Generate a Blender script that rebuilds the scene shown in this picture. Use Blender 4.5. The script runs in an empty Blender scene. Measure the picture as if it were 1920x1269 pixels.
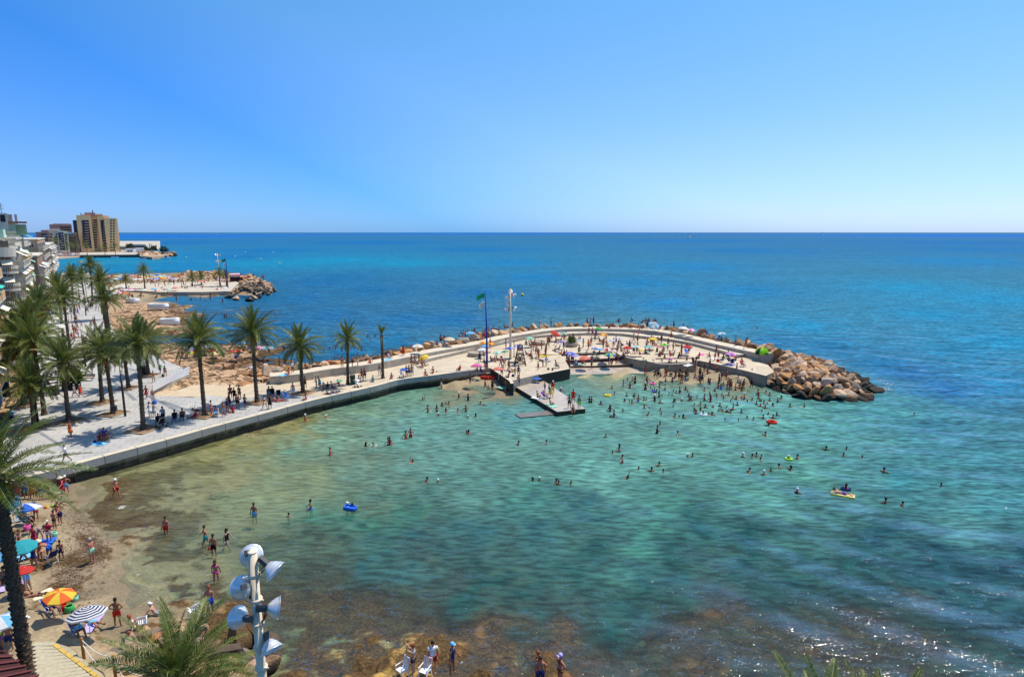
import bpy, bmesh, math, random
import numpy as np
from mathutils import Vector, Matrix, noise as mnoise

# camera, light, sky
SC = bpy.context.scene
COL = SC.collection
CAM_H = 23.0
FPX, CPX, CPY = 1150.0, 960.0, 634.5
TH = math.atan(199.5 / 1150)
cd = bpy.data.cameras.new('camera'); cam = bpy.data.objects.new('camera', cd); COL.objects.link(cam)
cam.location = (0, 0, CAM_H); cam.rotation_euler = (math.pi / 2 - TH, 0, 0)
cd.sensor_width = 36; cd.lens = 36 * FPX / 1920; cd.clip_start = 0.5; cd.clip_end = 60000
SC.camera = cam
SUN_EL, SUN_AZ = math.radians(65), math.radians(54)      # azimuth from +Y towards +X
w = bpy.data.worlds.new('World'); SC.world = w; w.use_nodes = True
nt = w.node_tree; nt.nodes.clear()
sky = nt.nodes.new('ShaderNodeTexSky'); sky.sky_type = 'NISHITA'; sky.sun_disc = False
sky.sun_elevation = SUN_EL; sky.sun_rotation = SUN_AZ
sky.altitude = 30; sky.air_density = 1.0; sky.dust_density = 0.1; sky.ozone_density = 4.0
def _n(t, **k):
    n = nt.nodes.new(t)
    for a, b in k.items(): setattr(n, a, b)
    return n
geo = _n('ShaderNodeTexCoord'); sep = _n('ShaderNodeSeparateXYZ'); nt.links.new(geo.outputs['Generated'], sep.inputs[0])
# clear summer air, zenith warmed to offset blue shade: the grade only depends on height above the horizon and on the angle from the sun
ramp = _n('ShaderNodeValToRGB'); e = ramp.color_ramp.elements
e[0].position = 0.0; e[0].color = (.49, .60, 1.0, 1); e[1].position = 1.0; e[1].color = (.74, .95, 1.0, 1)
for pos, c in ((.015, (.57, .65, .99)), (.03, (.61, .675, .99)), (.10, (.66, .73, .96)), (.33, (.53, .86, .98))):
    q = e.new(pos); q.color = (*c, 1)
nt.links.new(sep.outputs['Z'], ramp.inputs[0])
dot = _n('ShaderNodeVectorMath', operation='DOT_PRODUCT'); nt.links.new(geo.outputs['Generated'], dot.inputs[0])
dot.inputs[1].default_value = (math.sin(SUN_AZ) * math.cos(SUN_EL), math.cos(SUN_AZ) * math.cos(SUN_EL), math.sin(SUN_EL))
r2 = _n('ShaderNodeValToRGB'); e = r2.color_ramp.elements
e[0].position = 0.0; e[0].color = (.50, .72, .98, 1); e[1].position = .60; e[1].color = (1, 1, 1, 1)
for pos, c in ((.10, (.43, .70, .97)), (.22, (.33, .67, 1.0)), (.38, (.80, .92, 1))):
    q = e.new(pos); q.color = (*c, 1)
nt.links.new(dot.outputs['Value'], r2.inputs[0])
m1 = _n('ShaderNodeMix', data_type='RGBA', blend_type='MULTIPLY'); m1.inputs[0].default_value = 1
m2 = _n('ShaderNodeMix', data_type='RGBA', blend_type='MULTIPLY'); m2.inputs[0].default_value = 1
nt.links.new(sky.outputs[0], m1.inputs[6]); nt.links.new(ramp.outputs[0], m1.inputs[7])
nt.links.new(m1.outputs[2], m2.inputs[6]); nt.links.new(r2.outputs[0], m2.inputs[7])
bg = nt.nodes.new('ShaderNodeBackground'); bg.inputs[1].default_value = 0.15
wo = nt.nodes.new('ShaderNodeOutputWorld')
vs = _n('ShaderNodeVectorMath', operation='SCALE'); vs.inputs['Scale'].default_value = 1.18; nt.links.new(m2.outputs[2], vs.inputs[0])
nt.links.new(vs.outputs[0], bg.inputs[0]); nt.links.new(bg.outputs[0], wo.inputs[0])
sd = bpy.data.lights.new('sun', 'SUN'); sd.energy = 5.0; sd.angle = math.radians(0.53); sd.color = (1.0, 0.93, 0.82)
so = bpy.data.objects.new('sun', sd); COL.objects.link(so)
SDIR = Vector((math.sin(SUN_AZ) * math.cos(SUN_EL), math.cos(SUN_AZ) * math.cos(SUN_EL), math.sin(SUN_EL)))
so.rotation_euler = SDIR.to_track_quat('Z', 'Y').to_euler(); so.location = (60, 40, 80)
SC.view_settings.view_transform = 'Standard'; SC.view_settings.look = 'None'
SC.view_settings.exposure = 0.0; SC.view_settings.gamma = 1.0; SC.view_settings.use_curve_mapping = False
try:
    SC.cycles.max_bounces = 8; SC.cycles.transparent_max_bounces = 8; SC.cycles.sample_clamp_indirect = 6
    SC.cycles.caustics_reflective = False; SC.cycles.caustics_refractive = False
except Exception: pass

# survey helpers
def G(px, py, z=0.0):
    """ground point (metres) under a sight line measured in the photograph, on the level z"""
    u = (px - CPX) / FPX; v = (py - CPY) / FPX
    dy = math.cos(TH) - v * math.sin(TH); dz = -math.sin(TH) - v * math.cos(TH)
    t = (z - CAM_H) / dz
    return Vector((u * t, dy * t, z))
def AT(px, py, Y):
    """point on the same kind of sight line at forward distance Y"""
    u = (px - CPX) / FPX; v = (py - CPY) / FPX
    dy = math.cos(TH) - v * math.sin(TH); dz = -math.sin(TH) - v * math.cos(TH)
    t = Y / dy
    return Vector((u * t, Y, CAM_H + dz * t))
R = math.radians
rnd = random.Random(11)
def lin(c):
    return tuple((x / 255 / 12.92) if x / 255 <= .04045 else ((x / 255 + .055) / 1.055) ** 2.4 for x in c)

# object helpers
def tag(o, label=None, cat=None, group=None, kind=None):
    if label: o['label'] = label
    if cat: o['category'] = cat
    if group: o['group'] = group
    if kind: o['kind'] = kind
    return o
def empty(name, loc, rz=0, label=None, cat=None, group=None, kind=None):
    o = bpy.data.objects.new(name, None); COL.objects.link(o); o.location = loc; o.rotation_euler = (0, 0, rz)
    o.empty_display_size = .2
    return tag(o, label, cat, group, kind)
def link(name, data, parent=None, loc=None, rot=None, scale=None, color=None):
    o = bpy.data.objects.new(name, data); COL.objects.link(o)
    if parent is not None: o.parent = parent
    if loc is not None: o.location = loc
    if rot is not None: o.rotation_euler = rot
    if scale is not None: o.scale = (scale,) * 3 if isinstance(scale, (int, float)) else scale
    if color is not None: o.color = (*color[:3], 1)
    return o
def copy_tree(o, parent=None):
    c = o.copy(); COL.objects.link(c); c.parent = parent
    for ch in o.children: copy_tree(ch, c)
    return c

class MB:
    def __init__(s): s.v = []; s.f = []; s.mi = []; s.sm = []
    def add(s, vs, fs, mi=0, smooth=False, M=None):
        b = len(s.v)
        if M is not None: vs = [tuple(M @ Vector(p)) for p in vs]
        s.v += [tuple(p) for p in vs]
        for f in fs: s.f.append(tuple(b + i for i in f)); s.mi.append(mi); s.sm.append(smooth)
    def box(s, c, d, mi=0, rz=0, M=None):
        x, y, z = d[0] / 2, d[1] / 2, d[2] / 2
        cs, sn = math.cos(rz), math.sin(rz)
        vs = []
        for k in (-z, z):
            for i, j in ((-x, -y), (x, -y), (x, y), (-x, y)):
                vs.append((c[0] + i * cs - j * sn, c[1] + i * sn + j * cs, c[2] + k))
        s.add(vs, [(3, 2, 1, 0), (4, 5, 6, 7), (0, 1, 5, 4), (1, 2, 6, 5), (2, 3, 7, 6), (3, 0, 4, 7)], mi, False, M)
    def beam(s, a, b, w, h=None, mi=0):
        a, b = Vector(a), Vector(b); h = h or w
        d = (b - a).normalized(); up = Vector((0, 0, 1)) if abs(d.z) < .95 else Vector((0, 1, 0))
        x = d.cross(up).normalized() * w / 2; y = x.normalized().cross(d) * h / 2
        vs = [a - x - y, a + x - y, a + x + y, a - x + y, b - x - y, b + x - y, b + x + y, b - x + y]
        s.add(vs, [(3, 2, 1, 0), (4, 5, 6, 7), (0, 1, 5, 4), (1, 2, 6, 5), (2, 3, 7, 6), (3, 0, 4, 7)], mi)
    def tube(s, pts, rad, n=8, mi=0, smooth=True, caps=True, flat=1.0):
        pts = [Vector(p) for p in pts]; rad = rad if hasattr(rad, '__len__') else [rad] * len(pts)
        vs = []; prev = None
        for i, p in enumerate(pts):
            d = (pts[min(i + 1, len(pts) - 1)] - pts[max(i - 1, 0)]).normalized()
            if prev is None:
                up = Vector((0, 1, 0)) if abs(d.y) < .9 else Vector((1, 0, 0))
                x = (up - d * up.dot(d)).normalized()
            else: x = (prev - d * prev.dot(d)).normalized()
            prev = x; y = d.cross(x)
            for k in range(n):
                a = 2 * math.pi * k / n
                vs.append(p + (x * math.cos(a) * flat + y * math.sin(a)) * rad[i])
        fs = []
        for i in range(len(pts) - 1):
            for k in range(n):
                fs.append((i * n + k, i * n + (k + 1) % n, (i + 1) * n + (k + 1) % n, (i + 1) * n + k))
        if caps: fs += [tuple(range(n - 1, -1, -1)), tuple((len(pts) - 1) * n + k for k in range(n))]
        s.add(vs, fs, mi, smooth)
    def lathe(s, prof, n=16, c=(0, 0, 0), mi=0, smooth=True, M=None):
        vs = []; fs = []
        for r, z in prof:
            for k in range(n):
                a = 2 * math.pi * k / n
                vs.append((c[0] + r * math.cos(a), c[1] + r * math.sin(a), c[2] + z))
        for i in range(len(prof) - 1):
            for k in range(n):
                fs.append((i * n + k, i * n + (k + 1) % n, (i + 1) * n + (k + 1) % n, (i + 1) * n + k))
        s.add(vs, fs, mi, smooth, M)
    def ball(s, c, r, n=8, m=5, mi=0, sc=(1, 1, 1)):
        vs = []; fs = []
        for i in range(m + 1):
            t = math.pi * i / m
            for k in range(n):
                a = 2 * math.pi * k / n
                vs.append((c[0] + r * sc[0] * math.sin(t) * math.cos(a), c[1] + r * sc[1] * math.sin(t) * math.sin(a), c[2] + r * sc[2] * math.cos(t)))
        for i in range(m):
            for k in range(n): fs.append((i * n + k, (i + 1) * n + k, (i + 1) * n + (k + 1) % n, i * n + (k + 1) % n))
        s.add(vs, fs, mi, True)
    def prism(s, poly, z0, z1, mi=0, side_mi=None, top_only=False):
        poly = [Vector((p[0], p[1], 0)) for p in poly]
        from mathutils.geometry import tessellate_polygon
        tri = tessellate_polygon([poly]); n = len(poly)
        area = sum(poly[i].x * poly[(i + 1) % n].y - poly[(i + 1) % n].x * poly[i].y for i in range(n))
        b = len(s.v)
        s.v += [(p.x, p.y, z1) for p in poly] + [(p.x, p.y, z0) for p in poly]
        for t in tri:
            a, bb, c = t
            nz = (poly[bb] - poly[a]).cross(poly[c] - poly[a]).z
            if nz < 0: a, c = c, a
            s.f.append((b + a, b + bb, b + c)); s.mi.append(mi); s.sm.append(False)
            if not top_only: s.f.append((b + n + c, b + n + bb, b + n + a)); s.mi.append(mi if side_mi is None else side_mi); s.sm.append(False)
        for i in range(n):
            j = (i + 1) % n
            f = (b + i, b + n + i, b + n + j, b + j) if area > 0 else (b + j, b + n + j, b + n + i, b + i)
            s.f.append(f); s.mi.append(mi if side_mi is None else side_mi); s.sm.append(False)
    def mesh(s, name, mats):
        me = bpy.data.meshes.new(name)
        me.from_pydata(s.v, [], s.f)
        if not isinstance(mats, (list, tuple)): mats = [mats]
        for m in mats: me.materials.append(m)
        me.polygons.foreach_set('material_index', s.mi); me.polygons.foreach_set('use_smooth', s.sm); me.update()
        return me
    def build(s, name, mats, parent=None, **kw):
        return link(name, s.mesh(name, mats), parent, **kw)

# materials
def nmat(name):
    m = bpy.data.materials.new(name); m.use_nodes = True; t = m.node_tree
    return m, t, t.nodes['Principled BSDF'], t.nodes['Material Output']
def N(t, typ, **kw):
    n = t.nodes.new(typ)
    for k, v in kw.items():
        if k.startswith('i_'):
            key = k[2:]; n.inputs[int(key) if key.isdigit() else key.replace('_', ' ')].default_value = v
        else: setattr(n, k, v)
    return n
MC = {}
def mat(name, col, rough=.7, vary=.12, scale=3.0, bump=0.0, metal=0.0, grain=None, objcol=False, spec=.3, scale2=None, space='pos', strength=.4):
    """procedural material: base colour with two noises of wear, optional relief"""
    if name in MC: return MC[name]
    m, t, p, o = nmat(name); L = t.links.new
    if space == 'pos': g = N(t, 'ShaderNodeNewGeometry').outputs['Position']
    else: g = N(t, 'ShaderNodeTexCoord').outputs['Object']
    n1 = N(t, 'ShaderNodeTexNoise', i_Scale=scale, i_Detail=5.0, i_Roughness=.6); L(g, n1.inputs['Vector'])
    n2 = N(t, 'ShaderNodeTexNoise', i_Scale=scale2 or scale * 9, i_Detail=3.0); L(g, n2.inputs['Vector'])
    a = N(t, 'ShaderNodeMath', operation='ADD'); L(n1.outputs[0], a.inputs[0]); L(n2.outputs[0], a.inputs[1])
    mr = N(t, 'ShaderNodeMapRange'); mr.inputs[1].default_value = .7; mr.inputs[2].default_value = 1.3
    mr.inputs[3].default_value = 1 - vary; mr.inputs[4].default_value = 1 + vary; L(a.outputs[0], mr.inputs[0])
    mx = N(t, 'ShaderNodeMix', data_type='RGBA', blend_type='MULTIPLY'); mx.inputs[0].default_value = 1
    if objcol: L(N(t, 'ShaderNodeObjectInfo').outputs['Color'], mx.inputs[6])
    else: mx.inputs[6].default_value = (*col, 1)
    L(mr.outputs[0], mx.inputs[7])
    L(mx.outputs[2], p.inputs['Base Color'])
    p.inputs['Roughness'].default_value = rough; p.inputs['Metallic'].default_value = metal
    p.inputs['Specular IOR Level'].default_value = spec
    if bump:
        b = N(t, 'ShaderNodeBump', i_Strength=strength, i_Distance=bump); L(a.outputs[0], b.inputs['Height']); L(b.outputs[0], p.inputs['Normal'])
    MC[name] = m; return m
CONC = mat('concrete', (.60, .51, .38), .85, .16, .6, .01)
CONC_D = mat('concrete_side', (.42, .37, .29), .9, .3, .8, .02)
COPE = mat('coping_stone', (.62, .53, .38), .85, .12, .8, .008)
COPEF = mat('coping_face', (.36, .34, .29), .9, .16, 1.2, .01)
WHITE = mat('white_paint', (.78, .77, .73), .6, .06, 1.5)
PLAST = mat('white_plastic', (.8, .8, .8), .4, .03, 2)
DARKM = mat('dark_metal', (.03, .03, .035), .5, .15, 4, metal=.3)
GALV = mat('galvanised_steel', (.80, .64, .45), .75, .12, 3)
WOODD = mat('dark_wood', (.07, .045, .03), .8, .3, 5, .01)
WOODL = mat('weathered_wood', (.38, .27, .16), .85, .25, 5, .01)
TRUNK = mat('palm_bark', (.12, .085, .055), .95, .5, 6, .05, strength=.9)
DATE = mat('ripe_dates', (.55, .19, .03), .6, .3, 8)
SOIL = mat('reddish_soil', (.26, .15, .08), .95, .3, 3, .02)
CLOTH = mat('cloth', (1, 1, 1), .85, .10, 9, objcol=True, spec=.1)
SKIN = mat('skin', (1, 1, 1), .55, .08, 8, objcol=True, spec=.3)
HAIRM = mat('hair', (.03, .02, .015), .6, .3, 20, objcol=True)
GLASS = mat('window_glass', (.03, .04, .06), .15, .3, 1, spec=.6)
ROCK_N = None
PZ = 1.7       # level of the promenade and of the plaza
def h2(ix, iy, s):
    n = (ix * 374761393 + iy * 668265263 + s * 974634777) & 0xffffffff
    n = ((n ^ (n >> 13)) * 1274126177) & 0xffffffff
    return ((n ^ (n >> 16)) & 0xffff) / 65535.0
def vnoise(x, y, s=0):
    ix = np.floor(x).astype(np.int64); iy = np.floor(y).astype(np.int64)
    fx = x - ix; fy = y - iy; fx = fx * fx * (3 - 2 * fx); fy = fy * fy * (3 - 2 * fy)
    a = h2(ix, iy, s); b = h2(ix + 1, iy, s); c = h2(ix, iy + 1, s); d = h2(ix + 1, iy + 1, s)
    return (a + (b - a) * fx) * (1 - fy) + (c + (d - c) * fx) * fy - .5
def fbm(x, y, o=4, s=0):
    r = np.zeros_like(x); a = 1.0
    for i in range(o): r += a * vnoise(x * 2 ** i + 17 * i, y * 2 ** i - 9 * i, s + i); a *= .5
    return r
def idw(cx, cv, qx, power=3.0):
    """cx (n,2) controls, cv (n,k) values, qx (m,2)"""
    out = np.empty((len(qx), cv.shape[1]))
    for i in range(0, len(qx), 20000):
        q = qx[i:i + 20000]
        d = (q[:, None, 0] - cx[None, :, 0]) ** 2 + (q[:, None, 1] - cx[None, :, 1]) ** 2 + 2e-5
        wgt = d ** (-power / 2)
        out[i:i + 20000] = (wgt @ cv) / wgt.sum(1)[:, None]
    return out
def polar(x, y):
    return np.stack([np.arctan2(x, y), np.log(np.hypot(x, y)) * .55], -1)
def warped(x, y, k):
    q = polar(x, y); r = np.hypot(x, y) + 1; q[..., 0] += k * fbm(x / 3.2, y / 3.2, 3, 71) * 2.2 / r; q[..., 1] += k * fbm(x / 3.2, y / 3.2, 3, 83) * 2.4 / r; return q
def grid_mesh(X, Y, Z, attrs, keep=None, smooth=True, name='grid'):
    """mesh from a rectangular array of points; keep = boolean per face"""
    nr, na = X.shape
    idx = np.arange(nr * na).reshape(nr, na)
    f = np.stack([idx[:-1, :-1], idx[:-1, 1:], idx[1:, 1:], idx[1:, :-1]], -1).reshape(-1, 4)
    f = f[:, ::-1]
    if keep is not None: f = f[keep.reshape(-1)]
    used = np.unique(f); remap = np.full(nr * na, -1); remap[used] = np.arange(len(used)); f = remap[f]
    co = np.stack([X, Y, Z], -1).reshape(-1, 3)[used]
    me = bpy.data.meshes.new(name)
    me.vertices.add(len(co)); me.vertices.foreach_set('co', co.astype(np.float32).ravel())
    me.loops.add(f.size); me.loops.foreach_set('vertex_index', f.astype(np.int32).ravel())
    me.polygons.add(len(f)); me.polygons.foreach_set('loop_start', np.arange(0, f.size, 4, dtype=np.int32))
    me.polygons.foreach_set('loop_total', np.full(len(f), 4, np.int32))
    me.polygons.foreach_set('use_smooth', np.full(len(f), smooth))
    me.update(calc_edges=True)
    for k, a in attrs.items():
        if a.ndim == 3 or a.shape[-1] in (3, 4) and a.ndim > 2:
            at = me.attributes.new(k, 'FLOAT_COLOR', 'POINT'); c = a.reshape(-1, a.shape[-1])[used]
            if c.shape[1] == 3: c = np.concatenate([c, np.ones((len(c), 1))], 1)
            at.data.foreach_set('color', c.astype(np.float32).ravel())
        else:
            at = me.attributes.new(k, 'FLOAT', 'POINT'); at.data.foreach_set('value', a.reshape(-1)[used].astype(np.float32))
    return me

# zones: colour (linear), ruggedness, weed
ZN = dict(sand=((.36, .275, .165), 0, .0), weeds=((.30, .22, .14), .1, .45), wet=((.20, .155, .095), 0, .05), pale=((.58, .45, .29), 0, 0),
          gold=((.50, .30, .08), .42, .50), tan=((.60, .38, .22), 1.2, .30), tand=((.28, .16, .09), 1.3, .55), brown=((.24, .11, .035), .7, .70),
          bed=((.46, .40, .22), .1, .0), dark=((.34, .30, .18), .2, .95), green=((.24, .31, .15), .5, .55), deep=((.06, .10, .08), .3, .5))
T = []
def tz(z, zone, *pts):
    for p in pts: T.append((p[0], p[1], z, zone))
tz(1.0, 'sand', (30, 950), (20, 1060), (60, 1110), (0, 1000), (60, 1010), (100, 1130), (60, 1180)); tz(1.3, 'sand', (60, 1240), (120, 1230), (0, 1290), (180, 1240))
tz(.6, 'sand', (100, 1000), (90, 950), (160, 1160), (140, 1120)); tz(.35, 'weeds', (130, 1030), (150, 1000), (120, 1080), (160, 1070), (110, 1120), (125, 975))
tz(.12, 'wet', (140, 930), (145, 965), (190, 1110), (210, 1150), (240, 1165), (180, 1080), (125, 905)); tz(.5, 'weeds', (150, 1040)); tz(.25, 'weeds', (165, 985), (178, 1020), (185, 1045))
tz(0, 'wet', (175, 905), (182, 935), (165, 960), (190, 985), (195, 1015), (212, 1055), (222, 1095), (262, 1130), (290, 1145))
tz(-.12, 'wet', (235, 1100), (215, 1000), (240, 1060), (180, 900)); tz(-.2, 'dark', (205, 945), (215, 985), (205, 925))
tz(-.35, 'bed', (280, 1040), (350, 1060), (270, 1090), (330, 950), (300, 870), (250, 875)); tz(-.35, 'dark', (250, 900), (310, 890), (245, 955), (290, 985), (300, 1000), (330, 900), (240, 1000), (345, 1010), (270, 930))
tz(-.6, 'bed', (400, 1000), (420, 900), (400, 850), (420, 1060), (360, 910)); tz(-.4, 'dark', (365, 1035), (370, 875)); tz(-.3, 'green', (330, 1105), (400, 1110), (480, 1120), (220, 872), (330, 838))
tz(-.8, 'bed', (460, 960), (440, 900), (500, 930)); tz(-1.1, 'bed', (540, 960), (520, 870), (600, 820), (700, 770), (480, 1000), (820, 745)); tz(-1.6, 'bed', (650, 920), (760, 850), (800, 780), (900, 800), (960, 850), (1100, 820))
tz(-1.8, 'bed', (1000, 880), (1200, 830), (1300, 880), (1400, 800), (1500, 850)); tz(-2.0, 'green', (700, 1010), (1000, 960), (850, 1000), (1250, 980))
tz(-1.2, 'bed', (1150, 735), (1250, 735), (1330, 745), (1080, 720)); tz(-.8, 'bed', (1400, 735), (1200, 715), (1280, 715), (820, 740), (900, 745), (1120, 706))
tz(0, 'wet', (835, 724), (880, 733), (925, 736), (955, 733), (1215, 703), (1260, 703), (1300, 706), (1350, 713), (1400, 719), (1425, 724))
tz(.8, 'sand', (860, 703), (900, 706), (915, 698)); tz(1.4, 'sand', (1235, 684), (1290, 684), (1320, 682), (1350, 688), (1385, 696)); tz(.9, 'sand', (1260, 692), (1330, 693), (1395, 704)); tz(.55, 'sand', (930, 710), (1240, 692), (1290, 694), (1330, 697), (1380, 706)); tz(.25, 'sand', (880, 720), (930, 722), (1320, 702), (1260, 696), (1370, 711), (830, 716))
tz(.4, 'sand', (1100, 695), (1160, 693)); tz(-.2, 'bed', (1130, 700), (1100, 703), (1180, 700))
# rocks below the camera
tz(.42, 'gold', (520, 1262), (580, 1262), (660, 1254), (740, 1254), (940, 1266), (820, 1268), (540, 1265), (620, 1250), (700, 1262), (850, 1262), (780, 1255), (900, 1258), (620, 1290), (1000, 1300), (300, 1290)); tz(.2, 'brown', (960, 1250), (1000, 1262), (920, 1262))
tz(-.04, 'brown', (560, 1235), (700, 1235), (880, 1238), (1010, 1245), (1060, 1262)); tz(-.3, 'brown', (600, 1222), (900, 1200), (1000, 1180), (1040, 1172), (940, 1190), (1100, 1265), (1200, 1262))
tz(-.4, 'brown', (1320, 1180), (1330, 1230), (1400, 1200), (1450, 1230), (1550, 1240), (1500, 1170), (1600, 1170), (1330, 1150), (1700, 1250), (1640, 1210), (1450, 1175), (1280, 1265), (1170, 1240))
tz(-.45, 'green', (560, 1180), (650, 1200), (1000, 1215), (1040, 1230), (560, 1200), (760, 1215), (520, 1215), (1250, 1235), (960, 1225)); tz(-.8, 'dark', (540, 1100), (640, 1110), (700, 1150), (620, 1150), (760, 1180), (600, 1070), (480, 1060), (820, 1150), (720, 1110), (860, 1180))
tz(-.5, 'brown', (500, 1140), (440, 1140), (880, 1130), (780, 1130)); tz(-1.3, 'green', (700, 1060), (900, 1100), (1080, 1130), (850, 1060), (1500, 1110), (1240, 1190)); tz(-2.2, 'green', (1200, 1080), (1000, 1050), (1150, 1170), (1200, 1140))
tz(-.9, 'brown', (1440, 1110), (1480, 1120), (1800, 1165), (1720, 1190), (1830, 1200), (1000, 1150)); tz(-2.8, 'deep', (1400, 1030), (1600, 1080), (1800, 1100), (1900, 1150), (1600, 1130), (1900, 1240), (1800, 1000), (1650, 980))
tz(.9, 'brown', (420, 1200), (450, 1230), (400, 1180)); tz(.8, 'tan', (260, 1215), (320, 1230), (370, 1260), (420, 1265), (240, 1200), (450, 1262)); tz(.1, 'brown', (430, 1150), (470, 1190), (370, 1150)); tz(0.1, 'wet', (300, 1150))
# open sea
tz(-3.5, 'deep', (1700, 800), (1650, 850), (1900, 900), (1750, 740), (1550, 640), (1400, 600), (1200, 590), (1000, 590), (850, 610), (700, 640), (620, 650)); tz(-6, 'deep', (1900, 600), (1500, 560), (1000, 540), (700, 560), (600, 540), (500, 570), (560, 470), (900, 470), (1400, 480), (1900, 480))
tz(-1.0, 'deep', (1500, 670), (1600, 690), (1580, 740), (1480, 730), (1300, 612), (800, 640)); tz(-.6, 'brown', (560, 680), (620, 675), (520, 675), (680, 668))
# rocky foreshore to the west of the plaza
tz(1.3, 'tan', (240, 600), (250, 575), (300, 585), (310, 610), (230, 640), (220, 565), (270, 610)); tz(.8, 'tan', (330, 595), (340, 615), (300, 570)); tz(.1, 'tand', (350, 600), (365, 615), (340, 588), (375, 628), (320, 575)); tz(.4, 'tand', (330, 628), (350, 630))
tz(-.6, 'brown', (400, 600), (420, 620), (410, 638), (300, 641), (320, 642), (280, 640), (340, 640), (400, 640)); tz(.9, 'tan', (310, 655), (340, 660), (380, 655), (440, 650), (400, 670), (450, 665), (480, 655)); tz(1.2, 'tan', (340, 690), (380, 685), (420, 695), (300, 670), (350, 715), (400, 705), (290, 690), (440, 705))
tz(1.3, 'tan', (370, 722), (430, 722)); tz(.5, 'tand', (480, 672), (500, 660), (450, 685), (470, 682)); tz(.1, 'tand', (515, 664), (505, 675), (525, 656)); tz(-.5, 'brown', (500, 683), (535, 665), (540, 640), (500, 640), (460, 633), (430, 632)); tz(.8, 'tan', (480, 700), (520, 692), (470, 720)); tz(.7, 'brown', (560, 690), (620, 683), (700, 672), (780, 655), (540, 697))
tz(1.3, 'pale', (330, 745), (380, 735), (300, 745), (420, 735))
# second bay
tz(.6, 'sand', (230, 555), (260, 550), (320, 546), (400, 546), (250, 562)); tz(0, 'wet', (285, 563), (330, 554), (400, 552), (430, 553)); tz(-.7, 'bed', (320, 565), (360, 570), (430, 560), (380, 585), (420, 575)); tz(.6, 'sand', (200, 545), (180, 560), (205, 575))
tz(.9, 'sand', (200, 525), (240, 526), (300, 522), (360, 525), (340, 528), (260, 520), (180, 530)); tz(0, 'wet', (200, 516), (240, 517), (300, 516)); tz(-1.2, 'bed', (230, 508), (280, 506), (200, 500)); tz(.8, 'tan', (360, 518), (440, 520), (480, 530), (470, 545), (420, 545), (390, 530))
tz(-3, 'deep', (560, 530), (520, 510), (400, 500), (300, 490), (200, 487), (540, 560)); tz(-1.5, 'bed', (150, 486), (120, 490), (180, 484)); tz(1, 'sand', (100, 482), (130, 480), (60, 485)); tz(-2.5, 'deep', (340, 480), (260, 484))
tc = np.array([tuple(G(p[0], p[1], min(p[2], 0) if p[2] < 0 else p[2]))[:2] for p in T])
tv = np.array([[p[2], ZN[p[3]][1], ZN[p[3]][2], *ZN[p[3]][0]] for p in T])
tq = polar(tc[:, 0], tc[:, 1])

NA, NR = 620, 640
az = np.radians(np.linspace(-52, 46, NA)); rr = np.exp(np.linspace(math.log(17), math.log(560), NR))
A_, R_ = np.meshgrid(az, rr); X_ = R_ * np.sin(A_); Y_ = R_ * np.cos(A_)
tv_ = idw(tq, tv, warped(X_, Y_, 1.0).reshape(-1, 2), 2.6).reshape(NR, NA, 6)
rug = np.clip(tv_[..., 1], 0, 1.3)
step = np.clip(R_ / 60, .35, 3)
Zt = tv_[..., 0] + rug * (fbm(X_ / 3.3, Y_ / 3.3, 4, 5) * .55 + np.abs(fbm(X_ / 1.1, Y_ / 1.1, 3, 9)) * .35 - .08) + fbm(X_ / 6, Y_ / 6, 2, 2) * .06 + fbm(X_ / .7, Y_ / .7, 2, 31) * .03
# ledges of the rock shelf
led = np.floor(Zt / .22) * .22 + .22 * np.clip((Zt / .22 % 1) * 3 - 1, 0, 1)
Zt = np.where((rug > .5) & (Zt > 0.05), led * .7 + Zt * .3, Zt)
fc = lambda a: (a[:-1, :-1] + a[1:, 1:] + a[:-1, 1:] + a[1:, :-1]) / 4
fx, fy, fz = fc(X_), fc(Y_), fc(Zt)
land = fz > -.03
m_cove = land & (fy < 62) & (fx < -13) & (fc(rug) < .45)
m_rock = land & (fy < 62) & ~m_cove
m_plaza = land & (fy >= 62) & (fx > -24) & (fy < 140)
m_fore = land & (fy >= 62) & ~m_plaza & (fy < 175)
m_far = land & (fy >= 175)

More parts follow.
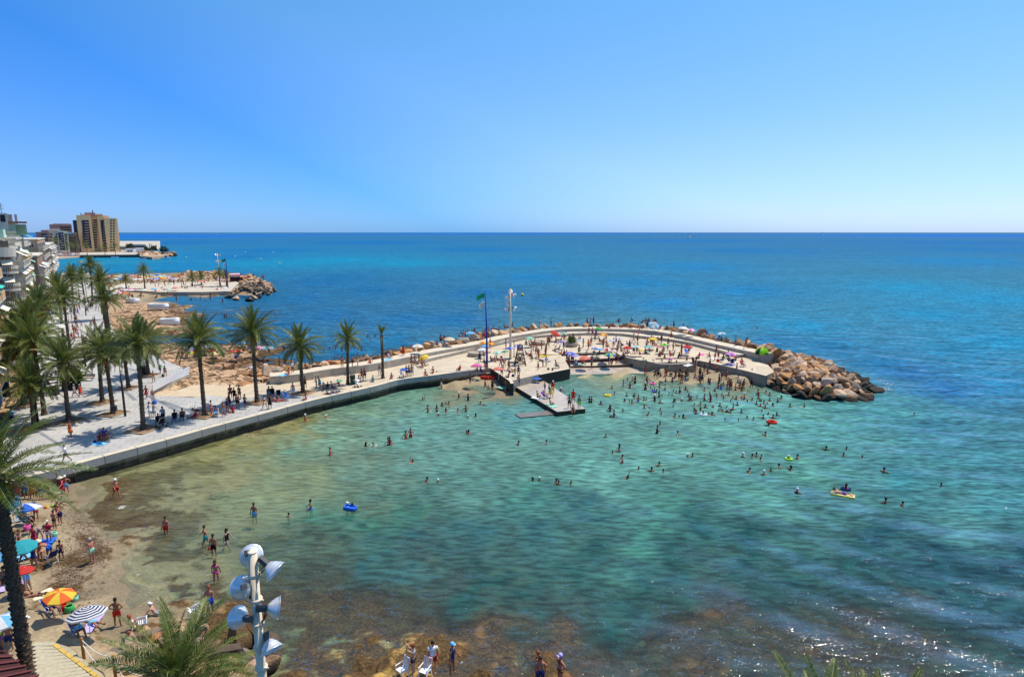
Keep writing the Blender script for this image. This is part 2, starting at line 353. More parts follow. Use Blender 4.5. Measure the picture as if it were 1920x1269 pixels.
def terrain_mat():
    m, t, p, o = nmat('shore_ground'); L = t.links.new
    g = N(t, 'ShaderNodeNewGeometry').outputs['Position']
    ac = N(t, 'ShaderNodeAttribute', attribute_name='tcol'); aw = N(t, 'ShaderNodeAttribute', attribute_name='weed'); ar = N(t, 'ShaderNodeAttribute', attribute_name='rug')
    n1 = N(t, 'ShaderNodeTexNoise', i_Scale=.9, i_Detail=8.0, i_Roughness=.65); L(g, n1.inputs['Vector'])
    n2 = N(t, 'ShaderNodeTexNoise', i_Scale=6.0, i_Detail=6.0, i_Roughness=.7); L(g, n2.inputs['Vector'])
    n3 = N(t, 'ShaderNodeTexNoise', i_Scale=.33, i_Detail=5.0, i_Roughness=.6); L(g, n3.inputs['Vector'])
    # multiply by wear
    mr = N(t, 'ShaderNodeMapRange'); L(n2.outputs[0], mr.inputs[0]); mr.inputs[1].default_value = .35; mr.inputs[2].default_value = .65
    mr.inputs[3].default_value = .72; mr.inputs[4].default_value = 1.22
    mx = N(t, 'ShaderNodeMix', data_type='RGBA', blend_type='MULTIPLY'); mx.inputs[0].default_value = 1
    L(ac.outputs['Color'], mx.inputs[6]); L(mr.outputs[0], mx.inputs[7])
    # weed patches: combined noise against the weed amount
    s = N(t, 'ShaderNodeMath', operation='ADD'); L(n1.outputs[0], s.inputs[0]); L(n3.outputs[0], s.inputs[1])
    s2 = N(t, 'ShaderNodeMath', operation='MULTIPLY_ADD'); L(n2.outputs[0], s2.inputs[0]); s2.inputs[1].default_value = .5; L(s.outputs[0], s2.inputs[2])
    s3 = N(t, 'ShaderNodeMath', operation='MULTIPLY_ADD'); L(aw.outputs['Fac'], s3.inputs[0]); s3.inputs[1].default_value = .62; L(s2.outputs[0], s3.inputs[2])
    wr = N(t, 'ShaderNodeMapRange', interpolation_type='SMOOTHSTEP'); L(s3.outputs[0], wr.inputs[0]); wr.inputs[1].default_value = 1.42; wr.inputs[2].default_value = 1.60
    cr = N(t, 'ShaderNodeValToRGB'); L(n2.outputs[0], cr.inputs[0])
    cr.color_ramp.elements[0].color = (.026, .020, .010, 1); cr.color_ramp.elements[0].position = .38
    cr.color_ramp.elements[1].color = (.20, .105, .032, 1); cr.color_ramp.elements[1].position = .68
    m2 = N(t, 'ShaderNodeMix', data_type='RGBA'); L(wr.outputs[0], m2.inputs[0]); L(mx.outputs[2], m2.inputs[6]); L(cr.outputs[0], m2.inputs[7])
    # cracks between the slabs of rock
    vo = N(t, 'ShaderNodeTexVoronoi', feature='DISTANCE_TO_EDGE'); 
    mp = N(t, 'ShaderNodeMapping'); mp.inputs['Scale'].default_value = (.55, 1.1, .6); mp.inputs['Rotation'].default_value = (0, 0, .5)
    wv = N(t, 'ShaderNodeVectorMath', operation='MULTIPLY_ADD'); L(n1.outputs['Color'], wv.inputs[0]); wv.inputs[1].default_value = (1.8, 1.8, 0); L(g, wv.inputs[2])
    L(wv.outputs[0], mp.inputs['Vector']); L(mp.outputs[0], vo.inputs['Vector']); vo.inputs['Scale'].default_value = 1.0
    vr = N(t, 'ShaderNodeMapRange'); L(vo.outputs['Distance'], vr.inputs[0]); vr.inputs[1].default_value = .0; vr.inputs[2].default_value = .07; vr.inputs[3].default_value = 1; vr.inputs[4].default_value = 0
    vm = N(t, 'ShaderNodeMath', operation='MULTIPLY', use_clamp=True); L(vr.outputs[0], vm.inputs[0]); L(ar.outputs['Fac'], vm.inputs[1])
    m3 = N(t, 'ShaderNodeMix', data_type='RGBA'); L(vm.outputs[0], m3.inputs[0]); L(m2.outputs[2], m3.inputs[6]); m3.inputs[7].default_value = (.06, .04, .025, 1)
    L(m3.outputs[2], p.inputs['Base Color']); p.inputs['Roughness'].default_value = .9; p.inputs['Specular IOR Level'].default_value = .2
    bh = N(t, 'ShaderNodeMath', operation='SUBTRACT'); L(s2.outputs[0], bh.inputs[0]); L(vm.outputs[0], bh.inputs[1])
    b = N(t, 'ShaderNodeBump', i_Distance=.12); bs = N(t, 'ShaderNodeMath', operation='MULTIPLY_ADD'); L(ar.outputs['Fac'], bs.inputs[0]); bs.inputs[1].default_value = .5; bs.inputs[2].default_value = .22
    L(bs.outputs[0], b.inputs['Strength']); L(bh.outputs[0], b.inputs['Height']); L(b.outputs[0], p.inputs['Normal'])
    return m
TERR = terrain_mat()
at_ = dict(tcol=np.clip(tv_[..., 3:6], 0, 1), weed=tv_[..., 2], rug=rug)
for nm, msk, lab in (('seabed', ~land, None), ('sand_beach', m_cove, None), ('rock_shelf', m_rock, None), ('plaza_beach', m_plaza, None), ('rocky_foreshore', m_fore, None), ('far_beach', m_far, None)):
    me = grid_mesh(X_, Y_, Zt, at_, keep=msk, name=nm); me.materials.append(TERR)
    tag(link(nm, me), kind='structure')
# deep floor that goes on to the horizon, and inland ground under the town
mb = MB(); mb.box((0, 15000, -9), (60000, 40000, .5)); tag(mb.build('deep_seabed', mat('deep_floor', (.02, .05, .06), .9)), kind='structure')

# water --------------------------------------------------------------
W = []
def wc(rgb, clear, *pts):
    for p in pts:
        if 735 < p[1] < 940 and p[0] > 650: rgb = tuple(a * .62 + b * .38 for a, b in zip(rgb, (76, 146, 138)))
        c = lin(rgb)
        if p[1] > 700 and not (p[0] > 1620 and p[1] < 960): c = (c[0] * 1.65, c[1] * 1.22, c[2] * .80)
        if p[1] > 700 and not (p[0] > 1620 and p[1] < 960): k = 1.0 if p[1] < 930 else (.84 if p[1] < 1040 else .68); c = (c[0] * k * 1.06, c[1] * k * .96, c[2] * k * 1.30)
        if p[1] < 446: c = (c[0] * .8, c[1] * 1.35, c[2] * 1.15)
        elif p[1] < 700 and p[0] > 250: q = lin((28, 112, 152)); c = tuple(u * .6 + v * .4 for u, v in zip(c, q)); c = (c[0] * .7, c[1] * .98, c[2] * .92)
        W.append((p[0], p[1], c, clear))
wc((20, 88, 176), 0, (300, 443), (960, 438), (1800, 442), (100, 443)); wc((20, 96, 172), 0, (300, 455), (700, 455), (1300, 452), (1800, 455))
wc((24, 118, 176), 0, (300, 480), (340, 498), (960, 492), (1300, 500), (1800, 490)); wc((22, 140, 178), 0, (640, 488), (560, 492), (760, 494), (470, 494)); wc((18, 100, 168), 0, (500, 470), (900, 468), (1400, 470), (1850, 468), (440, 482))
wc((36, 88, 142), 0, (700, 545), (620, 590), (560, 560), (640, 520), (520, 610), (600, 530)); wc((28, 90, 148), 0, (900, 550), (1050, 565), (850, 600), (760, 600)); wc((22, 116, 172), 0, (1200, 530), (1400, 545), (1000, 520), (1250, 570)); wc((30, 136, 178), 0, (1350, 600), (1500, 610), (1750, 590), (1850, 560), (1700, 540), (1880, 640))
wc((36, 100, 146), 0, (1550, 650), (1650, 680), (1450, 640), (1700, 700), (1780, 730), (660, 655), (740, 640)); wc((40, 120, 156), 0, (1880, 720), (1800, 660)); wc((34, 74, 110), .1, (540, 690), (600, 680), (650, 665))
wc((62, 96, 136), .2, (360, 595), (390, 590), (400, 625)); wc((62, 112, 158), .1, (320, 562), (400, 565)); wc((34, 92, 140), .05, (450, 590), (430, 610), (470, 560)); wc((24, 60, 96), .3, (300, 641), (400, 640), (340, 642))
wc((34, 84, 112), 0, (1750, 800), (1850, 850), (1680, 780), (1880, 950)); wc((36, 98, 108), .05, (1700, 900), (1620, 870), (1800, 980)); wc((50, 128, 136), .08, (1580, 800), (1520, 790)); wc((78, 156, 150), .12, (1450, 790), (1400, 770), (1350, 800), (1480, 770))
wc((56, 128, 112), .12, (1500, 880), (1450, 930)); wc((76, 148, 134), .15, (1300, 850), (1200, 850), (1100, 860), (1150, 900)); wc((84, 156, 148), .15, (1250, 745), (1180, 760), (1100, 780), (1320, 760)); wc((86, 150, 136), .2, (960, 850), (850, 880), (800, 800), (750, 830), (900, 780))
wc((58, 124, 142), .1, (950, 780), (930, 765), (990, 790)); wc((98, 146, 116), .25, (700, 775), (620, 810), (780, 740), (560, 840)); wc((108, 130, 80), .5, (480, 830), (420, 850), (380, 860), (560, 800)); wc((96, 136, 104), .45, (520, 900), (600, 900), (450, 940)); wc((100, 122, 90), .58, (330, 960), (280, 1050), (350, 1060), (250, 890), (320, 880), (400, 900))
wc((112, 112, 80), .68, (200, 920), (220, 1060), (250, 1110), (190, 960)); wc((72, 118, 96), .5, (450, 1040), (520, 1020)); wc((50, 122, 104), .3, (680, 980), (760, 960), (620, 960)); wc((38, 96, 100), .2, (800, 1020), (700, 1030), (900, 980), (1000, 980), (1100, 960)); wc((46, 122, 104), .15, (1000, 920), (1250, 950), (1200, 1000), (1400, 900))
wc((32, 96, 88), .25, (900, 1090), (1100, 1060), (1250, 1070), (1000, 1110), (1200, 1130)); wc((56, 82, 50), .85, (600, 1120), (700, 1160), (540, 1180), (640, 1190), (800, 1180), (900, 1180)); wc((50, 90, 76), .55, (700, 1090), (820, 1120), (560, 1070)); wc((70, 70, 40), .9, (700, 1230), (900, 1225), (1000, 1250), (560, 1220))
wc((26, 84, 80), .12, (1400, 1040), (1300, 1000), (1500, 1070), (1600, 1060)); wc((24, 76, 84), .08, (1650, 1020), (1800, 1050), (1750, 1100), (1900, 1050), (1900, 1150)); wc((52, 74, 46), .74, (1350, 1170), (1450, 1200), (1330, 1220), (1600, 1190), (1550, 1240), (1250, 1220), (1150, 1240), (1700, 1240)); wc((30, 80, 70), .45, (1550, 1130), (1800, 1200), (1900, 1230), (1700, 1170), (1200, 1180))
wc((110, 122, 96), .6, (850, 738), (920, 745), (1230, 710), (1300, 712), (1380, 722), (1150, 702))
wc((34, 128, 158), 0, (150, 488), (230, 487), (200, 492), (120, 486)); wc((24, 120, 160), 0, (250, 500), (210, 510), (300, 510)); wc((90, 110, 130), .2, (350, 605)); 
WC = np.array([tuple(G(p[0], p[1], 0))[:2] for p in W]); WV = np.array([[*p[2], p[3]] for p in W]); WQ = polar(WC[:, 0], WC[:, 1])
NA2, NR2 = 760, 880
az2 = np.radians(np.linspace(-66, 62, NA2))
rr2 = np.exp(np.linspace(math.log(14), math.log(330), NR2 - 120)); rr2 = np.concatenate([rr2, np.exp(np.linspace(math.log(333), math.log(30000), 120))])
A2, R2 = np.meshgrid(az2, rr2); X2 = R2 * np.sin(A2); Y2 = R2 * np.cos(A2)
wv_ = idw(WQ, WV, warped(X2, np.maximum(Y2, .1), 1.6).reshape(-1, 2), 2.3).reshape(NR2, NA2, 4)
# exposure to the open sea: 0 in the cove, 1 outside
ex = np.clip((X2 - 1 - (Y2 - 45) * .06) / 26, 0, 1); outside = np.clip((np.hypot(X2 - 14, Y2 - 100) - 34) / 10, 0, 1) * np.clip((Y2 - 62) / 12, 0, 1)
ex = np.clip(np.maximum(ex, outside), 0, 1)
dirx, diry = .60, .80          # swell travels towards the shore along -(dir)
warp = fbm(X2 / 30, Y2 / 30, 3, 3) * 9
ph = (X2 * dirx + Y2 * diry + warp) * 2 * math.pi
amp = np.clip((260 - R2) / 120, 0, 1)
Zw = amp * (ex * .015 + .02) * (np.sin(ph / 4.6) + .5 * np.sin(ph / 7.3 + 1.7 + fbm(X2 / 14, Y2 / 14, 2, 8) * 5)) * (.6 + fbm(X2 / 18, Y2 / 18, 2, 21)) 
Zw += np.clip((140 - R2) / 60, 0, 1) * (.35 + .65 * ex) * fbm((X2 * .8 - Y2 * .6) / 3.6, (X2 * .6 + Y2 * .8) / 1.3, 2, 14) * .05
# depth of the bed under the water (for foam and clarity near the shore)
from_bed = np.full_like(X2, -5.0)
inb = (R2 > rr[0]) & (R2 < rr[-1]) & (A2 > az[0]) & (A2 < az[-1])
ia = np.clip(((A2 - az[0]) / (az[-1] - az[0]) * (NA - 1)).astype(int), 0, NA - 2); ir = np.clip(((np.log(R2) - math.log(17)) / (math.log(560) - math.log(17)) * (NR - 1)).astype(int), 0, NR - 2)
from_bed = np.where(inb, Zt[ir, ia], -5.0)
fbed = from_bed
shore = np.clip(1 + fbed / .32, 0, 1) * (fbed < .15)
foam = shore * np.clip(fbm(X2 / 2.6, Y2 / 2.6, 3, 44) * 1.7 - .1, 0, 1) * .8
def foam_at(px, py, rad, s):
    global foam
    c = G(px, py, 0); d = np.hypot(X2 - c.x, (Y2 - c.y)); foam = np.maximum(foam, s * np.clip(1.3 - d / rad, 0, 1))
for a in ((1655, 728, 3.0, .8), (1650, 712, 2.5, .75), (1600, 745, 3.2, .6), (1540, 748, 2.5, .5), (1480, 735, 2.2, .55), (1440, 722, 1.6, .5), (1665, 720, 2.2, .8), (510, 545, 5, .7), (515, 560, 5, .6), (490, 556, 4, .5), (228, 950, .7, 1.0),
          (200, 1000, .45, .7), (190, 1030, .5, .8), (700, 835, .9, .95), (690, 836, .8, .8), (1497, 763, 1.0, .8), (1657, 887, .9, .6), (1765, 912, 1.1, .55), (865, 1240, .8, .6), (880, 1232, .8, .6), (1500, 1240, 1.2, .45), (1465, 1228, 1.0, .4), (320, 858, .6, .6), (540, 655, 3, .6), (530, 645, 3, .6),
          (420, 607, 6, .5), (400, 580, 5, .5), (480, 642, 3, .7), (205, 940, .5, .6), (257, 1078, .35, .9), (1430, 798, .7, .5), (1075, 773, .4, .6), (640, 658, 1.2, .5), (430, 581, 3, .8), (272, 447, 90, .5), (325, 473, 14, .9), (335, 471, 12, .7)): foam_at(*a)
me = grid_mesh(X2, Y2, Zw, dict(wcol=wv_[..., :3], clear=np.clip(wv_[..., 3] + shore * .5, 0, .95), foam=foam, exposed=ex, swell=ex * np.clip((260 - R2) / 120, .0, 1) * np.clip(np.sin(ph / 4.6 + .9) * .7 + .3 * np.sin(ph / 7.3) + fbm(X2 / 5, Y2 / 5, 2, 55), 0, 1)), name='sea_water')  # swell attribute paints sheen on crests by raising reflection along wave lines
def water_mat():
    m, t, p, o = nmat('sea_water'); L = t.links.new; t.nodes.remove(p)
    g = N(t, 'ShaderNodeNewGeometry').outputs['Position']
    A = lambda n: N(t, 'ShaderNodeAttribute', attribute_name=n)
    aw, ac, af, ae, asw = A('wcol'), A('clear'), A('foam'), A('exposed'), A('swell')
    def mapped(rot, sx, sy):
        mp = N(t, 'ShaderNodeMapping'); mp.inputs['Rotation'].default_value = (0, 0, rot); mp.inputs['Scale'].default_value = (sx, sy, 1); L(g, mp.inputs['Vector']); return mp.outputs[0]
    a1 = math.atan2(.60, .80)
    n1 = N(t, 'ShaderNodeTexNoise', i_Scale=1.0, i_Detail=3.0, i_Roughness=.45); L(mapped(a1, .8, 2.4), n1.inputs['Vector'])
    n2 = N(t, 'ShaderNodeTexNoise', i_Scale=1.0, i_Detail=4.0, i_Roughness=.5); L(mapped(a1 * .5, .09, .24), n2.inputs['Vector'])
    n4 = N(t, 'ShaderNodeTexNoise', i_Scale=1.0, i_Detail=4.0, i_Roughness=.55); L(mapped(a1, .012, .03), n4.inputs['Vector'])
    n3 = N(t, 'ShaderNodeTexNoise', i_Scale=7.5, i_Detail=3.0, i_Roughness=.5); L(g, n3.inputs['Vector'])
    b1 = N(t, 'ShaderNodeBump', i_Distance=.12); L(n1.outputs[0], b1.inputs['Height'])
    s1 = N(t, 'ShaderNodeMath', operation='MULTIPLY_ADD'); L(ae.outputs['Fac'], s1.inputs[0]); s1.inputs[1].default_value = .02; s1.inputs[2].default_value = .30; L(s1.outputs[0], b1.inputs['Strength'])
    b2 = N(t, 'ShaderNodeBump', i_Distance=2.6); L(n2.outputs[0], b2.inputs['Height']); s2 = N(t, 'ShaderNodeMath', operation='MULTIPLY_ADD'); L(ae.outputs['Fac'], s2.inputs[0]); s2.inputs[1].default_value = .0; s2.inputs[2].default_value = .05; L(s2.outputs[0], b2.inputs['Strength']); L(b1.outputs[0], b2.inputs['Normal'])
    n5 = N(t, 'ShaderNodeTexNoise', i_Scale=1.0, i_Detail=3.0, i_Roughness=.6); L(mapped(a1, 2.0, 5.0), n5.inputs['Vector'])
    ms_ = N(t, 'ShaderNodeMapRange'); L(n5.outputs[0], ms_.inputs[0]); ms_.inputs[1].default_value = .64; ms_.inputs[2].default_value = .72; ms_.inputs[3].default_value = .5; ms_.inputs[4].default_value = .95
    b3 = N(t, 'ShaderNodeBump', i_Distance=.085); L(ms_.outputs[0], b3.inputs['Strength']); L(n3.outputs[0], b3.inputs['Height']); L(b2.outputs[0], b3.inputs['Normal'])
    n8 = N(t, 'ShaderNodeTexNoise', i_Scale=1.0, i_Detail=2.0); L(mapped(a1, 2.4, 6.5), n8.inputs['Vector']); r8 = N(t, 'ShaderNodeMapRange'); L(n8.outputs[0], r8.inputs[0]); r8.inputs[1].default_value = .675; r8.inputs[2].default_value = .73
    n9 = N(t, 'ShaderNodeTexNoise', i_Scale=1.0, i_Detail=3.0, i_Roughness=.6); L(mapped(a1 * .5, .7, 2.4), n9.inputs['Vector']); r10 = N(t, 'ShaderNodeMapRange'); L(n9.outputs[0], r10.inputs[0]); r10.inputs[1].default_value = .60; r10.inputs[2].default_value = .68; cdn = N(t, 'ShaderNodeSeparateXYZ'); L(g, cdn.inputs[0]); fr_ = N(t, 'ShaderNodeMapRange'); L(cdn.outputs['Y'], fr_.inputs[0]); fr_.inputs[1].default_value = 55; fr_.inputs[2].default_value = 90; z10 = N(t, 'ShaderNodeMath', operation='MULTIPLY_ADD'); L(r10.outputs[0], z10.inputs[0]); L(fr_.outputs[0], z10.inputs[1]); L(r8.outputs[0], z10.inputs[2])
    x8 = N(t, 'ShaderNodeMath', operation='MULTIPLY'); x8.use_clamp = True; L(z10.outputs[0], x8.inputs[0]); L(ae.outputs['Fac'], x8.inputs[1]); b5 = N(t, 'ShaderNodeBump', i_Distance=.36); L(x8.outputs[0], b5.inputs['Strength']); L(n3.outputs[0], b5.inputs['Height']); nA = N(t, 'ShaderNodeTexNoise', i_Scale=1.0, i_Detail=1.0); L(mapped(0, 2.6, 1.3), nA.inputs['Vector']); xA = N(t, 'ShaderNodeMath', operation='MULTIPLY', use_clamp=True); L(z10.outputs[0], xA.inputs[0]); L(fr_.outputs[0], xA.inputs[1]); bA = N(t, 'ShaderNodeBump', i_Distance=.8); L(xA.outputs[0], bA.inputs['Strength']); L(nA.outputs[0], bA.inputs['Height']); L(b3.outputs[0], bA.inputs['Normal']); L(bA.outputs[0], b5.inputs['Normal'])
    b4 = N(t, 'ShaderNodeBump', i_Distance=14.0, i_Strength=.05); L(n4.outputs[0], b4.inputs['Height']); L(b5.outputs[0], b4.inputs['Normal'])
    nrm = b4.outputs[0]
    # body colour of the water, slightly uneven, with light and dark of waves painted in by noise
    s = N(t, 'ShaderNodeMath', operation='ADD'); L(n2.outputs[0], s.inputs[0]); L(n4.outputs[0], s.inputs[1])
    mr = N(t, 'ShaderNodeMapRange'); L(s.outputs[0], mr.inputs[0]); mr.inputs[1].default_value = .75; mr.inputs[2].default_value = 1.25; mr.inputs[3].default_value = .90; mr.inputs[4].default_value = 1.10
    mr2 = N(t, 'ShaderNodeMapRange'); L(n1.outputs[0], mr2.inputs[0]); mr2.inputs[1].default_value = .34; mr2.inputs[2].default_value = .66; mr2.inputs[3].default_value = .56; mr2.inputs[4].default_value = 1.46
    n7 = N(t, 'ShaderNodeTexNoise', i_Scale=1.0, i_Detail=7.0, i_Roughness=.72); L(mapped(a1 * .6, .14, .55), n7.inputs['Vector'])
    mr7 = N(t, 'ShaderNodeMapRange'); L(n7.outputs[0], mr7.inputs[0]); mr7.inputs[1].default_value = .36; mr7.inputs[2].default_value = .64; mr7.inputs[3].default_value = .62; mr7.inputs[4].default_value = 1.42
    mm0 = N(t, 'ShaderNodeMath', operation='MULTIPLY'); L(mr.outputs[0], mm0.inputs[0]); L(mr2.outputs[0], mm0.inputs[1]); e7 = N(t, 'ShaderNodeMath', operation='MULTIPLY_ADD'); L(ae.outputs['Fac'], e7.inputs[0]); e7.inputs[1].default_value = .7; e7.inputs[2].default_value = .3; d7 = N(t, 'ShaderNodeMix', data_type='FLOAT'); L(e7.outputs[0], d7.inputs[0]); d7.inputs[2].default_value = 1.0; L(mr7.outputs[0], d7.inputs[3])
    mm = N(t, 'ShaderNodeMath', operation='MULTIPLY'); L(mm0.outputs[0], mm.inputs[0]); L(d7.outputs[0], mm.inputs[1])
    mx = N(t, 'ShaderNodeMix', data_type='RGBA', blend_type='MULTIPLY'); mx.inputs[0].default_value = 1; L(aw.outputs['Color'], mx.inputs[6]); L(mm.outputs[0], mx.inputs[7])
    sc_ = N(t, 'ShaderNodeMix', data_type='RGBA', blend_type='MULTIPLY'); sc_.inputs[0].default_value = 1; L(mx.outputs[2], sc_.inputs[6]); sc_.inputs[7].default_value = (WB[0], WB[1], WB[2], 1)
    df = N(t, 'ShaderNodeBsdfDiffuse'); L(sc_.outputs[2], df.inputs[0]); L(nrm, df.inputs['Normal'])
    tr = N(t, 'ShaderNodeBsdfTransparent'); tr.inputs[0].default_value = (.93, .97, .92, 1)
    m1 = N(t, 'ShaderNodeMixShader'); L(ac.outputs['Fac'], m1.inputs[0]); L(df.outputs[0], m1.inputs[1]); L(tr.outputs[0], m1.inputs[2])
    gl = N(t, 'ShaderNodeBsdfGlossy', i_Roughness=.1); L(nrm, gl.inputs['Normal'])
    fr = N(t, 'ShaderNodeFresnel', i_IOR=1.33); L(nrm, fr.inputs['Normal'])
    sb = N(t, 'ShaderNodeMath', operation='SUBTRACT'); L(n1.outputs[0], sb.inputs[0]); sb.inputs[1].default_value = .53
    sa = N(t, 'ShaderNodeMath', operation='ABSOLUTE'); L(sb.outputs[0], sa.inputs[0])
    sr = N(t, 'ShaderNodeMapRange'); L(sa.outputs[0], sr.inputs[0]); sr.inputs[1].default_value = .0; sr.inputs[2].default_value = .03; sr.inputs[3].default_value = .27; sr.inputs[4].default_value = 0  # thin noise lines raise the reflection: painted sky streaks on the ripples
    fm0 = N(t, 'ShaderNodeMath', operation='MINIMUM'); L(fr.outputs[0], fm0.inputs[0]); fm0.inputs[1].default_value = .065
    fm = N(t, 'ShaderNodeMath', operation='ADD'); n6 = N(t, 'ShaderNodeTexNoise', i_Scale=1.0, i_Detail=2.0); L(mapped(a1, .7, 1.1), n6.inputs['Vector']); r6 = N(t, 'ShaderNodeMapRange'); L(n6.outputs[0], r6.inputs[0]); r6.inputs[1].default_value = .45; r6.inputs[2].default_value = .62
    s6 = N(t, 'ShaderNodeMath', operation='MULTIPLY'); L(sr.outputs[0], s6.inputs[0]); L(r6.outputs[0], s6.inputs[1]); r9 = N(t, 'ShaderNodeMapRange'); L(n7.outputs[0], r9.inputs[0]); r9.inputs[1].default_value = .40; r9.inputs[2].default_value = .60; r9.inputs[3].default_value = .02; r9.inputs[4].default_value = .30; sw6 = N(t, 'ShaderNodeMath', operation='MULTIPLY_ADD'); L(asw.outputs['Fac'], sw6.inputs[0]); L(r9.outputs[0], sw6.inputs[1]); L(s6.outputs[0], sw6.inputs[2]); L(fm0.outputs[0], fm.inputs[0]); L(sw6.outputs[0], fm.inputs[1])
    m2 = N(t, 'ShaderNodeMixShader'); L(fm.outputs[0], m2.inputs[0]); L(m1.outputs[0], m2.inputs[1]); L(gl.outputs[0], m2.inputs[2])
    # foam
    nf = N(t, 'ShaderNodeTexNoise', i_Scale=3.2, i_Detail=7.0, i_Roughness=.75); L(g, nf.inputs['Vector'])
    fs = N(t, 'ShaderNodeMath', operation='MULTIPLY_ADD'); L(af.outputs['Fac'], fs.inputs[0]); fs.inputs[1].default_value = .36; L(nf.outputs[0], fs.inputs[2])
    ff = N(t, 'ShaderNodeMapRange'); L(fs.outputs[0], ff.inputs[0]); ff.inputs[1].default_value = .80; ff.inputs[2].default_value = .94
    fd = N(t, 'ShaderNodeBsdfDiffuse'); fd.inputs[0].default_value = (.75, .76, .74, 1)
    m3 = N(t, 'ShaderNodeMixShader'); L(ff.outputs[0], m3.inputs[0]); L(m2.outputs[0], m3.inputs[1]); L(fd.outputs[0], m3.inputs[2])
    L(m3.outputs[0], o.inputs['Surface'])
    return m
WB = (.85,.85,.85)
me.materials.append(water_mat())
tag(link('sea_water', me), kind='structure')
def bed_z(x, y):
    r = math.hypot(x, y); a = math.atan2(x, y)
    i = min(max(int((a - az[0]) / (az[-1] - az[0]) * (NA - 1)), 0), NA - 1); j = min(max(int((math.log(r) - math.log(17)) / (math.log(560) - math.log(17)) * (NR - 1)), 0), NR - 1)
    return float(Zt[j, i])
def poly_px(pts, z): return [tuple(G(x, y, z))[:2] for x, y in pts]
WALL_PX = [(-60, 928), (23, 901), (140, 870), (190, 856), (322, 821), (397, 800), (496, 774), (558, 757), (614, 743), (700, 724), (750, 711), (812, 703), (880, 694), (921, 690)]
WALL = [G(x, y, PZ + .12) for x, y in WALL_PX]
OUT_PX = [(505, 706), (561, 701), (624, 691), (700, 682), (801, 662), (907, 643), (958, 631), (1040, 618.5), (1100, 616), (1173, 617), (1221, 620), (1268, 628), (1346, 646), (1430, 664)]
OUTZ = PZ + 1.15
OUT = [G(x, y, OUTZ) for x, y in OUT_PX]
INN_PX = [(785, 683), (869, 663), (926, 650), (1000, 635), (1094, 629), (1158, 629.5), (1205, 635), (1252, 640), (1299, 648.5), (1357, 664), (1385, 671)]
INN = [G(x, y, PZ) for x, y in INN_PX]
def resample(pts, step):
    pts = [Vector(p) for p in pts]; out = [pts[0]]; acc = 0
    # Catmull-Rom then even spacing
    dense = []
    for i in range(len(pts) - 1):
        p0, p1, p2, p3 = pts[max(i - 1, 0)], pts[i], pts[i + 1], pts[min(i + 2, len(pts) - 1)]
        for k in range(20):
            u = k / 20; dense.append(.5 * ((2 * p1) + (p2 - p0) * u + (2 * p0 - 5 * p1 + 4 * p2 - p3) * u * u + (3 * p1 - p0 - 3 * p2 + p3) * u ** 3))
    dense.append(pts[-1])
    out = [dense[0]]; d = 0
    for a, b in zip(dense, dense[1:]):
        d += (b - a).length
        if d >= step: out.append(b); d = 0
    if (out[-1] - dense[-1]).length > .3 * step: out.append(dense[-1])
    return out
def offset(pts, d):
    """offset a 2-D polyline to its left by d"""
    o = []
    for i, p in enumerate(pts):
        t = (pts[min(i + 1, len(pts) - 1)] - pts[max(i - 1, 0)]); t.z = 0; t.normalize()
        o.append(Vector((p.x - t.y * d, p.y + t.x * d, p.z)))
    return o
def ribbon(mb, a, b, z0, z1, mi=0, smi=None):
    """solid strip between two polylines"""
    n = len(a); vs = [(p.x, p.y, z1) for p in a] + [(p.x, p.y, z1) for p in b] + [(p.x, p.y, z0) for p in a] + [(p.x, p.y, z0) for p in b]
    s = mi if smi is None else smi
    top = [(i, i + 1, n + i + 1, n + i) for i in range(n - 1)]
    mb.add(vs, top, mi)
    mb.add(vs, [(2 * n + i, 2 * n + i + 1, i + 1, i) for i in range(n - 1)] + [(n + i, n + i + 1, 3 * n + i + 1, 3 * n + i) for i in range(n - 1)] + [(0, n, 3 * n, 2 * n), (2 * n - 1, n - 1, 3 * n - 1, 4 * n - 1)], s)

# paving of the promenade: grey slabs laid in courses with darker bands
def paving_mat(name, c1, c2, ang, sx, sy, mortar):
    m, t, p, o = nmat(name); L = t.links.new
    g = N(t, 'ShaderNodeNewGeometry').outputs['Position']
    mp = N(t, 'ShaderNodeMapping'); mp.inputs['Rotation'].default_value = (0, 0, ang); L(g, mp.inputs['Vector'])
    br = N(t, 'ShaderNodeTexBrick'); L(mp.outputs[0], br.inputs['Vector']); br.inputs['Scale'].default_value = 1.0
    br.inputs['Brick Width'].default_value = sx; br.inputs['Row Height'].default_value = sy; br.inputs['Mortar Size'].default_value = mortar
    br.inputs['Color1'].default_value = (*c1, 1); br.inputs['Color2'].default_value = (*c2, 1); br.inputs['Mortar'].default_value = tuple(x * .5 for x in c1) + (1,)
    n = N(t, 'ShaderNodeTexNoise', i_Scale=.35, i_Detail=8.0, i_Roughness=.65); L(g, n.inputs['Vector'])
    mr = N(t, 'ShaderNodeMapRange'); L(n.outputs[0], mr.inputs[0]); mr.inputs[1].default_value = .3; mr.inputs[2].default_value = .7; mr.inputs[3].default_value = .78; mr.inputs[4].default_value = 1.12
    mx = N(t, 'ShaderNodeMix', data_type='RGBA', blend_type='MULTIPLY'); mx.inputs[0].default_value = 1; L(br.outputs[0], mx.inputs[6]); L(mr.outputs[0], mx.inputs[7])
    L(mx.outputs[2], p.inputs['Base Color']); p.inputs['Roughness'].default_value = .75; p.inputs['Specular IOR Level'].default_value = .25
    b = N(t, 'ShaderNodeBump', i_Strength=.35, i_Distance=.02); L(br.outputs['Fac'], b.inputs['Height']); b.invert = True; L(b.outputs[0], p.inputs['Normal'])
    return m
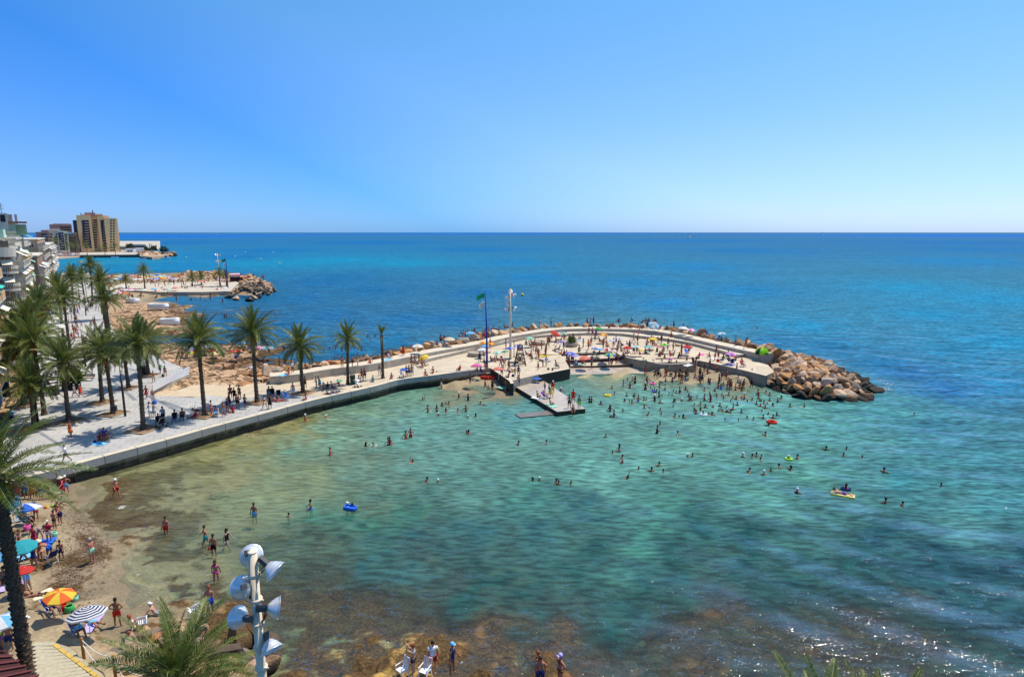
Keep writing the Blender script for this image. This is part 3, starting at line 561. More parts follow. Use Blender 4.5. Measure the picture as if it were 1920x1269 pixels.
def plaza_z(px, py):
    if 1048 < px < 1222:
        ys, zs = (661, 672, 680, 686, 700), (PZ, 1.25, .8, .45, .1)
        if py > ys[0]:
            for a, b, c, d in zip(ys, ys[1:], zs, zs[1:]):
                if py <= b: return c + (d - c) * (py - a) / (b - a)
    return PZ
PAVE = paving_mat('grey_paving', (.44, .42, .385), (.49, .465, .425), R(-14), 1.6, .8, .028)
PAVED = paving_mat('dark_paving', (.22, .23, .24), (.25, .26, .27), R(-14), 1.2, .6, .012)
SLABC = paving_mat('pale_concrete', (.60, .49, .345), (.56, .455, .32), R(20), 4.0, 4.0, .02)
wl = resample(WALL, 1.2)
wl_in = offset(wl, .55)           # inner edge of the coping (towards the land)
# which side is land: the promenade lies to the left of the wall going away
prom = [p for p in wl_in if p.y < 84.5]
d_ = Vector((-.70, 1.0, 0))
def faceline(Y): return Vector((-10.1 - .7 * Y, Y, 0))
# shore edge of the promenade on the far side (towards the rocky foreshore)
edge_px = [(505, 716), (440, 745), (390, 741), (358, 745), (288, 741), (285.7, 731), (355.7, 701), (340, 688), (300, 672), (252, 650), (214, 620), (205, 600), (196, 575), (188, 556), (180, 540), (176, 528), (168, 512)]
edge = [G(x, y, PZ) for x, y in edge_px]
mb = MB()
poly = [(p.x, p.y) for p in prom] + [(p.x, p.y) for p in edge[1:]] + [tuple(faceline(330))[:2], tuple(faceline(30))[:2], (-46, 40)]
mb.prism(poly, -.4, PZ, 0, 1)
tag(mb.build('promenade', [PAVE, CONC_D]), kind='structure')
# dark bands set flush in the paving
mb = MB()
for (a, b, c, d) in (((262, 737), (270, 736.5), (362, 781), (352, 783)), ((205, 712), (211, 710.5), (258, 750), (250, 751)), ((118, 778), (126, 777), (176, 790), (168, 792)), ((72, 812), (80, 811), (124, 838), (116, 840)), ((298, 752), (308, 751), (395, 782), (384, 785)), ((212, 682), (217, 681), (262, 696), (257, 697))):
    q = [G(*p, PZ) for p in (a, b, c, d)]
    mb.add([(p.x, p.y, PZ + .005) for p in q], [(0, 3, 2, 1)])
tag(mb.build('paving_bands', PAVED), kind='structure')

# plaza and the pale end of the promenade share one concrete slab
mb = MB()
plaza_poly = [(p.x, p.y) for p in wl_in if p.y >= 84.5]
front = [(921, 690), (958, 714), (1012, 701.5), (1068, 690), (1060, 676), (1050, 663), (1100, 661), (1150, 659), (1168, 668), (1196, 674), (1228, 679.5), (1300, 678.5), (1310, 675.5), (1381, 690.5), (1436, 704), (1452, 697), (1440, 684), (1400, 673)]
plaza_poly += [tuple(G(x, y, PZ))[:2] for x, y in front]
outer_in = offset(resample(OUT, 1.5), -.0)
back = [(p.x, p.y) for p in resample(OUT, 2.0)][::-1]
plaza_poly += back + [tuple(G(x, y, PZ))[:2] for x, y in ((500, 716), (440, 745))] + [(p.x, p.y) for p in wl_in if 78 < p.y < 84.5]
pl = []
for q in plaza_poly:
    if not pl or (pl[-1][0] - q[0]) ** 2 + (pl[-1][1] - q[1]) ** 2 > .01: pl.append(q)
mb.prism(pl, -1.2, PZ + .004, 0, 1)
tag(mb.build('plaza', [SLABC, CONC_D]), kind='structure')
# sandy ramp at the end of the promenade
mb = MB(); mb.prism(poly_px([(300, 742.5), (360, 722), (385, 720), (415, 722), (500, 718), (460, 738), (442, 744.6)], PZ), .4, PZ - .02); tag(mb.build('stone_ramp', mat('beige_ramp', (.56, .44, .29), .9, .14, .7, .02)), kind='structure')

# sea wall: recessed masonry below, coping stones one by one above
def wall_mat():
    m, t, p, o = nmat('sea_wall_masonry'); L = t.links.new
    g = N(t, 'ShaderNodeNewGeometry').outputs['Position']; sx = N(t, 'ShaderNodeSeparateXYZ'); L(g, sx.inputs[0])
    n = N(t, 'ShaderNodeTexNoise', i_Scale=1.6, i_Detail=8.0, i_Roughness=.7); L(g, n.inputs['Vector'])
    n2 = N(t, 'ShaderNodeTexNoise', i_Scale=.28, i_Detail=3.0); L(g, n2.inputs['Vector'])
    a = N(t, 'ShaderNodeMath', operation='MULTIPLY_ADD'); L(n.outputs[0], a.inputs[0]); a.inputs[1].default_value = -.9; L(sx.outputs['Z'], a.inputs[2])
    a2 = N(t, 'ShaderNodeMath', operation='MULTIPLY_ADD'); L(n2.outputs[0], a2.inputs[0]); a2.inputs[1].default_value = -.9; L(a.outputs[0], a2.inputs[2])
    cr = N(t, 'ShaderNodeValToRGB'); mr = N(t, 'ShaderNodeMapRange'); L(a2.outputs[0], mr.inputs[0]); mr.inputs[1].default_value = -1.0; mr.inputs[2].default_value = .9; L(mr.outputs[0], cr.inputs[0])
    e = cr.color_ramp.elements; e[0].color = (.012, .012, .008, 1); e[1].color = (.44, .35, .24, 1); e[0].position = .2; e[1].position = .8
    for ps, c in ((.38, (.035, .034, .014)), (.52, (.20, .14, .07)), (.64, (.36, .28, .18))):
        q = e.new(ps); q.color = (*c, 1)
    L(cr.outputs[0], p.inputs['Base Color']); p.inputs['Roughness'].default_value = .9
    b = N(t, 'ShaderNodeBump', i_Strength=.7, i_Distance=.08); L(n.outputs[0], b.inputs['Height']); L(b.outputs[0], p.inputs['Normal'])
    return m
MASON = wall_mat()
sw = empty('sea_wall', wl[0], label='long concrete sea wall with coping stones curving round the swimming cove', cat='sea wall')
sw.location = (0, 0, 0)
core_o = offset(wl, -.02); core_i = offset(wl, .8)
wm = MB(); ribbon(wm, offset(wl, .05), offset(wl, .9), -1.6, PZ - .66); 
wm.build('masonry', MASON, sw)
# courses of blocks a little proud of the core
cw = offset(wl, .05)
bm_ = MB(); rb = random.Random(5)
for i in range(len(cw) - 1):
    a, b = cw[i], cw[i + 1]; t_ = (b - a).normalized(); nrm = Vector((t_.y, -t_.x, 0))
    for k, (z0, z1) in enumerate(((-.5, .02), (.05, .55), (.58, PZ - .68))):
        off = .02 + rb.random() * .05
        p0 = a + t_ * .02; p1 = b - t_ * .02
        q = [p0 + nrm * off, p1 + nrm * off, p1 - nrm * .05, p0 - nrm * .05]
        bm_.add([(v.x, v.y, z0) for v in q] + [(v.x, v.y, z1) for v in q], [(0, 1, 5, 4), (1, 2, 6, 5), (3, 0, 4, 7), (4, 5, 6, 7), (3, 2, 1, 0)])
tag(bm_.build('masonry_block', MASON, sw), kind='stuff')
seg = resample(WALL, 3.2)
for i in range(len(seg) - 1):
    sub = [p for p in wl if True]
    a, b = seg[i], seg[i + 1]
    i0 = min(range(len(wl)), key=lambda k: (wl[k] - a).length); i1 = min(range(len(wl)), key=lambda k: (wl[k] - b).length)
    part = wl[i0:i1 + 1]
    if len(part) < 2: continue
    t_ = (part[1] - part[0]).normalized(); part = [part[0] + t_ * .03] + part[1:-1] + [part[-1] - (part[-1] - part[-2]).normalized() * .03]
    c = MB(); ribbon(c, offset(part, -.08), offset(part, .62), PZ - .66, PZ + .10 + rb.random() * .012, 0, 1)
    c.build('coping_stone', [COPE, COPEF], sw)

# two stepped seats round the plaza, in cast segments
def cast_wall(name, pts, z0, z1, w, step, label, cat):
    r = empty(name, (0, 0, 0), label=label, cat=cat)
    s = resample(pts, step)
    fine = resample(pts, step / 4)
    for i in range(len(s) - 1):
        a, b = s[i], s[i + 1]
        i0 = min(range(len(fine)), key=lambda k: (fine[k] - a).length); i1 = min(range(len(fine)), key=lambda k: (fine[k] - b).length)
        part = fine[i0:i1 + 1]
        if len(part) < 2: continue
        t_ = (part[1] - part[0]).normalized(); part = [part[0] + t_ * .035] + part[1:]
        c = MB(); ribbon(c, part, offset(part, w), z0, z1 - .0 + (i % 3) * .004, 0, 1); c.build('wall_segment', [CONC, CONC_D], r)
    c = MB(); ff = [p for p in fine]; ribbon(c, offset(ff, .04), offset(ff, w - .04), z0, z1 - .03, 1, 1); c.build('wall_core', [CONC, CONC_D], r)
    return r
cast_wall('lower_terrace', INN, PZ + .004, PZ + .55, 2.2, 5, 'low curved concrete terrace step around the back of the plaza', 'terrace')
cast_wall('upper_terrace', OUT, -1.0, OUTZ, 2.6, 5.5, 'tall curved concrete walkway wall between plaza and boulders', 'walkway')

# pier
mb = MB(); PIERZ = .6
pier = poly_px([(957, 719), (1013, 709), (1097.5, 766), (1045, 772)], PIERZ)
mb.prism(pier, -1.5, PIERZ, 0, 1)
WETC = mat('wet_concrete', (.46, .38, .29), .35, .3, .5, .01, spec=.5)
BLACKC = mat('algae_concrete', (.035, .032, .022), .7, .4, 2, .03); BRNC = mat('stained_concrete', (.33, .26, .18), .8, .35, 1, .03)
pr = empty('concrete_pier', G(1030, 745, 0), label='concrete bathing pier jutting from the plaza into the cove', cat='pier'); pr.location = (0, 0, 0)
mb.build('pier_deck', [WETC, BLACKC], pr)
for k in range(3):
    z = PIERZ + .02 + (k + 1) * (PZ - PIERZ) / 4
    a = G(962, 716 - k * 3.0, z); b = G(1013, 706 - k * 3.0, z); t_ = (b - a).normalized(); nn = Vector((-t_.y, t_.x, 0))
    m_ = MB(); q = [a, b, b + nn * 1.6, a + nn * 1.6]; m_.add([(v.x, v.y, z - .26) for v in q] + [(v.x, v.y, z) for v in q], [(4, 5, 6, 7), (0, 1, 5, 4), (1, 2, 6, 5), (3, 0, 4, 7)])
    m_.build('step', [CONC], pr)
mb = MB(); mb.prism(poly_px([(965, 776), (976, 782.5), (1048, 776), (1034, 768.5)], .12), -.6, .12, 0, 1); tag(mb.build('low_platform', [mat('mossy_slab', (.20, .16, .12), .3, .3, 1, .01, spec=.5), BLACKC]), 'low algae covered slab lying beside the end of the pier', 'platform')
# dark retaining edges of the plaza towards the water
def edge_wall(name, px, z0, z1, wd, label, mats=None):
    pts = [G(x, y, z1) for x, y in px]; pts = resample(pts, 1.2) if len(pts) > 2 else pts
    c = MB(); ribbon(c, offset(pts, -.06), offset(pts, wd), z0, z1, 0, 1); return tag(c.build(name, mats or [CONC, BLACKC]), label, 'retaining wall')
edge_wall('retaining_wall', [(921, 690.5), (940, 703), (958, 716), (957, 719)], -.5, PZ + .06, .4, 'dark retaining wall running down from the flagpole to the pier')
edge_wall('retaining_wall', [(1013, 702), (1068, 691)], -1.2, PZ + .02, .5, 'tall black stained wall between pier steps and quay corner')
edge_wall('retaining_wall', [(1168, 668), (1196, 674), (1228, 679.5)], .1, PZ + .05, .3, 'short diagonal wall above the sand behind the bathers', [CONC, BRNC])
edge_wall('retaining_wall', [(1310, 675.5), (1345, 682.5), (1381, 690.5), (1436, 704)], -.2, PZ + .05, .4, 'dark retaining wall between plaza and the small eastern beach', [CONC, BRNC])
edge_wall('retaining_wall', [(1228, 681), (1262, 682.5), (1305, 679.5)], .1, PZ + .03, .3, 'low wall along the back of the small eastern beach', [CONC, BRNC])
KERBM = mat('dark_kerb', (.10, .06, .045), .9, .3, 3, .02)
for px, lab in (([(1012, 665), (1060, 664.5), (1100, 663), (1148, 660)], 'upper timber kerb crossing the middle of the plaza'), ([(1029, 677.5), (1056, 676.5), (1100, 674.5), (1140, 672), (1170, 669)], 'lower timber kerb crossing the plaza near the water'), ([(1070, 687), (1120, 686), (1160, 684.5), (1200, 682)], 'timber kerb at the top of the wet slipway'), ([(1230, 672), (1300, 671), (1312, 671.5)], 'timber kerb behind the eastern beach')):
    pts = [G(x, y, plaza_z(x, y) + .14) for x, y in px]; r = MB(); off = offset(pts, .28)
    for p, q, u, v in zip(pts, pts[1:], off, off[1:]): r.add([p, q, Vector((v.x, v.y, q.z)), Vector((u.x, u.y, p.z))] + [w_ - Vector((0, 0, .45)) for w_ in (p, q, Vector((v.x, v.y, q.z)), Vector((u.x, u.y, p.z)))], [(0, 1, 2, 3), (0, 4, 5, 1), (3, 2, 6, 7), (1, 5, 6, 2), (0, 3, 7, 4)])
    tag(r.build('timber_kerb', KERBM), lab, 'kerb')
rows = [(661, 1049, 1153, PZ), (672, 1056, 1172, 1.25), (680, 1062, 1196, .8), (686.5, 1068, 1216, .42)]
def slope_mesh(name, rows, m):
    r = MB(); n = 9; vs = [G(x0 + (x1 - x0) * i / n, y - (i / n) * 2.5, z) for y, x0, x1, z in rows for i in range(n + 1)]
    r.add(vs, [((j + 1) * (n + 1) + i, (j + 1) * (n + 1) + i + 1, j * (n + 1) + i + 1, j * (n + 1) + i) for j in range(len(rows) - 1) for i in range(n)]); tag(r.build(name, m), kind='structure')
slope_mesh('sloping_plaza_front', rows, SLABC)
slope_mesh('wet_slipway', [(686.5, 1068, 1216, .40), (693, 1069, 1224, .22), (702, 1070, 1232, .02), (704, 1070, 1232, -.5)], WETC)
# ramp boards and far quay, second jetty
mb = MB(); mb.prism(poly_px([(238, 543.5), (300, 547.5), (380, 547.5), (432, 546), (448, 530), (430, 526.5), (330, 529), (262, 530), (228, 532), (196, 543), (185, 556)], 1.3), -.5, 1.3, 0, 1)
tag(mb.build('far_jetty', [mat('far_concrete', (.52, .45, .34), .9, .1, .2), CONC_D]), kind='structure')

def rock_mat():
    m, t, p, o = nmat('boulder_rock'); L = t.links.new
    oi = N(t, 'ShaderNodeObjectInfo'); g = N(t, 'ShaderNodeNewGeometry').outputs['Position']; sx = N(t, 'ShaderNodeSeparateXYZ'); L(g, sx.inputs[0])
    n = N(t, 'ShaderNodeTexNoise', i_Scale=1.3, i_Detail=8.0, i_Roughness=.68); L(g, n.inputs['Vector'])
    n2 = N(t, 'ShaderNodeTexNoise', i_Scale=9.0, i_Detail=5.0, i_Roughness=.7); L(g, n2.inputs['Vector'])
    s = N(t, 'ShaderNodeMath', operation='ADD'); L(n.outputs[0], s.inputs[0]); L(n2.outputs[0], s.inputs[1])
    mr = N(t, 'ShaderNodeMapRange'); L(s.outputs[0], mr.inputs[0]); mr.inputs[1].default_value = .7; mr.inputs[2].default_value = 1.3; mr.inputs[3].default_value = .6; mr.inputs[4].default_value = 1.3
    mx = N(t, 'ShaderNodeMix', data_type='RGBA', blend_type='MULTIPLY'); mx.inputs[0].default_value = 1; L(oi.outputs['Color'], mx.inputs[6]); L(mr.outputs[0], mx.inputs[7])
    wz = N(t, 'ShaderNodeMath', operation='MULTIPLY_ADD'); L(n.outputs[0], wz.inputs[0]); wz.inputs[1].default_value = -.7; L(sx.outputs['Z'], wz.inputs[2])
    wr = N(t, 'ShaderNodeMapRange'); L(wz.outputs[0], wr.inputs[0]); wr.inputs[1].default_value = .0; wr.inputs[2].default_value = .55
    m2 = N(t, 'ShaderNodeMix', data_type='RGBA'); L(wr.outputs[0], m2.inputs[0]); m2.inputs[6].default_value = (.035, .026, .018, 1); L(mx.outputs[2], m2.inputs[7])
    L(m2.outputs[2], p.inputs['Base Color']); p.inputs['Roughness'].default_value = .85; p.inputs['Specular IOR Level'].default_value = .25
    b = N(t, 'ShaderNodeBump', i_Strength=.6, i_Distance=.15); L(s.outputs[0], b.inputs['Height']); L(b.outputs[0], p.inputs['Normal'])
    return m
ROCKM = rock_mat()
def boulder_mesh(seed):
    r = random.Random(seed); bm = bmesh.new(); bmesh.ops.create_icosphere(bm, subdivisions=3, radius=.66)
    planes = []
    for i in range(9):
        d = Vector((r.gauss(0, 1), r.gauss(0, 1), r.gauss(0, .9))).normalized(); planes.append((d, r.uniform(.22, .44)))
    for v in bm.verts:
        for d, k in planes:
            e = v.co.dot(d) - k
            if e > 0: v.co -= d * e * .97
        v.co += mnoise.noise_vector(v.co * 2.5 + Vector((seed, 0, 0))) * .02
    me = bpy.data.meshes.new('boulder'); bm.to_mesh(me); bm.free(); me.materials.append(ROCKM)
    me.polygons.foreach_set('use_smooth', [False] * len(me.polygons)); return me
BM = [boulder_mesh(i) for i in range(9)]
RC = [(.52, .29, .14), (.60, .38, .21), (.42, .22, .10), (.50, .32, .19), (.62, .44, .29), (.30, .17, .09), (.46, .36, .27), (.55, .28, .11)]
def put_boulder(parent, p, s, r, dark=0):
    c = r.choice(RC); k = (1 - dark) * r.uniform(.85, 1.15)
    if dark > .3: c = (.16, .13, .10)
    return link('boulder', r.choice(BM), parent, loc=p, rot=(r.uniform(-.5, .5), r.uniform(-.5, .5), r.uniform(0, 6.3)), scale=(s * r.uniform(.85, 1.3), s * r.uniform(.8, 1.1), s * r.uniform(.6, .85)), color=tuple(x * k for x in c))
rb = random.Random(3)
bw = empty('boulder_breakwater', (0, 0, 0), label='heap of orange brown boulders at the tip of the breakwater', cat='breakwater')
# tip: fill the polygon (pixels at z about 1)
tip_px = [(1382, 672), (1400, 664), (1434, 660), (1470, 668), (1520, 681), (1560, 692), (1600, 705), (1635, 716), (1648, 727), (1630, 741), (1590, 746), (1540, 746), (1500, 738), (1460, 727), (1432, 718), (1442, 700), (1438, 688), (1400, 678)]
tipw = [G(x, y, .5) for x, y in tip_px]
def inside(p, poly):
    c = False; n = len(poly)
    for i in range(n):
        a, b = poly[i], poly[(i + 1) % n]
        if (a.y > p.y) != (b.y > p.y) and p.x < (b.x - a.x) * (p.y - a.y) / (b.y - a.y) + a.x: c = not c
    return c
cen = G(1500, 703, .5); tipend = G(1648, 727, 0)
def edge_dist(p, poly):
    m = 1e9
    for i in range(len(poly)):
        a, b = poly[i], poly[(i + 1) % len(poly)]; ab = (b - a).to_2d(); t = max(0, min(1, (p.to_2d() - a.to_2d()).dot(ab) / ab.length_squared)); m = min(m, (a.to_2d() + ab * t - p.to_2d()).length)
    return m
x0, x1 = min(p.x for p in tipw), max(p.x for p in tipw); y0, y1 = min(p.y for p in tipw), max(p.y for p in tipw)
cnt = 0
y = y0
while y < y1:
    x = x0
    while x < x1:
        p = Vector((x + rb.uniform(-.45, .45), y + rb.uniform(-.45, .45), 0))
        if inside(p, tipw):
            e = edge_dist(p, tipw); toend = (p - tipend).to_2d().length
            hh = min(2.3, .15 + e * .66) * min(1, .4 + toend / 14); s = rb.uniform(1.15, 2.1)
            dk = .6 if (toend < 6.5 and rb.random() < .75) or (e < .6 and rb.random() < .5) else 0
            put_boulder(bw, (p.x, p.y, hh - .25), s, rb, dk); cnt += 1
            if hh > .9 and rb.random() < .06: put_boulder(bw, (p.x, p.y, hh + .25), s * .55, rb, 0)
        x += 1.06
    y += 1.0
print('tip boulders', cnt)
oc = resample(OUT, 1.25); oc1 = offset(oc, 3.3); oc2 = offset(oc, 4.6); oc3 = offset(oc, 5.7)
bo = empty('boulder_revetment', (0, 0, 0), label='belt of boulders along the sea side of the curved walkway', cat='revetment')
for i, (a, b, c) in enumerate(zip(oc1, oc2, oc3)):
    for q, z in ((a, 3.0), (b, 2.3), (c, .8)):
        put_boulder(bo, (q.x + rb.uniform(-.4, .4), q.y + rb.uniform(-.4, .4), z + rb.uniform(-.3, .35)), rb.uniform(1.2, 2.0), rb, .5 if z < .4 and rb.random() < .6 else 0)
# loose boulders by the end of the wall and below the camera
bx_ = empty('boulder_heap', G(560, 712, 1.7), label='tumbled pale boulders at the start of the walkway beside the ramp', cat='rocks'); bx_.location = (0, 0, 0)
for (px, py, s) in ((450, 705, 2.1), (462, 703, 1.8), (478, 702, 2.0), (492, 700, 2.0), (506, 699, 2.0), (515, 697, 1.6), (530, 694, 1.6), (540, 700, 1.7), (447, 722, 1.9), (460, 726, 2.3), (473, 722, 1.5), (483, 716, 1.6), (490, 722, 1.3), (505, 716, 2.2), (520, 713, 1.9), (421, 732, 1.2), (432, 724, 1.1), (440, 730, 1.3), (436, 716, 1.0), (560, 696, 1.8), (576, 692, 2.2), (592, 690, 2.0), (606, 688, 2.3), (624, 685, 2.0), (640, 684, 1.7), (655, 682, 1.6), (548, 693, 1.5)):
    q = G(px, py, 1.2); put_boulder(bx_, (q.x, q.y, 1.15), s, rb, 0)
# painted red one among them
q = G(614, 687, 1.6); o = put_boulder(bx_, (q.x, q.y, 1.7), 1.9, rb, 0); o.color = (.62, .11, .10, 1); o['label'] = 'boulder painted bright red'
bs = empty('shore_boulders', (0, 0, 0), label='brown boulders below the palm and the floodlight mast', cat='rocks')
for (px, py, s, c) in ((427, 1222, 1.5, (.11, .075, .05)), (460, 1235, 1.2, (.22, .17, .13)), (452, 1190, 1.4, (.20, .12, .05)), (480, 1180, 1.2, (.16, .09, .04)), (428, 1240, .8, (.55, .33, .18)), (465, 1247, 1.0, (.60, .36, .24)), (410, 1255, .9, (.35, .22, .12)), (500, 1205, 1.1, (.12, .08, .05)),
                       (240, 1208, 1.1, (.34, .27, .20)), (262, 1216, 1.2, (.55, .36, .24)), (285, 1222, 1.0, (.52, .36, .24)), (220, 1214, .8, (.40, .33, .25)), (300, 1190, .9, (.40, .17, .07)), (285, 1182, .8, (.25, .18, .13)), (318, 1200, 1.0, (.5, .3, .18)), (260, 1240, 1.0, (.5, .34, .18)), (225, 1252, .8, (.5, .3, .14)), (350, 1190, 1.1, (.2, .12, .07)), (375, 1178, 1.0, (.3, .18, .1)), (385, 1205, .9, (.5, .33, .2)), (300, 1262, 1.0, (.5, .3, .15)), (440, 1262, .9, (.6, .38, .25)), (480, 1262, .8, (.55, .36, .22)), (395, 1266, 1.0, (.5, .28, .12)), (504, 1242, .9, (.3, .18, .1)), (340, 1250, 1.2, (.42, .25, .14))):
    q = G(px, py, .9); o = put_boulder(bs, (q.x, q.y, .75), s * 1.15, rb, 0); o.color = (*c, 1)
# second jetty boulders
bj = empty('jetty_boulders', (0, 0, 0), label='rounded heap of tan boulders around the head of the far jetty', cat='rocks')
for poly_, n_, hz in (([(420, 556), (470, 560), (505, 552), (514, 541), (505, 530), (480, 519), (450, 517), (445, 530), (440, 545)], 195, 3.0), ([(318, 521), (330, 525), (385, 523), (445, 520), (440, 514), (400, 512), (350, 512), (325, 516)], 100, 2.2)):
    pw = [G(x, y, 1) for x, y in poly_]; a0, a1 = min(p.x for p in pw), max(p.x for p in pw); b0, b1 = min(p.y for p in pw), max(p.y for p in pw); k = 0
    while k < n_:
        p = Vector((rb.uniform(a0, a1), rb.uniform(b0, b1), 0))
        if inside(p, pw):
            e = edge_dist(p, pw); put_boulder(bj, (p.x, p.y, min(hz, .2 + e * .5)), rb.uniform(1.3, 2.4), rb, .4 if p.x > G(500, 535, 1).x and rb.random() < .5 else 0); k += 1
def leaf_mat(name, col, tip):
    m, t, p, o = nmat(name); L = t.links.new
    g = N(t, 'ShaderNodeNewGeometry').outputs['Position']; oi = N(t, 'ShaderNodeObjectInfo')
    n = N(t, 'ShaderNodeTexNoise', i_Scale=1.2, i_Detail=4.0); L(g, n.inputs['Vector'])
    a = N(t, 'ShaderNodeMath', operation='MULTIPLY_ADD'); L(oi.outputs['Random'], a.inputs[0]); a.inputs[1].default_value = .5; L(n.outputs[0], a.inputs[2])
    mr = N(t, 'ShaderNodeMapRange'); L(a.outputs[0], mr.inputs[0]); mr.inputs[1].default_value = .4; mr.inputs[2].default_value = 1.0
    mx = N(t, 'ShaderNodeMix', data_type='RGBA'); L(mr.outputs[0], mx.inputs[0]); mx.inputs[6].default_value = (*col, 1); mx.inputs[7].default_value = (*tip, 1)
    L(mx.outputs[2], p.inputs['Base Color']); p.inputs['Roughness'].default_value = .42; p.inputs['Specular IOR Level'].default_value = .45
    tl = N(t, 'ShaderNodeBsdfTranslucent'); L(mx.outputs[2], tl.inputs[0])
    ms = N(t, 'ShaderNodeMixShader', i_0=.28); L(p.outputs[0], ms.inputs[1]); L(tl.outputs[0], ms.inputs[2]); L(ms.outputs[0], o.inputs['Surface'])
    return m
LEAF = leaf_mat('palm_leaf', (.06, .115, .018), (.19, .21, .045))
LEAFD = leaf_mat('dry_palm_leaf', (.25, .19, .08), (.36, .28, .13))
STALK = mat('palm_stalk', (.30, .28, .10), .6, .2, 3)
def frond_mesh(seed, L=3.6, droop=60, pairs=46, wid=.045, leaf=.62, v=28, lm=None, twist=0, segs=2, ragged=.0):
    r = random.Random(seed); mb = MB(); n = 14
    pts = []; p = Vector((0, 0, 0)); dirs = []
    side = r.uniform(-.25, .25)
    for i in range(n + 1):
        u = i / n; a = -R(droop) * u ** 1.5; yaw = side * u * u + twist * u * u
        d = Vector((math.cos(a) * math.cos(yaw), math.cos(a) * math.sin(yaw), math.sin(a))); pts.append(p.copy()); dirs.append(d); p += d * L / n
    mb.tube(pts, [.045 * (1 - .85 * i / n) for i in range(n + 1)], 4, 1)
    for k in range(pairs):
        u = .13 + .87 * k / (pairs - 1); f = u * n; i = min(int(f), n - 1); q = pts[i].lerp(pts[i + 1], f - i) if i < n else pts[n]; d = dirs[i]
        x = d.cross(Vector((0, 0, 1))).normalized(); up = x.cross(d).normalized()
        ll = leaf * (1.0 - .72 * abs(u - .42) ** 1.3 / .46) * r.uniform(.85, 1.12); ll = max(ll, .12)
        for s in (-1, 1):
            if r.random() < ragged: continue
            fw = R(r.uniform(38, 58) * (1 - .35 * u)); vv = R(v + r.uniform(-22, 22))
            ld = (x * s * math.cos(fw * .9) + d * math.sin(fw) + up * math.sin(vv)).normalized()
            wv = ld.cross(up).normalized() * wid * .5
            a0 = q; a1 = q + ld * ll * .55; dn = Vector((0, 0, -1)) * ll * r.uniform(.10, .30)
            a2 = q + ld * ll + dn
            mb.add([a0 - wv * .5, a0 + wv * .5, a1 + wv, a1 - wv, a2], [(0, 1, 2, 3), (3, 2, 4)], 0)
    return mb.mesh('frond', [lm or LEAF, STALK])
FR = [frond_mesh(10 + i, 3.5, d, 56, .055, .66, 30) for i, d in enumerate((30, 42, 55, 70, 85, 62))]
FRS = [frond_mesh(30 + i, 3.3, d, 50, .055, .6, 38) for i, d in enumerate((10, 18, 26))]
FRD = [frond_mesh(40 + i, 2.9, d, 34, .04, .5, 5, LEAFD) for i, d in enumerate((95, 115))]
FRN = [frond_mesh(50 + i, 4.0, d, 92, .034, .62, 26) for i, d in enumerate((24, 36, 50, 66, 45))]     # close to the camera
def trunk_mesh(h, r0, r1, seed, boots=False, lean=(0, 0)):
    r = random.Random(seed); mb = MB(); n = max(10, int(h / .16)); pts = []; rad = []
    for i in range(n + 1):
        u = i / n; pts.append((lean[0] * u + .05 * math.sin(u * 3 + seed), lean[1] * u, h * u))
        base = r0 + (r1 - r0) * min(1, u * 1.6); fl = .5 * math.exp(-u * h / .35) * r0; cr = .45 * r1 * math.exp(-(1 - u) * h / .55)
        rad.append((base + fl + cr) * (1 + (.07 if i % 2 else -.03)) * r.uniform(.97, 1.03))
    mb.tube(pts, rad, 12, 0, smooth=False)
    N_ = int(h * (26 if boots else 9))
    for k in range(N_):
        u = k / N_; a = k * 2.39996; i = min(int(u * n), n - 1); c = Vector(pts[i]); rr_ = rad[i]
        out = Vector((math.cos(a), math.sin(a), 0)); tn = Vector((-out.y, out.x, 0)); s = (.13 if boots else .11) * r.uniform(.8, 1.25); z = h * u
        b = Vector((c.x, c.y, z)) + out * rr_ * .9
        mb.add([b - tn * s, b + tn * s, b + out * s * .75 + Vector((0, 0, s * 1.1)) - tn * s * .45, b + out * s * .75 + Vector((0, 0, s * 1.1)) + tn * s * .45, b + Vector((0, 0, s * 1.5))], [(0, 1, 3, 2), (2, 3, 4), (0, 2, 4), (1, 4, 3)], 0)
    return mb.mesh('trunk', TRUNK)
def date_mesh(seed):
    r = random.Random(seed); mb = MB()
    mb.tube([(0, 0, 0), (.35, 0, .02), (.55, 0, -.25)], [.03, .025, .02], 4, 1)
    for k in range(46):
        a = r.uniform(0, 6.28); q = r.random() ** .5 * .20; z = -.25 - r.random() * .62; w_ = 1 - abs(z + .55) * 1.2
        c = (.58 + math.cos(a) * q * w_, math.sin(a) * q * w_, z); mb.ball(c, .055, 5, 3)
    return mb.mesh('date_cluster', [DATE, mat('date_stalk', (.5, .25, .05), .7)])
DM = [date_mesh(i) for i in range(3)]
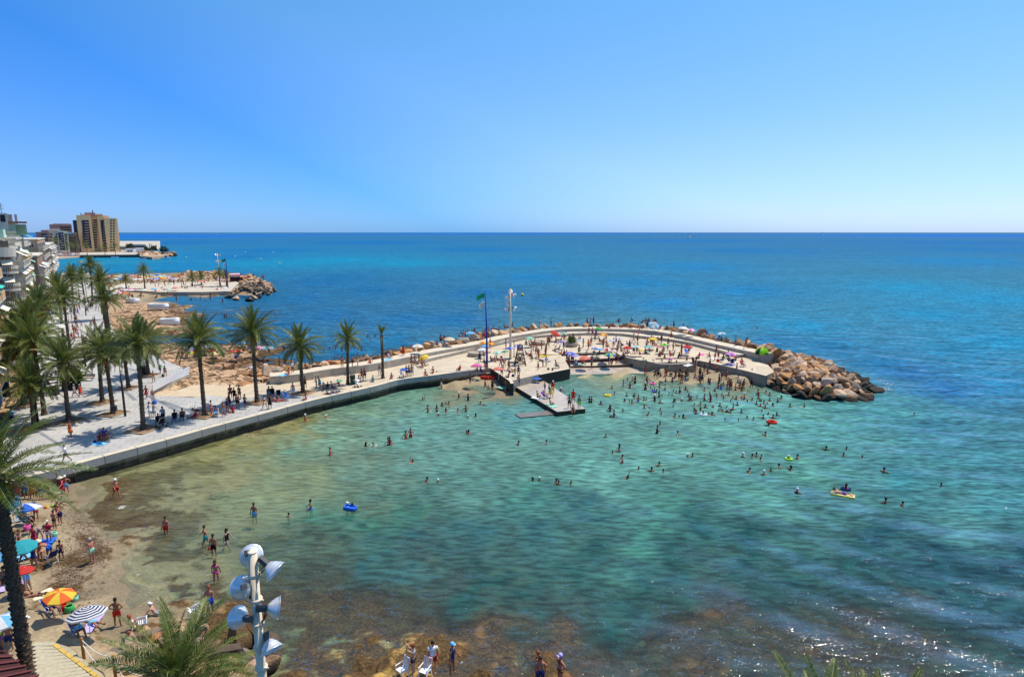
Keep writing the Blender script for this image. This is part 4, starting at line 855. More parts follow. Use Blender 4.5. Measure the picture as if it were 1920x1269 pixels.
def palm(name, loc, h, label, group, seed, n=44, size=1.0, dates=2, kind='mid', dry=3, r0=.24, windaz=None, trunk=True, skirt=-28, category='palm'):
    r = random.Random(seed)
    root = empty(name, loc, label=label, cat=category, group=group)
    if kind == 'mid' and n >= 34: n = int(n * 1.12); size *= 1.03; dry += 3; root.rotation_euler = (R(r.uniform(-2.2, 2.2)), R(r.uniform(-2.2, 2.2)), 0)
    if trunk: link('trunk', trunk_mesh(h, r0, r0 * .82, seed, kind == 'near'), root)
    top = Vector((.05 * math.sin(3 + seed), 0, h))
    for k in range(n):
        u = (k + .5) / n
        el = 86 - (86 - skirt) * u ** .82 + r.uniform(-7, 7); a = k * 2.39996 + r.uniform(-.25, .25)
        if kind == 'near': me = r.choice(FRN)
        elif el > 52: me = r.choice(FRS)
        else: me = r.choice(FR)
        # sea breeze pushes the young fronds slightly inland
        o = link('frond', me, root, loc=top + Vector((0, 0, .12 * (el / 80))))
        M = Matrix.Rotation(a, 4, 'Z') @ Matrix.Rotation(-R(el), 4, 'Y') @ Matrix.Rotation(R(r.uniform(-25, 25)), 4, 'X')
        o.rotation_euler = M.to_euler(); s = size * r.uniform(.86, 1.1) * (1.0 if el > 0 else .9); o.scale = (s, s, s)
    for k in range(dry):
        a = r.uniform(0, 6.28); o = link('dry_frond', r.choice(FRD), root, loc=top - Vector((0, 0, .2)))
        o.rotation_euler = (Matrix.Rotation(a, 4, 'Z') @ Matrix.Rotation(R(r.uniform(30, 60)), 4, 'Y')).to_euler(); o.scale = (size * .8,) * 3
    for k in range(dates):
        a = r.uniform(0, 6.28) if k else -1.2; link('date_cluster', DM[k % 3], root, loc=top - Vector((0, 0, .05)), rot=(0, R(r.uniform(0, 25)), a), scale=size * 1.0)
    return root
def mid_palm(bx, by, cx, cy, label, seed, group='palms along the promenade', **kw):
    """trunk foot at (bx,by); the heart of the crown is seen at (cx,cy)"""
    b = G(bx, by, PZ); top = AT(cx, cy, b.y); return palm('palm_tree', b, top.z - PZ, label, group, seed, **kw)
mid_palm(268, 805, 258, 648, 'thick palm nearest the sea wall, standing beside a black pram', 1, size=1.0)
mid_palm(383, 778, 372, 640, 'tall palm with orange dates above the crowd standing in its shade', 2, size=1.08, dates=3)
mid_palm(482, 754, 476, 628, 'tall palm in front of the blue parasols on the rocks', 3, size=1.05, dates=2)
mid_palm(569, 736, 566, 650, 'palm at the start of the pale concrete with drooping lower fronds', 4, size=.95, dates=0, dry=2, skirt=-42)
mid_palm(653, 720, 650, 636, 'slim palm beside the green litter bin', 5, size=.80, dates=0, n=34, r0=.2)
mid_palm(212, 775, 204, 668, 'palm in a stone kerb with a black box beside it', 7, size=.95)
mid_palm(191, 754, 181, 652, 'palm behind the first lamp post in a stone kerb', 8, size=.95, dates=1)
mid_palm(241, 727, 235, 655, 'palm left of the bin close to the zig zag of the promenade', 9, size=.95)
mid_palm(279, 703, 277, 640, 'palm standing right behind the tall black bin', 10, size=1.0)
mid_palm(130, 789, 124, 680, 'palm with dates between the cafe terrace and the bench', 11, size=1.0, dates=3)
mid_palm(65, 803, 54, 722, 'palm beside the illuminated cafe sign board', 12, size=.98, dates=3)
mid_palm(43, 760, 32, 655, 'palm heavy with orange dates in front of the cafe', 13, size=1.3, dates=5, n=54)
# the dying palm
dp = palm('palm_tree', G(718, 709, PZ), 0, 'withered palm with a nearly bare head at the bend of the wall', None, 6, n=0, trunk=False, dates=0, dry=0)
hD = AT(717, 628, G(718, 709, PZ).y).z - PZ
link('trunk', trunk_mesh(hD, .2, .17, 6), dp)
rp = random.Random(77)
for k in range(16):
    el = rp.choice((80, 70, 60, 75, 55, 30, -20, -40)); o = link('frond', rp.choice(FRS if el > 0 else FRD), dp, loc=(0, 0, hD)); s = rp.uniform(.35, .62)
    o.rotation_euler = (Matrix.Rotation(rp.uniform(0, 6.28), 4, 'Z') @ Matrix.Rotation(-R(el), 4, 'Y')).to_euler(); o.scale = (s, s, s)
# the row near the buildings and further palms: position by forward distance
def yp(cx, cy, Y, label, seed, size=1.0, group='palms in front of the buildings', **kw):
    c = AT(cx, cy, Y); return palm('palm_tree', (c.x, c.y, PZ), c.z - PZ, label, group, seed, size=size, **kw)
yp(48, 612, 76, 'palm nearest the teal awnings with a broad crown', 21, 1.2, dates=2)
yp(82, 578, 97, 'broad palm in front of the white balconies', 22, 1.2, dates=2)
yp(108, 545, 124, 'broad palm with dates reaching over the facades towards the bay', 23, 1.25, dates=3)
yp(132, 520, 165, 'second palm of the far row behind the broad crowns', 24, 1.1, dates=1)
yp(166, 499, 190, 'tall palm rising behind the white globe lamps', 25, 1.1, dates=0)
yp(154, 520, 185, 'slender palm half hidden at the far end of the walk', 26, .95, dates=0)
yp(187, 527, 150, 'palm with bushy crown next to the sandy bay', 27, 1.15, dates=1)
yp(196, 562, 114, 'palm with the thickest trunk at the rock shelf edge', 28, 1.12, dates=2, r0=.5)
yp(120, 560, 110, 'bushy palm wedged between the broad crowns', 29, 1.1, dates=2)
yp(64, 640, 70, 'palm over the cafe awning with drooping fronds', 20, 1.0, dates=2)
for i, (bx, by, cx, cy, lab, s) in enumerate(((272, 541, 272, 508, 'tall single palm on the far jetty among the parasols', 1.15), (237, 541, 236, 526, 'short palm at the root of the far jetty', 1.0), (361, 537, 361, 521, 'small palm on the jetty in line with the boulder mound', .9),
                                       (378, 534, 378, 520, 'second small palm on the jetty terrace', .9), (413, 537, 412, 513, 'taller palm by the red roofed kiosk', 1.05), (425, 537, 425, 515, 'thin palm touching the red roofed kiosk', .8))):
    b = G(bx, by, 1.3); tp = AT(cx, cy, b.y); palm('palm_tree', b, tp.z - 1.3, lab, 'palms on the far jetty', 60 + i, n=30, size=s, dates=0, dry=0, skirt=-30)
# foreground palms
b = AT(46, 1240, 26); palm('palm_tree', (b.x, 26, 1.0), 11.2, 'rough barked palm in the foreground rising over the crowded beach', None, 101, n=44, size=.92, dates=3, kind='near', dry=4, r0=.27)
b = AT(332, 1285, 20.5); palm('palm_tree', (b.x, 20.5, .8), b.z - .8, 'palm seen from above beside the floodlight mast, with orange dates', None, 105, n=42, size=.80, dates=6, kind='near', dry=8, r0=.33, skirt=-5)
b = AT(1548, 1440, 17.0); palm('palm_tree', (b.x, 17.0, .3), b.z - .3, 'palm whose leaf tips poke above the picture edge over the brown reef', None, 108, n=40, size=.8, dates=0, kind='near', dry=0)
b = AT(1640, 1432, 17.2); palm('palm_tree', (b.x, 17.2, .3), b.z - .3, 'palm tips above the picture edge, the one further towards open water', None, 111, n=40, size=.8, dates=0, kind='near', dry=0)

# tree pits: four kerb beams and a bed of earth
def pit(px, py, label, s=1.7, rz=-.25):
    q = G(px, py, PZ); r = empty('tree_kerb', q, rz, label, 'tree kerb', 'square kerbs around the palms')
    for (x, y, w_, d) in ((0, -s / 2, s, .16), (0, s / 2, s, .16)): m = MB(); m.box((x, y, .07), (w_, d, .14)); m.build('kerb_beam', WOODL, r)
    for (x, y, w_, d) in ((-s / 2 + .08, 0, .16, s - .17), (s / 2 - .08, 0, .16, s - .17)): m = MB(); m.box((x, y, .065), (w_, d, .13)); m.build('kerb_beam', WOODL, r)
    m = MB(); m.box((0, 0, .03), (s - .34, s - .18, .06)); m.build('soil', SOIL, r)
for a in ((269, 806, 'square kerb round the palm nearest the sea wall', 2.6), (384, 779, 'square kerb full of sitting people under the tall date palm', 2.6), (484, 755, 'square kerb under the palm by the parasols', 2.4), (571, 737, 'square kerb where the pale concrete begins', 2.2), (212, 776, 'square kerb beside the black box', 2.4),
          (191, 755, 'square kerb behind the lamp post', 2.4), (242, 728, 'square kerb left of the tall bin', 2.2), (279, 704, 'square kerb behind the tall bin', 2.2), (131, 790, 'square kerb near the cafe plants', 2.5), (66, 803, 'square kerb by the cafe sign board', 2.5), (43, 761, 'square kerb in front of the cafe', 2.5)): pit(*a)
DV = Vector((-.573, .819, 0)); NV = Vector((.819, .573, 0))
SHADEM = mat('recess_painted_shade', (.10, .085, .07), .9, .2, 1)  # recess shade put into a dark colour on flat panels
ROOFM = mat('roof_tiles', (.28, .13, .08), .85, .2, 2)
RAILM = mat('white_balustrade', (.62, .55, .43), .7, .05, 2)
class Fr:
    """frame of a facade: s away along the street, n towards the sea, z up"""
    def __init__(s, Y, off=0): s.o = faceline(Y) + NV * off
    def P(s, a, n, z): q = s.o + DV * a + NV * n; return Vector((q.x, q.y, z))
    def box(s, mb, a0, a1, n0, n1, z0, z1, mi=0):
        vs = [s.P(a, n, z) for z in (z0, z1) for a, n in ((a0, n0), (a1, n0), (a1, n1), (a0, n1))]
        mb.add(vs, [(0, 1, 2, 3), (7, 6, 5, 4), (4, 5, 1, 0), (5, 6, 2, 1), (6, 7, 3, 2), (7, 4, 0, 3)], mi)
def awning(fr, a0, a1, n0, z, col, parent, drop=.9, out=1.3):
    mb = MB(); th = .05; n_ = max(2, int((a1 - a0) / .35))
    for k in range(n_):
        x0, x1 = a0 + (a1 - a0) * k / n_, a0 + (a1 - a0) * (k + 1) / n_
        vs = [fr.P(x, n, zz + dz) for dz in (0, -th) for x, n, zz in ((x0, n0, z), (x1, n0, z), (x1, n0 + out, z - drop), (x0, n0 + out, z - drop))]
        mb.add(vs, [(0, 3, 2, 1), (4, 5, 6, 7), (3, 7, 6, 2)], k % 2)
    lc = tuple(min(.9, c * 1.0 + .0) for c in col)
    mb.build('awning', [mat('awning_%02d%02d%02d' % tuple(int(c * 99) for c in col), col, .8), mat('awning_b%02d%02d%02d' % tuple(int(c * 99) for c in col), tuple(c * .86 for c in col), .8)], parent)
def balustrade(fr, a0, a1, n0, n1, z, parent, end=True, h=.95, posts=True, solid=False, m=None):
    mb = MB()
    if solid:
        fr.box(mb, a0, a1, n1 - .12, n1, z, z + h); fr.box(mb, a0 - .002, a0 + .12, n0, n1 - .125, z, z + h)
    else:
        fr.box(mb, a0, a1, n1 - .12, n1, z + h - .12, z + h); fr.box(mb, a0, a1, n1 - .12, n1, z, z + .12)
        k = a0 + .1
        while k < a1: fr.box(mb, k, k + .09, n1 - .1, n1 - .02, z + .12, z + h - .12); k += .24
        fr.box(mb, a0, a0 + .12, n0, n1 - .125, z + h - .12, z + h); fr.box(mb, a0, a0 + .12, n0, n1 - .125, z, z + .12)
        k = n0 + .1
        while k < n1 - .2: fr.box(mb, a0 + .02, a0 + .1, k, k + .09, z + .12, z + h - .12); k += .24
    mb.build('balustrade', m or RAILM, parent)
def window(fr, a, n, z, w_, h, parent, wm, face='n'):
    """window on the sea face (n) or on the street-end face (a)"""
    mb = MB(); f = .07
    def bx(u0, u1, d0, d1, z0, z1):
        if face == 'n': fr.box(mb, u0, u1, d0, d1, z0, z1)
        else: fr.box(mb, a - d1, a - d0, u0, u1, z0, z1)
    u0 = a if face == 'n' else n; d = n if face == 'n' else 0
    bx(u0, u0 + w_, d, d + .05, z, z + f); bx(u0, u0 + w_, d, d + .05, z + h - f, z + h); bx(u0, u0 + f, d, d + .05, z + f, z + h - f); bx(u0 + w_ - f, u0 + w_, d, d + .05, z + f, z + h - f); bx(u0 + w_ / 2 - f / 2, u0 + w_ / 2 + f / 2, d, d + .05, z + f, z + h - f)
    o = mb.build('window', wm, parent)
    mb = MB(); 
    if face == 'n': fr.box(mb, u0 + f, u0 + w_ - f, d + .005, d + .02, z + f, z + h - f)
    else: fr.box(mb, a - .02, a - .005, u0 + f, u0 + w_ - f, z + f, z + h - f)
    mb.build('pane', GLASS, o)
def block(name, Y0, Y1, H, wall, label, floors, awn=None, off=0, depth=12, balc=1.3, solid=False, base=4.2, fh=2.85, roofm=None, railm=None, seed=0, fill=.7, rcut=0, recess=None):
    r = random.Random(seed + 900); fr = Fr(Y0, off); Ls = (Y1 - Y0) / .819
    rt = empty(name, (0, 0, 0), label=label, cat='apartment building')
    mb = MB(); fr.box(mb, 0, Ls, -depth, 0, PZ - .5, H); mb.build('wall', wall, rt)
    mb = MB(); fr.box(mb, -.15, Ls + .1, -depth - .1, .25, H, H + .35); mb.build('cornice', RAILM, rt)
    nb = max(1, int(Ls / 4.2)); bw_ = Ls / nb
    for f in range(floors):
        z = PZ + base + f * fh
        if z + 2.2 > H: break
        for b in range(nb):
            a0 = b * bw_ + .25; a1 = (b + 1) * bw_ - .25
            q = MB(); fr.box(q, a0, a1, .01, balc, z - .22, z); q.build('balcony_slab', RAILM, rt)
            balustrade(fr, a0, a1, .012, balc, z + .005, rt, solid=solid, m=railm)
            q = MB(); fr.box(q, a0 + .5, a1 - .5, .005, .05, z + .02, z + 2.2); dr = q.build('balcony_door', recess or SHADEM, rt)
            window(fr, a0 + .6, .055, z + .1, min(1.6, a1 - a0 - 1.3), 2.0, dr, WHITE)
            if awn and r.random() < fill: awning(fr, a0 + .1, a1 - .1, .06, z + 2.45, r.choice(awn), rt, drop=r.uniform(.6, 1.1), out=r.uniform(1.2, 1.9))
        # windows on the end wall that faces along the street
        for k in range(2): window(fr, 0, -2.2 - k * 3.2, z + .9, 1.2, 1.2, rt, WHITE, face='a')
    return rt, fr, Ls
CREAM = mat('cream_render', (.62, .54, .40), .9, .08, .4); WHITEW = mat('white_render', (.62, .57, .47), .9, .06, .4); YELL = mat('yellow_render', (.62, .42, .20), .9, .08, .4)
GREEN = mat('pale_green_render', (.42, .62, .48), .9, .06, .4); BROWNW = mat('brown_render', (.30, .19, .12), .9, .1, .4); ORNG = mat('orange_render', (.58, .36, .18), .9, .1, .4); GREYB = mat('blue_grey_render', (.24, .28, .36), .9, .1, .4)
class Face:
    """upright plane across the sight line through photo column cx at distance Y"""
    def __init__(s, cx, Y): s.c = AT(cx, 440, Y); s.c.z = 0; s.n = Vector((s.c.x, s.c.y, 0)).normalized(); s.e = Vector((s.n.y, -s.n.x, 0)); s.Y = Y
    def P(s, px, py, off=0):
        a = AT(px, py, 100) - Vector((0, 0, CAM_H)); t = (s.c.dot(s.n) + off) / Vector((a.x, a.y, 0)).dot(s.n); q = a * t; return Vector((q.x, q.y, q.z + CAM_H))
FC = [Face(6, 100)]
def abox(mb, x0, x1, y0, y1, Y, dep):
    f = FC[0]; off = Y - f.Y; p0 = f.P(x0, y1, off); p1 = f.P(x1, y0, off); b0 = Vector((p0.x, p0.y, 0)); b1 = Vector((p1.x, p1.y, 0)); d = f.n * dep; z0, z1 = min(p0.z, p1.z), max(p0.z, p1.z)
    vs = [Vector((v.x, v.y, z)) for z in (z0, z1) for v in (b0, b1, b1 + d, b0 + d)]; mb.add(vs, [(3, 2, 1, 0), (4, 5, 6, 7), (0, 1, 5, 4), (1, 2, 6, 5), (2, 3, 7, 6), (3, 0, 4, 7)])
    return p0, p1
TEAL = (.04, .52, .40); CRM = (.80, .72, .55)
A, fA, LA = block('apartment_block', 58, 82, 21.0, GREYB, 'grey apartment block with striped teal awnings at the picture edge', 6, [TEAL, TEAL, CRM], balc=1.4, solid=True, railm=ORNG, seed=1, fill=.6, off=-1.7)
# B: white building with rounded corner balconies
B, fB, LB = block('apartment_block', 101, 116, 20.2, WHITEW, 'white apartment building with rounded corner balconies and balustrades', 5, [CRM, (.8, .78, .72)], depth=6.0, seed=2, fill=.5, recess=BROWNW, off=-.6)
def round_balcony(fr, a, n, z, rad, parent, solid=False, n_=16, sweep=(-200, 20)):
    """curved balcony bulging towards the street end"""
    c = fr.P(a, n, 0)
    an = [R(sweep[0] + (sweep[1] - sweep[0]) * k / n_) for k in range(n_ + 1)]
    def pt(t, rr_, zz): q = c + DV * (math.sin(t) * rr_ * .55) + NV * (math.cos(t) * rr_); return (q.x, q.y, zz)
    mb = MB()
    vs = [pt(t, rad, z) for t in an] + [pt(t, rad, z - .25) for t in an] + [(c.x, c.y, z), (c.x, c.y, z - .25)]; m = n_ + 1
    mb.add(vs, [(k, k + 1, m + k + 1, m + k) for k in range(n_)] + [(2 * m, k + 1, k) for k in range(n_)] + [(2 * m + 1, m + k, m + k + 1) for k in range(n_)]); mb.build('balcony_slab', RAILM, parent)
    mb = MB(); h = .95
    def band(z0, z1, th=.14):
        vs = [pt(t, rad + d, zz) for d in (0, -th) for zz in (z0, z1) for t in an]
        mb.add(vs, [(k, k + 1, m + k + 1, m + k) for k in range(n_)] + [(2 * m + k + 1, 2 * m + k, 3 * m + k, 3 * m + k + 1) for k in range(n_)] + [(m + k, m + k + 1, 3 * m + k + 1, 3 * m + k) for k in range(n_)])
    if solid: band(z, z + 1.25)
    else:
        band(z + h - .13, z + h); band(z + .0, z + .1)
        for k in range(n_ * 2):
            t = an[0] + (an[-1] - an[0]) * (k + .5) / (n_ * 2); p0 = pt(t, rad - .07, z + .1); mb.tube([p0, (p0[0], p0[1], z + h - .12)], .055, 5)
    mb.build('balustrade', RAILM, parent)
for zf, so in ((19.3, True), (16.6, False), (13.8, False), (11.0, False), (8.2, False)):
    round_balcony(fB, .0, -2.1, zf, 2.6, B, so)
    q = MB(); fB.box(q, -.04, .0, -4.4, -.3, zf + .02, zf + 2.3); q.build('loggia_opening', BROWNW, B)
    q = MB(); fB.box(q, -.10, -.045, -4.2, -3.2, zf + .05, zf + 2.2); q.build('balcony_door', mat('blue_glass_door', (.08, .12, .26), .2), B)
for k, (a0, n0, col) in enumerate(((-.15, -1.2, CRM), (-.15, -1.0, CRM))): 
    mb = MB(); z = 18.6 - k * 2.8; c0 = fB.P(-.1, -1.6, z); c1 = fB.P(-.1, -.2, z); c2 = fB.P(-1.4, -.0, z - .8); c3 = fB.P(-1.4, -1.4, z - .8)
    mb.add([c0, c1, c2, c3] + [p - Vector((0, 0, .04)) for p in (c0, c1, c2, c3)], [(0, 1, 2, 3), (7, 6, 5, 4)]); mb.build('awning', mat('cream_canvas', (.78, .70, .52), .8), B)
q = MB(); fB.box(q, 1.5, 13, -7, -2.4, 20.56, 22.3); q.build('attic', GREEN, B)
q = MB(); fB.box(q, 1.2, 8, -7.4, -2.0, 22.3, 22.5); q.build('attic_roof', ROOFM, B)
for a, n_ in ((2.5, -2.42), (5.2, -2.42)):
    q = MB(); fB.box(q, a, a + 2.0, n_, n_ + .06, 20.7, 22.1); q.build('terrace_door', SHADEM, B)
awning(fB, .3, 4.5, -2.3, 22.2, (.80, .72, .55), B, drop=.9, out=1.8)
C_, fC, LC = block('apartment_block', 116.4, 130, 21.6, CREAM, 'narrow cream and orange apartment building between two white ones', 6, [CRM, (.85, .8, .7)], seed=3, railm=YELL, fill=.6, depth=14, recess=YELL, off=-1.3)
q = MB()  # green gabled penthouse
for (a0, a1, n0, n1, z0, z1) in ((.5, 6.5, -9, -1.5, 21.96, 23.6),): fC.box(q, a0, a1, n0, n1, z0, z1)
vs = [fC.P(*p) for p in ((.5, -9, 23.6), (.5, -1.5, 23.6), (6.5, -1.5, 23.6), (6.5, -9, 23.6), (.5, -5.2, 25.0), (6.5, -5.2, 25.0))]
q.add(vs, [(0, 1, 4), (1, 2, 5, 4), (2, 3, 5), (3, 0, 4, 5)]); q.build('penthouse', GREEN, C_)
D_, fD, LD = block('apartment_block', 130.4, 149, 23.6, WHITEW, 'white apartment building furthest along, with small green awnings', 7, [TEAL, CRM, (.3, .6, .4)], seed=4, solid=True, fill=.3, depth=14, off=-2.2, railm=mat('cream_rail', (.58, .51, .38), .8, .06, 1))
E_, fE, LE = block('apartment_block', 165, 190, 16.5, BROWNW, 'low brown building with slanted white awnings', 4, [(.85, .83, .78)], seed=5, fill=.6, depth=16, off=-1)
F_, fF, LF = block('apartment_block', 195, 240, 20.5, ORNG, 'ochre building half hidden behind the far palms', 5, None, seed=6, depth=18, off=-2)
F2, _, _ = block('apartment_block', 250, 320, 17.5, BROWNW, 'dark brown terrace of flats near the head of the bay', 4, [(.85, .83, .78)], seed=7, depth=18, off=-2)
FC[0] = Face(30, 106)
q = MB(); abox(q, 11, 28, 418, 440, 106, 5); q.build('penthouse', GREEN, B); q = MB(); abox(q, 27.5, 49, 421, 441, 109, 5); q.build('penthouse', mat('sage_render', (.30, .46, .32), .9), B)
q = MB(); abox(q, 12, 50, 415.5, 418, 105, 7); q.build('roof_slab', ROOFM, B); q = MB(); abox(q, 12, 30, 433, 437, 104.5, 3); q.build('parapet', RAILM, B)
FC[0] = Face(6, 100)
# roof top box with stair door and chimneys, aerial
rt = empty('roof_hut', (0, 0, 0), label='white rooftop hut with a dark doorway and chimneys above the corner building', cat='roof hut')
mb = MB(); abox(mb, -14, 13, 400, 430, 100, 4); mb.build('wall', WHITEW, rt); mb = MB(); abox(mb, 1.5, 9, 403, 416, 99.93, .06); mb.build('doorway', DARKM, rt)
for x in (17, 21, 30): mb = MB(); abox(mb, x - 1.2, x + 1.2, 402, 420, 108, .5); mb.build('chimney', mat('chimney_stone', (.5, .42, .34), .9), rt)
mb = MB(); p = AT(3, 400, 101); mb.tube([p, p + Vector((0, 0, 1.6))], .04, 5)
for k in range(4): mb.beam(p + Vector((-.45, 0, .7 + k * .25)), p + Vector((.45, 0, .7 + k * .25)), .035)
tag(mb.build('tv_aerial', DARKM), 'thin television aerial on the white rooftop hut', 'aerial')

# far town
def far_window(parent, me, p): link('window', me, parent, loc=p, rot=(0, 0, math.atan2(FC[0].e.y, FC[0].e.x)))
FW = MB(); FW.box((0, 0, 0), (1.5, .3, 1.5)); FWM = FW.mesh('window', mat('far_window', (.05, .045, .05), .4))
FB = MB(); FB.box((0, 0, 0), (1.6, .3, 1.3)); FBM = FB.mesh('window', mat('far_window', (.05, .045, .05), .4))
def far_slab(parent, x0, x1, y0, y1, Y, dep, m, name='wall'):
    mb = MB(); r = abox(mb, x0, x1, y0, y1, Y, dep); mb.build(name, m, parent); return r
def far_grid(parent, x0, x1, y0, y1, Y, nx, ny, me=None):
    for i in range(nx):
        for j in range(ny):
            far_window(parent, me or FWM, FC[0].P(x0 + (x1 - x0) * (i + .5) / nx, y0 + (y1 - y0) * (j + .5) / ny, Y - FC[0].Y - .1))
def far_balconies(parent, x0, x1, y0, y1, Y, n_, col, railm):
    """a stack of loggias, their shade painted as a flat dark sheet, with pale parapets in front"""
    mb = MB(); abox(mb, x0, x1, y0, y1, Y - .1, .3); mb.build('loggia', mat('loggia_painted_shade', (.045, .05, .085), .8), parent)
    for k in range(n_):
        yy = y0 + (y1 - y0) * (k + 1) / n_; mb = MB(); abox(mb, x0 - .2, x1 + .2, yy - .9, yy, Y - 1.6, 1.8); mb.build('balcony', railm, parent)
TOW = mat('tower_render', (.86, .56, .27), .9, .05, .1); TOW2 = mat('tower_painted_shade', (.70, .46, .24), .9, .05, .1); ROSE = mat('rose_render', (.46, .24, .19), .9, .06, .1)  # second tower tone paints the shade of the set-back middle bay
tw = empty('tower_block', (0, 0, 0), label='tall ochre tower block of flats standing at the head of the bay', cat='tower block')
Y = 668; FC[0] = Face(181, Y)
far_slab(tw, 143.5, 153, 413, 476, Y + 4, 20, ROSE); far_slab(tw, 151, 170, 404, 476, Y, 24, TOW); far_slab(tw, 168, 193, 402.5, 476, Y + 5, 22, TOW2); far_slab(tw, 190, 205, 405.5, 476, Y + 1, 24, TOW); far_slab(tw, 202, 217.5, 409.2, 476, Y - 3, 24, TOW); far_slab(tw, 217.3, 219.8, 409.5, 476, Y + 2, 20, mat('tower_painted_sun', (.80, .56, .28), .9, .05, .1))  # narrow end strip has sunlight on the side painted into its colour
far_slab(tw, 159, 178, 398.8, 405, Y + 3, 18, ROSE, 'roof_storey'); far_slab(tw, 151.5, 160, 402.3, 405, Y + 2, 12, ROSE, 'roof_storey'); far_slab(tw, 184.5, 201, 404.8, 407, Y + 2, 14, ROSE, 'roof_storey'); far_slab(tw, 178, 192, 401.2, 404, Y + 3, 14, TOW, 'roof_storey')
far_slab(tw, 173, 174.2, 394, 399, Y + 6, 3, DARKM, 'roof_mast'); far_slab(tw, 151, 152, 399.5, 403, Y + 6, 2, DARKM, 'roof_mast'); far_slab(tw, 188, 190, 401, 405, Y + 4, 3, TOW, 'roof_mast')
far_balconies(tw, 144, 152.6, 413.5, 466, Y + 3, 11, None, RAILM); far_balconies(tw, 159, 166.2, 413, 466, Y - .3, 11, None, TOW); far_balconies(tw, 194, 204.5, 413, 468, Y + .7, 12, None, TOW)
far_grid(tw, 154.5, 157.5, 416, 462, Y - .1, 1, 10); far_grid(tw, 174, 182, 411, 466, Y + 4.9, 3, 12); far_grid(tw, 205.5, 216, 411, 472, Y - 3.1, 2, 12)
def far_block(name, x0, x1, y0, y1, Y, dep, m, label, grid=None, balc=None, roof=None):
    FC[0] = Face((x0 + x1) / 2, Y); r = empty(name, (0, 0, 0), label=label, cat='building'); far_slab(r, x0, x1, y0, y1, Y, dep, m)
    if roof: far_slab(r, x0 + roof[0], x1 - roof[1], y0 - roof[2], y0 + .2, Y + 2, dep * .6, roof[3], 'roof_storey')
    for g_ in grid or (): far_grid(r, *g_[:4], Y - .1, g_[4], g_[5])
    for b_ in balc or (): far_balconies(r, *b_[:4], Y, b_[4], None, RAILM)
    return r
far_block('apartment_block', 91, 113, 431, 474, 610, 25, mat('far_cream', (.60, .55, .42), .9, .05, .1), 'cream far block with small square windows and a palm in front', grid=((93, 99, 437, 468, 1, 6), (103.5, 109, 437, 468, 1, 6)), roof=(1, 1, 1.5, RAILM))
far_block('apartment_block', 112, 119.5, 432, 474, 612, 25, mat('far_cream', (.60, .55, .42), .9), 'pale block with blue loggias right of the cream one', balc=((113, 118.6, 436, 470, 7),))
far_block('apartment_block', 119, 127, 433, 474, 615, 25, mat('far_yellow', (.62, .57, .36), .9, .05, .1), 'yellowish narrow block with light awnings', grid=((120, 126, 438, 470, 2, 7),))
far_block('apartment_block', 72, 92, 435, 476, 600, 25, mat('far_red', (.34, .20, .16), .9, .06, .1), 'reddish brown block with white balcony frames', balc=((80, 88, 438, 458, 4),), roof=(5, 2, 3.5, ROSE))
far_block('apartment_block', 94, 134, 421, 436, 700, 30, ROSE, 'long rose coloured block rising behind the cream one', grid=((112, 133, 424, 434, 6, 2),), roof=(5, 2, 1.7, RAILM))
far_block('apartment_block', 126, 145, 438.5, 476, 640, 25, mat('far_brown', (.16, .12, .11), .9, .1, .1), 'dark brown block in the gap before the tower', grid=((128, 143, 444, 470, 4, 5),), roof=(8, 1, 2.2, mat('far_ochre', (.5, .38, .25), .9)))
far_block('apartment_block', 127, 150, 451, 476, 652, 10, mat('far_rose_dark', (.25, .12, .11), .9), 'low rose wing with balconies beside the tower', balc=((144, 150, 453, 474, 5),))
far_block('club_house', 239, 273, 458.5, 467, 690, 14, mat('far_white_wall', (.40, .37, .34), .9), 'white flat roofed club house on the headland', roof=(0, 6, 1.0, WHITE), grid=((248, 270, 460, 465, 8, 1),))
far_block('club_annex', 222, 240, 461, 470, 680, 12, mat('far_cream', (.6, .55, .42), .9), 'low cream building between tower and club house', grid=((224, 238, 463, 468, 4, 1),))
far_block('marquee', 236, 250, 466, 474, 660, 10, WHITE, 'white open pavilion below the club house', grid=((238, 248, 469, 473, 2, 1),))
far_block('marquee', 255, 270, 465.5, 473, 655, 10, WHITE, 'white canvas pavilion near the headland trees')
FC[0] = Face(287, 670)
for i, x in enumerate((281, 285, 293)):
    mb = MB(); abox(mb, x - .4, x + .4, 457 + i, 470, 670, .6); tag(mb.build('monument_column', mat('far_stone', (.5, .42, .32), .9)), ('slim stone column on the headland, nearest the club house', 'slim stone column, middle one on the headland', 'slim column on the headland nearest the sea')[i], 'column')
# headland, quay, bay beach
def far_ground(name, px, z0, z1, m, **kw): mb = MB(); mb.prism([tuple(G(x, y, z1))[:2] for x, y in px], z0, z1); return tag(mb.build(name, m), kind='structure')
far_ground('far_shore', [(75, 478), (150, 478), (262, 477), (262, 469), (300, 466), (300, 452), (60, 452)], -2, 1.6, mat('far_paving', (.48, .42, .34), .9, .15, .05))
far_ground('far_quay', [(150, 479.2), (262, 478), (262, 477.2), (150, 478.2)], -1, 2.2, mat('quay_dark', (.10, .085, .07), .9, .2, .1))
far_ground('bay_beach', [(60, 487), (100, 485), (150, 481.5), (160, 478), (60, 478)], -1.5, .7, mat('bay_sand', (.42, .32, .22), .9, .2, .1))
far_ground('headland', [(262, 480), (285, 482), (305, 480), (322, 475.5), (318, 473.5), (300, 472.5), (262, 472.5)], -2, 2.2, mat('far_rock', (.42, .29, .19), .95, .35, .1, .5))
hb = empty('headland_boulders', (0, 0, 0), label='rows of reddish rocks along the point of the headland', cat='rocks')
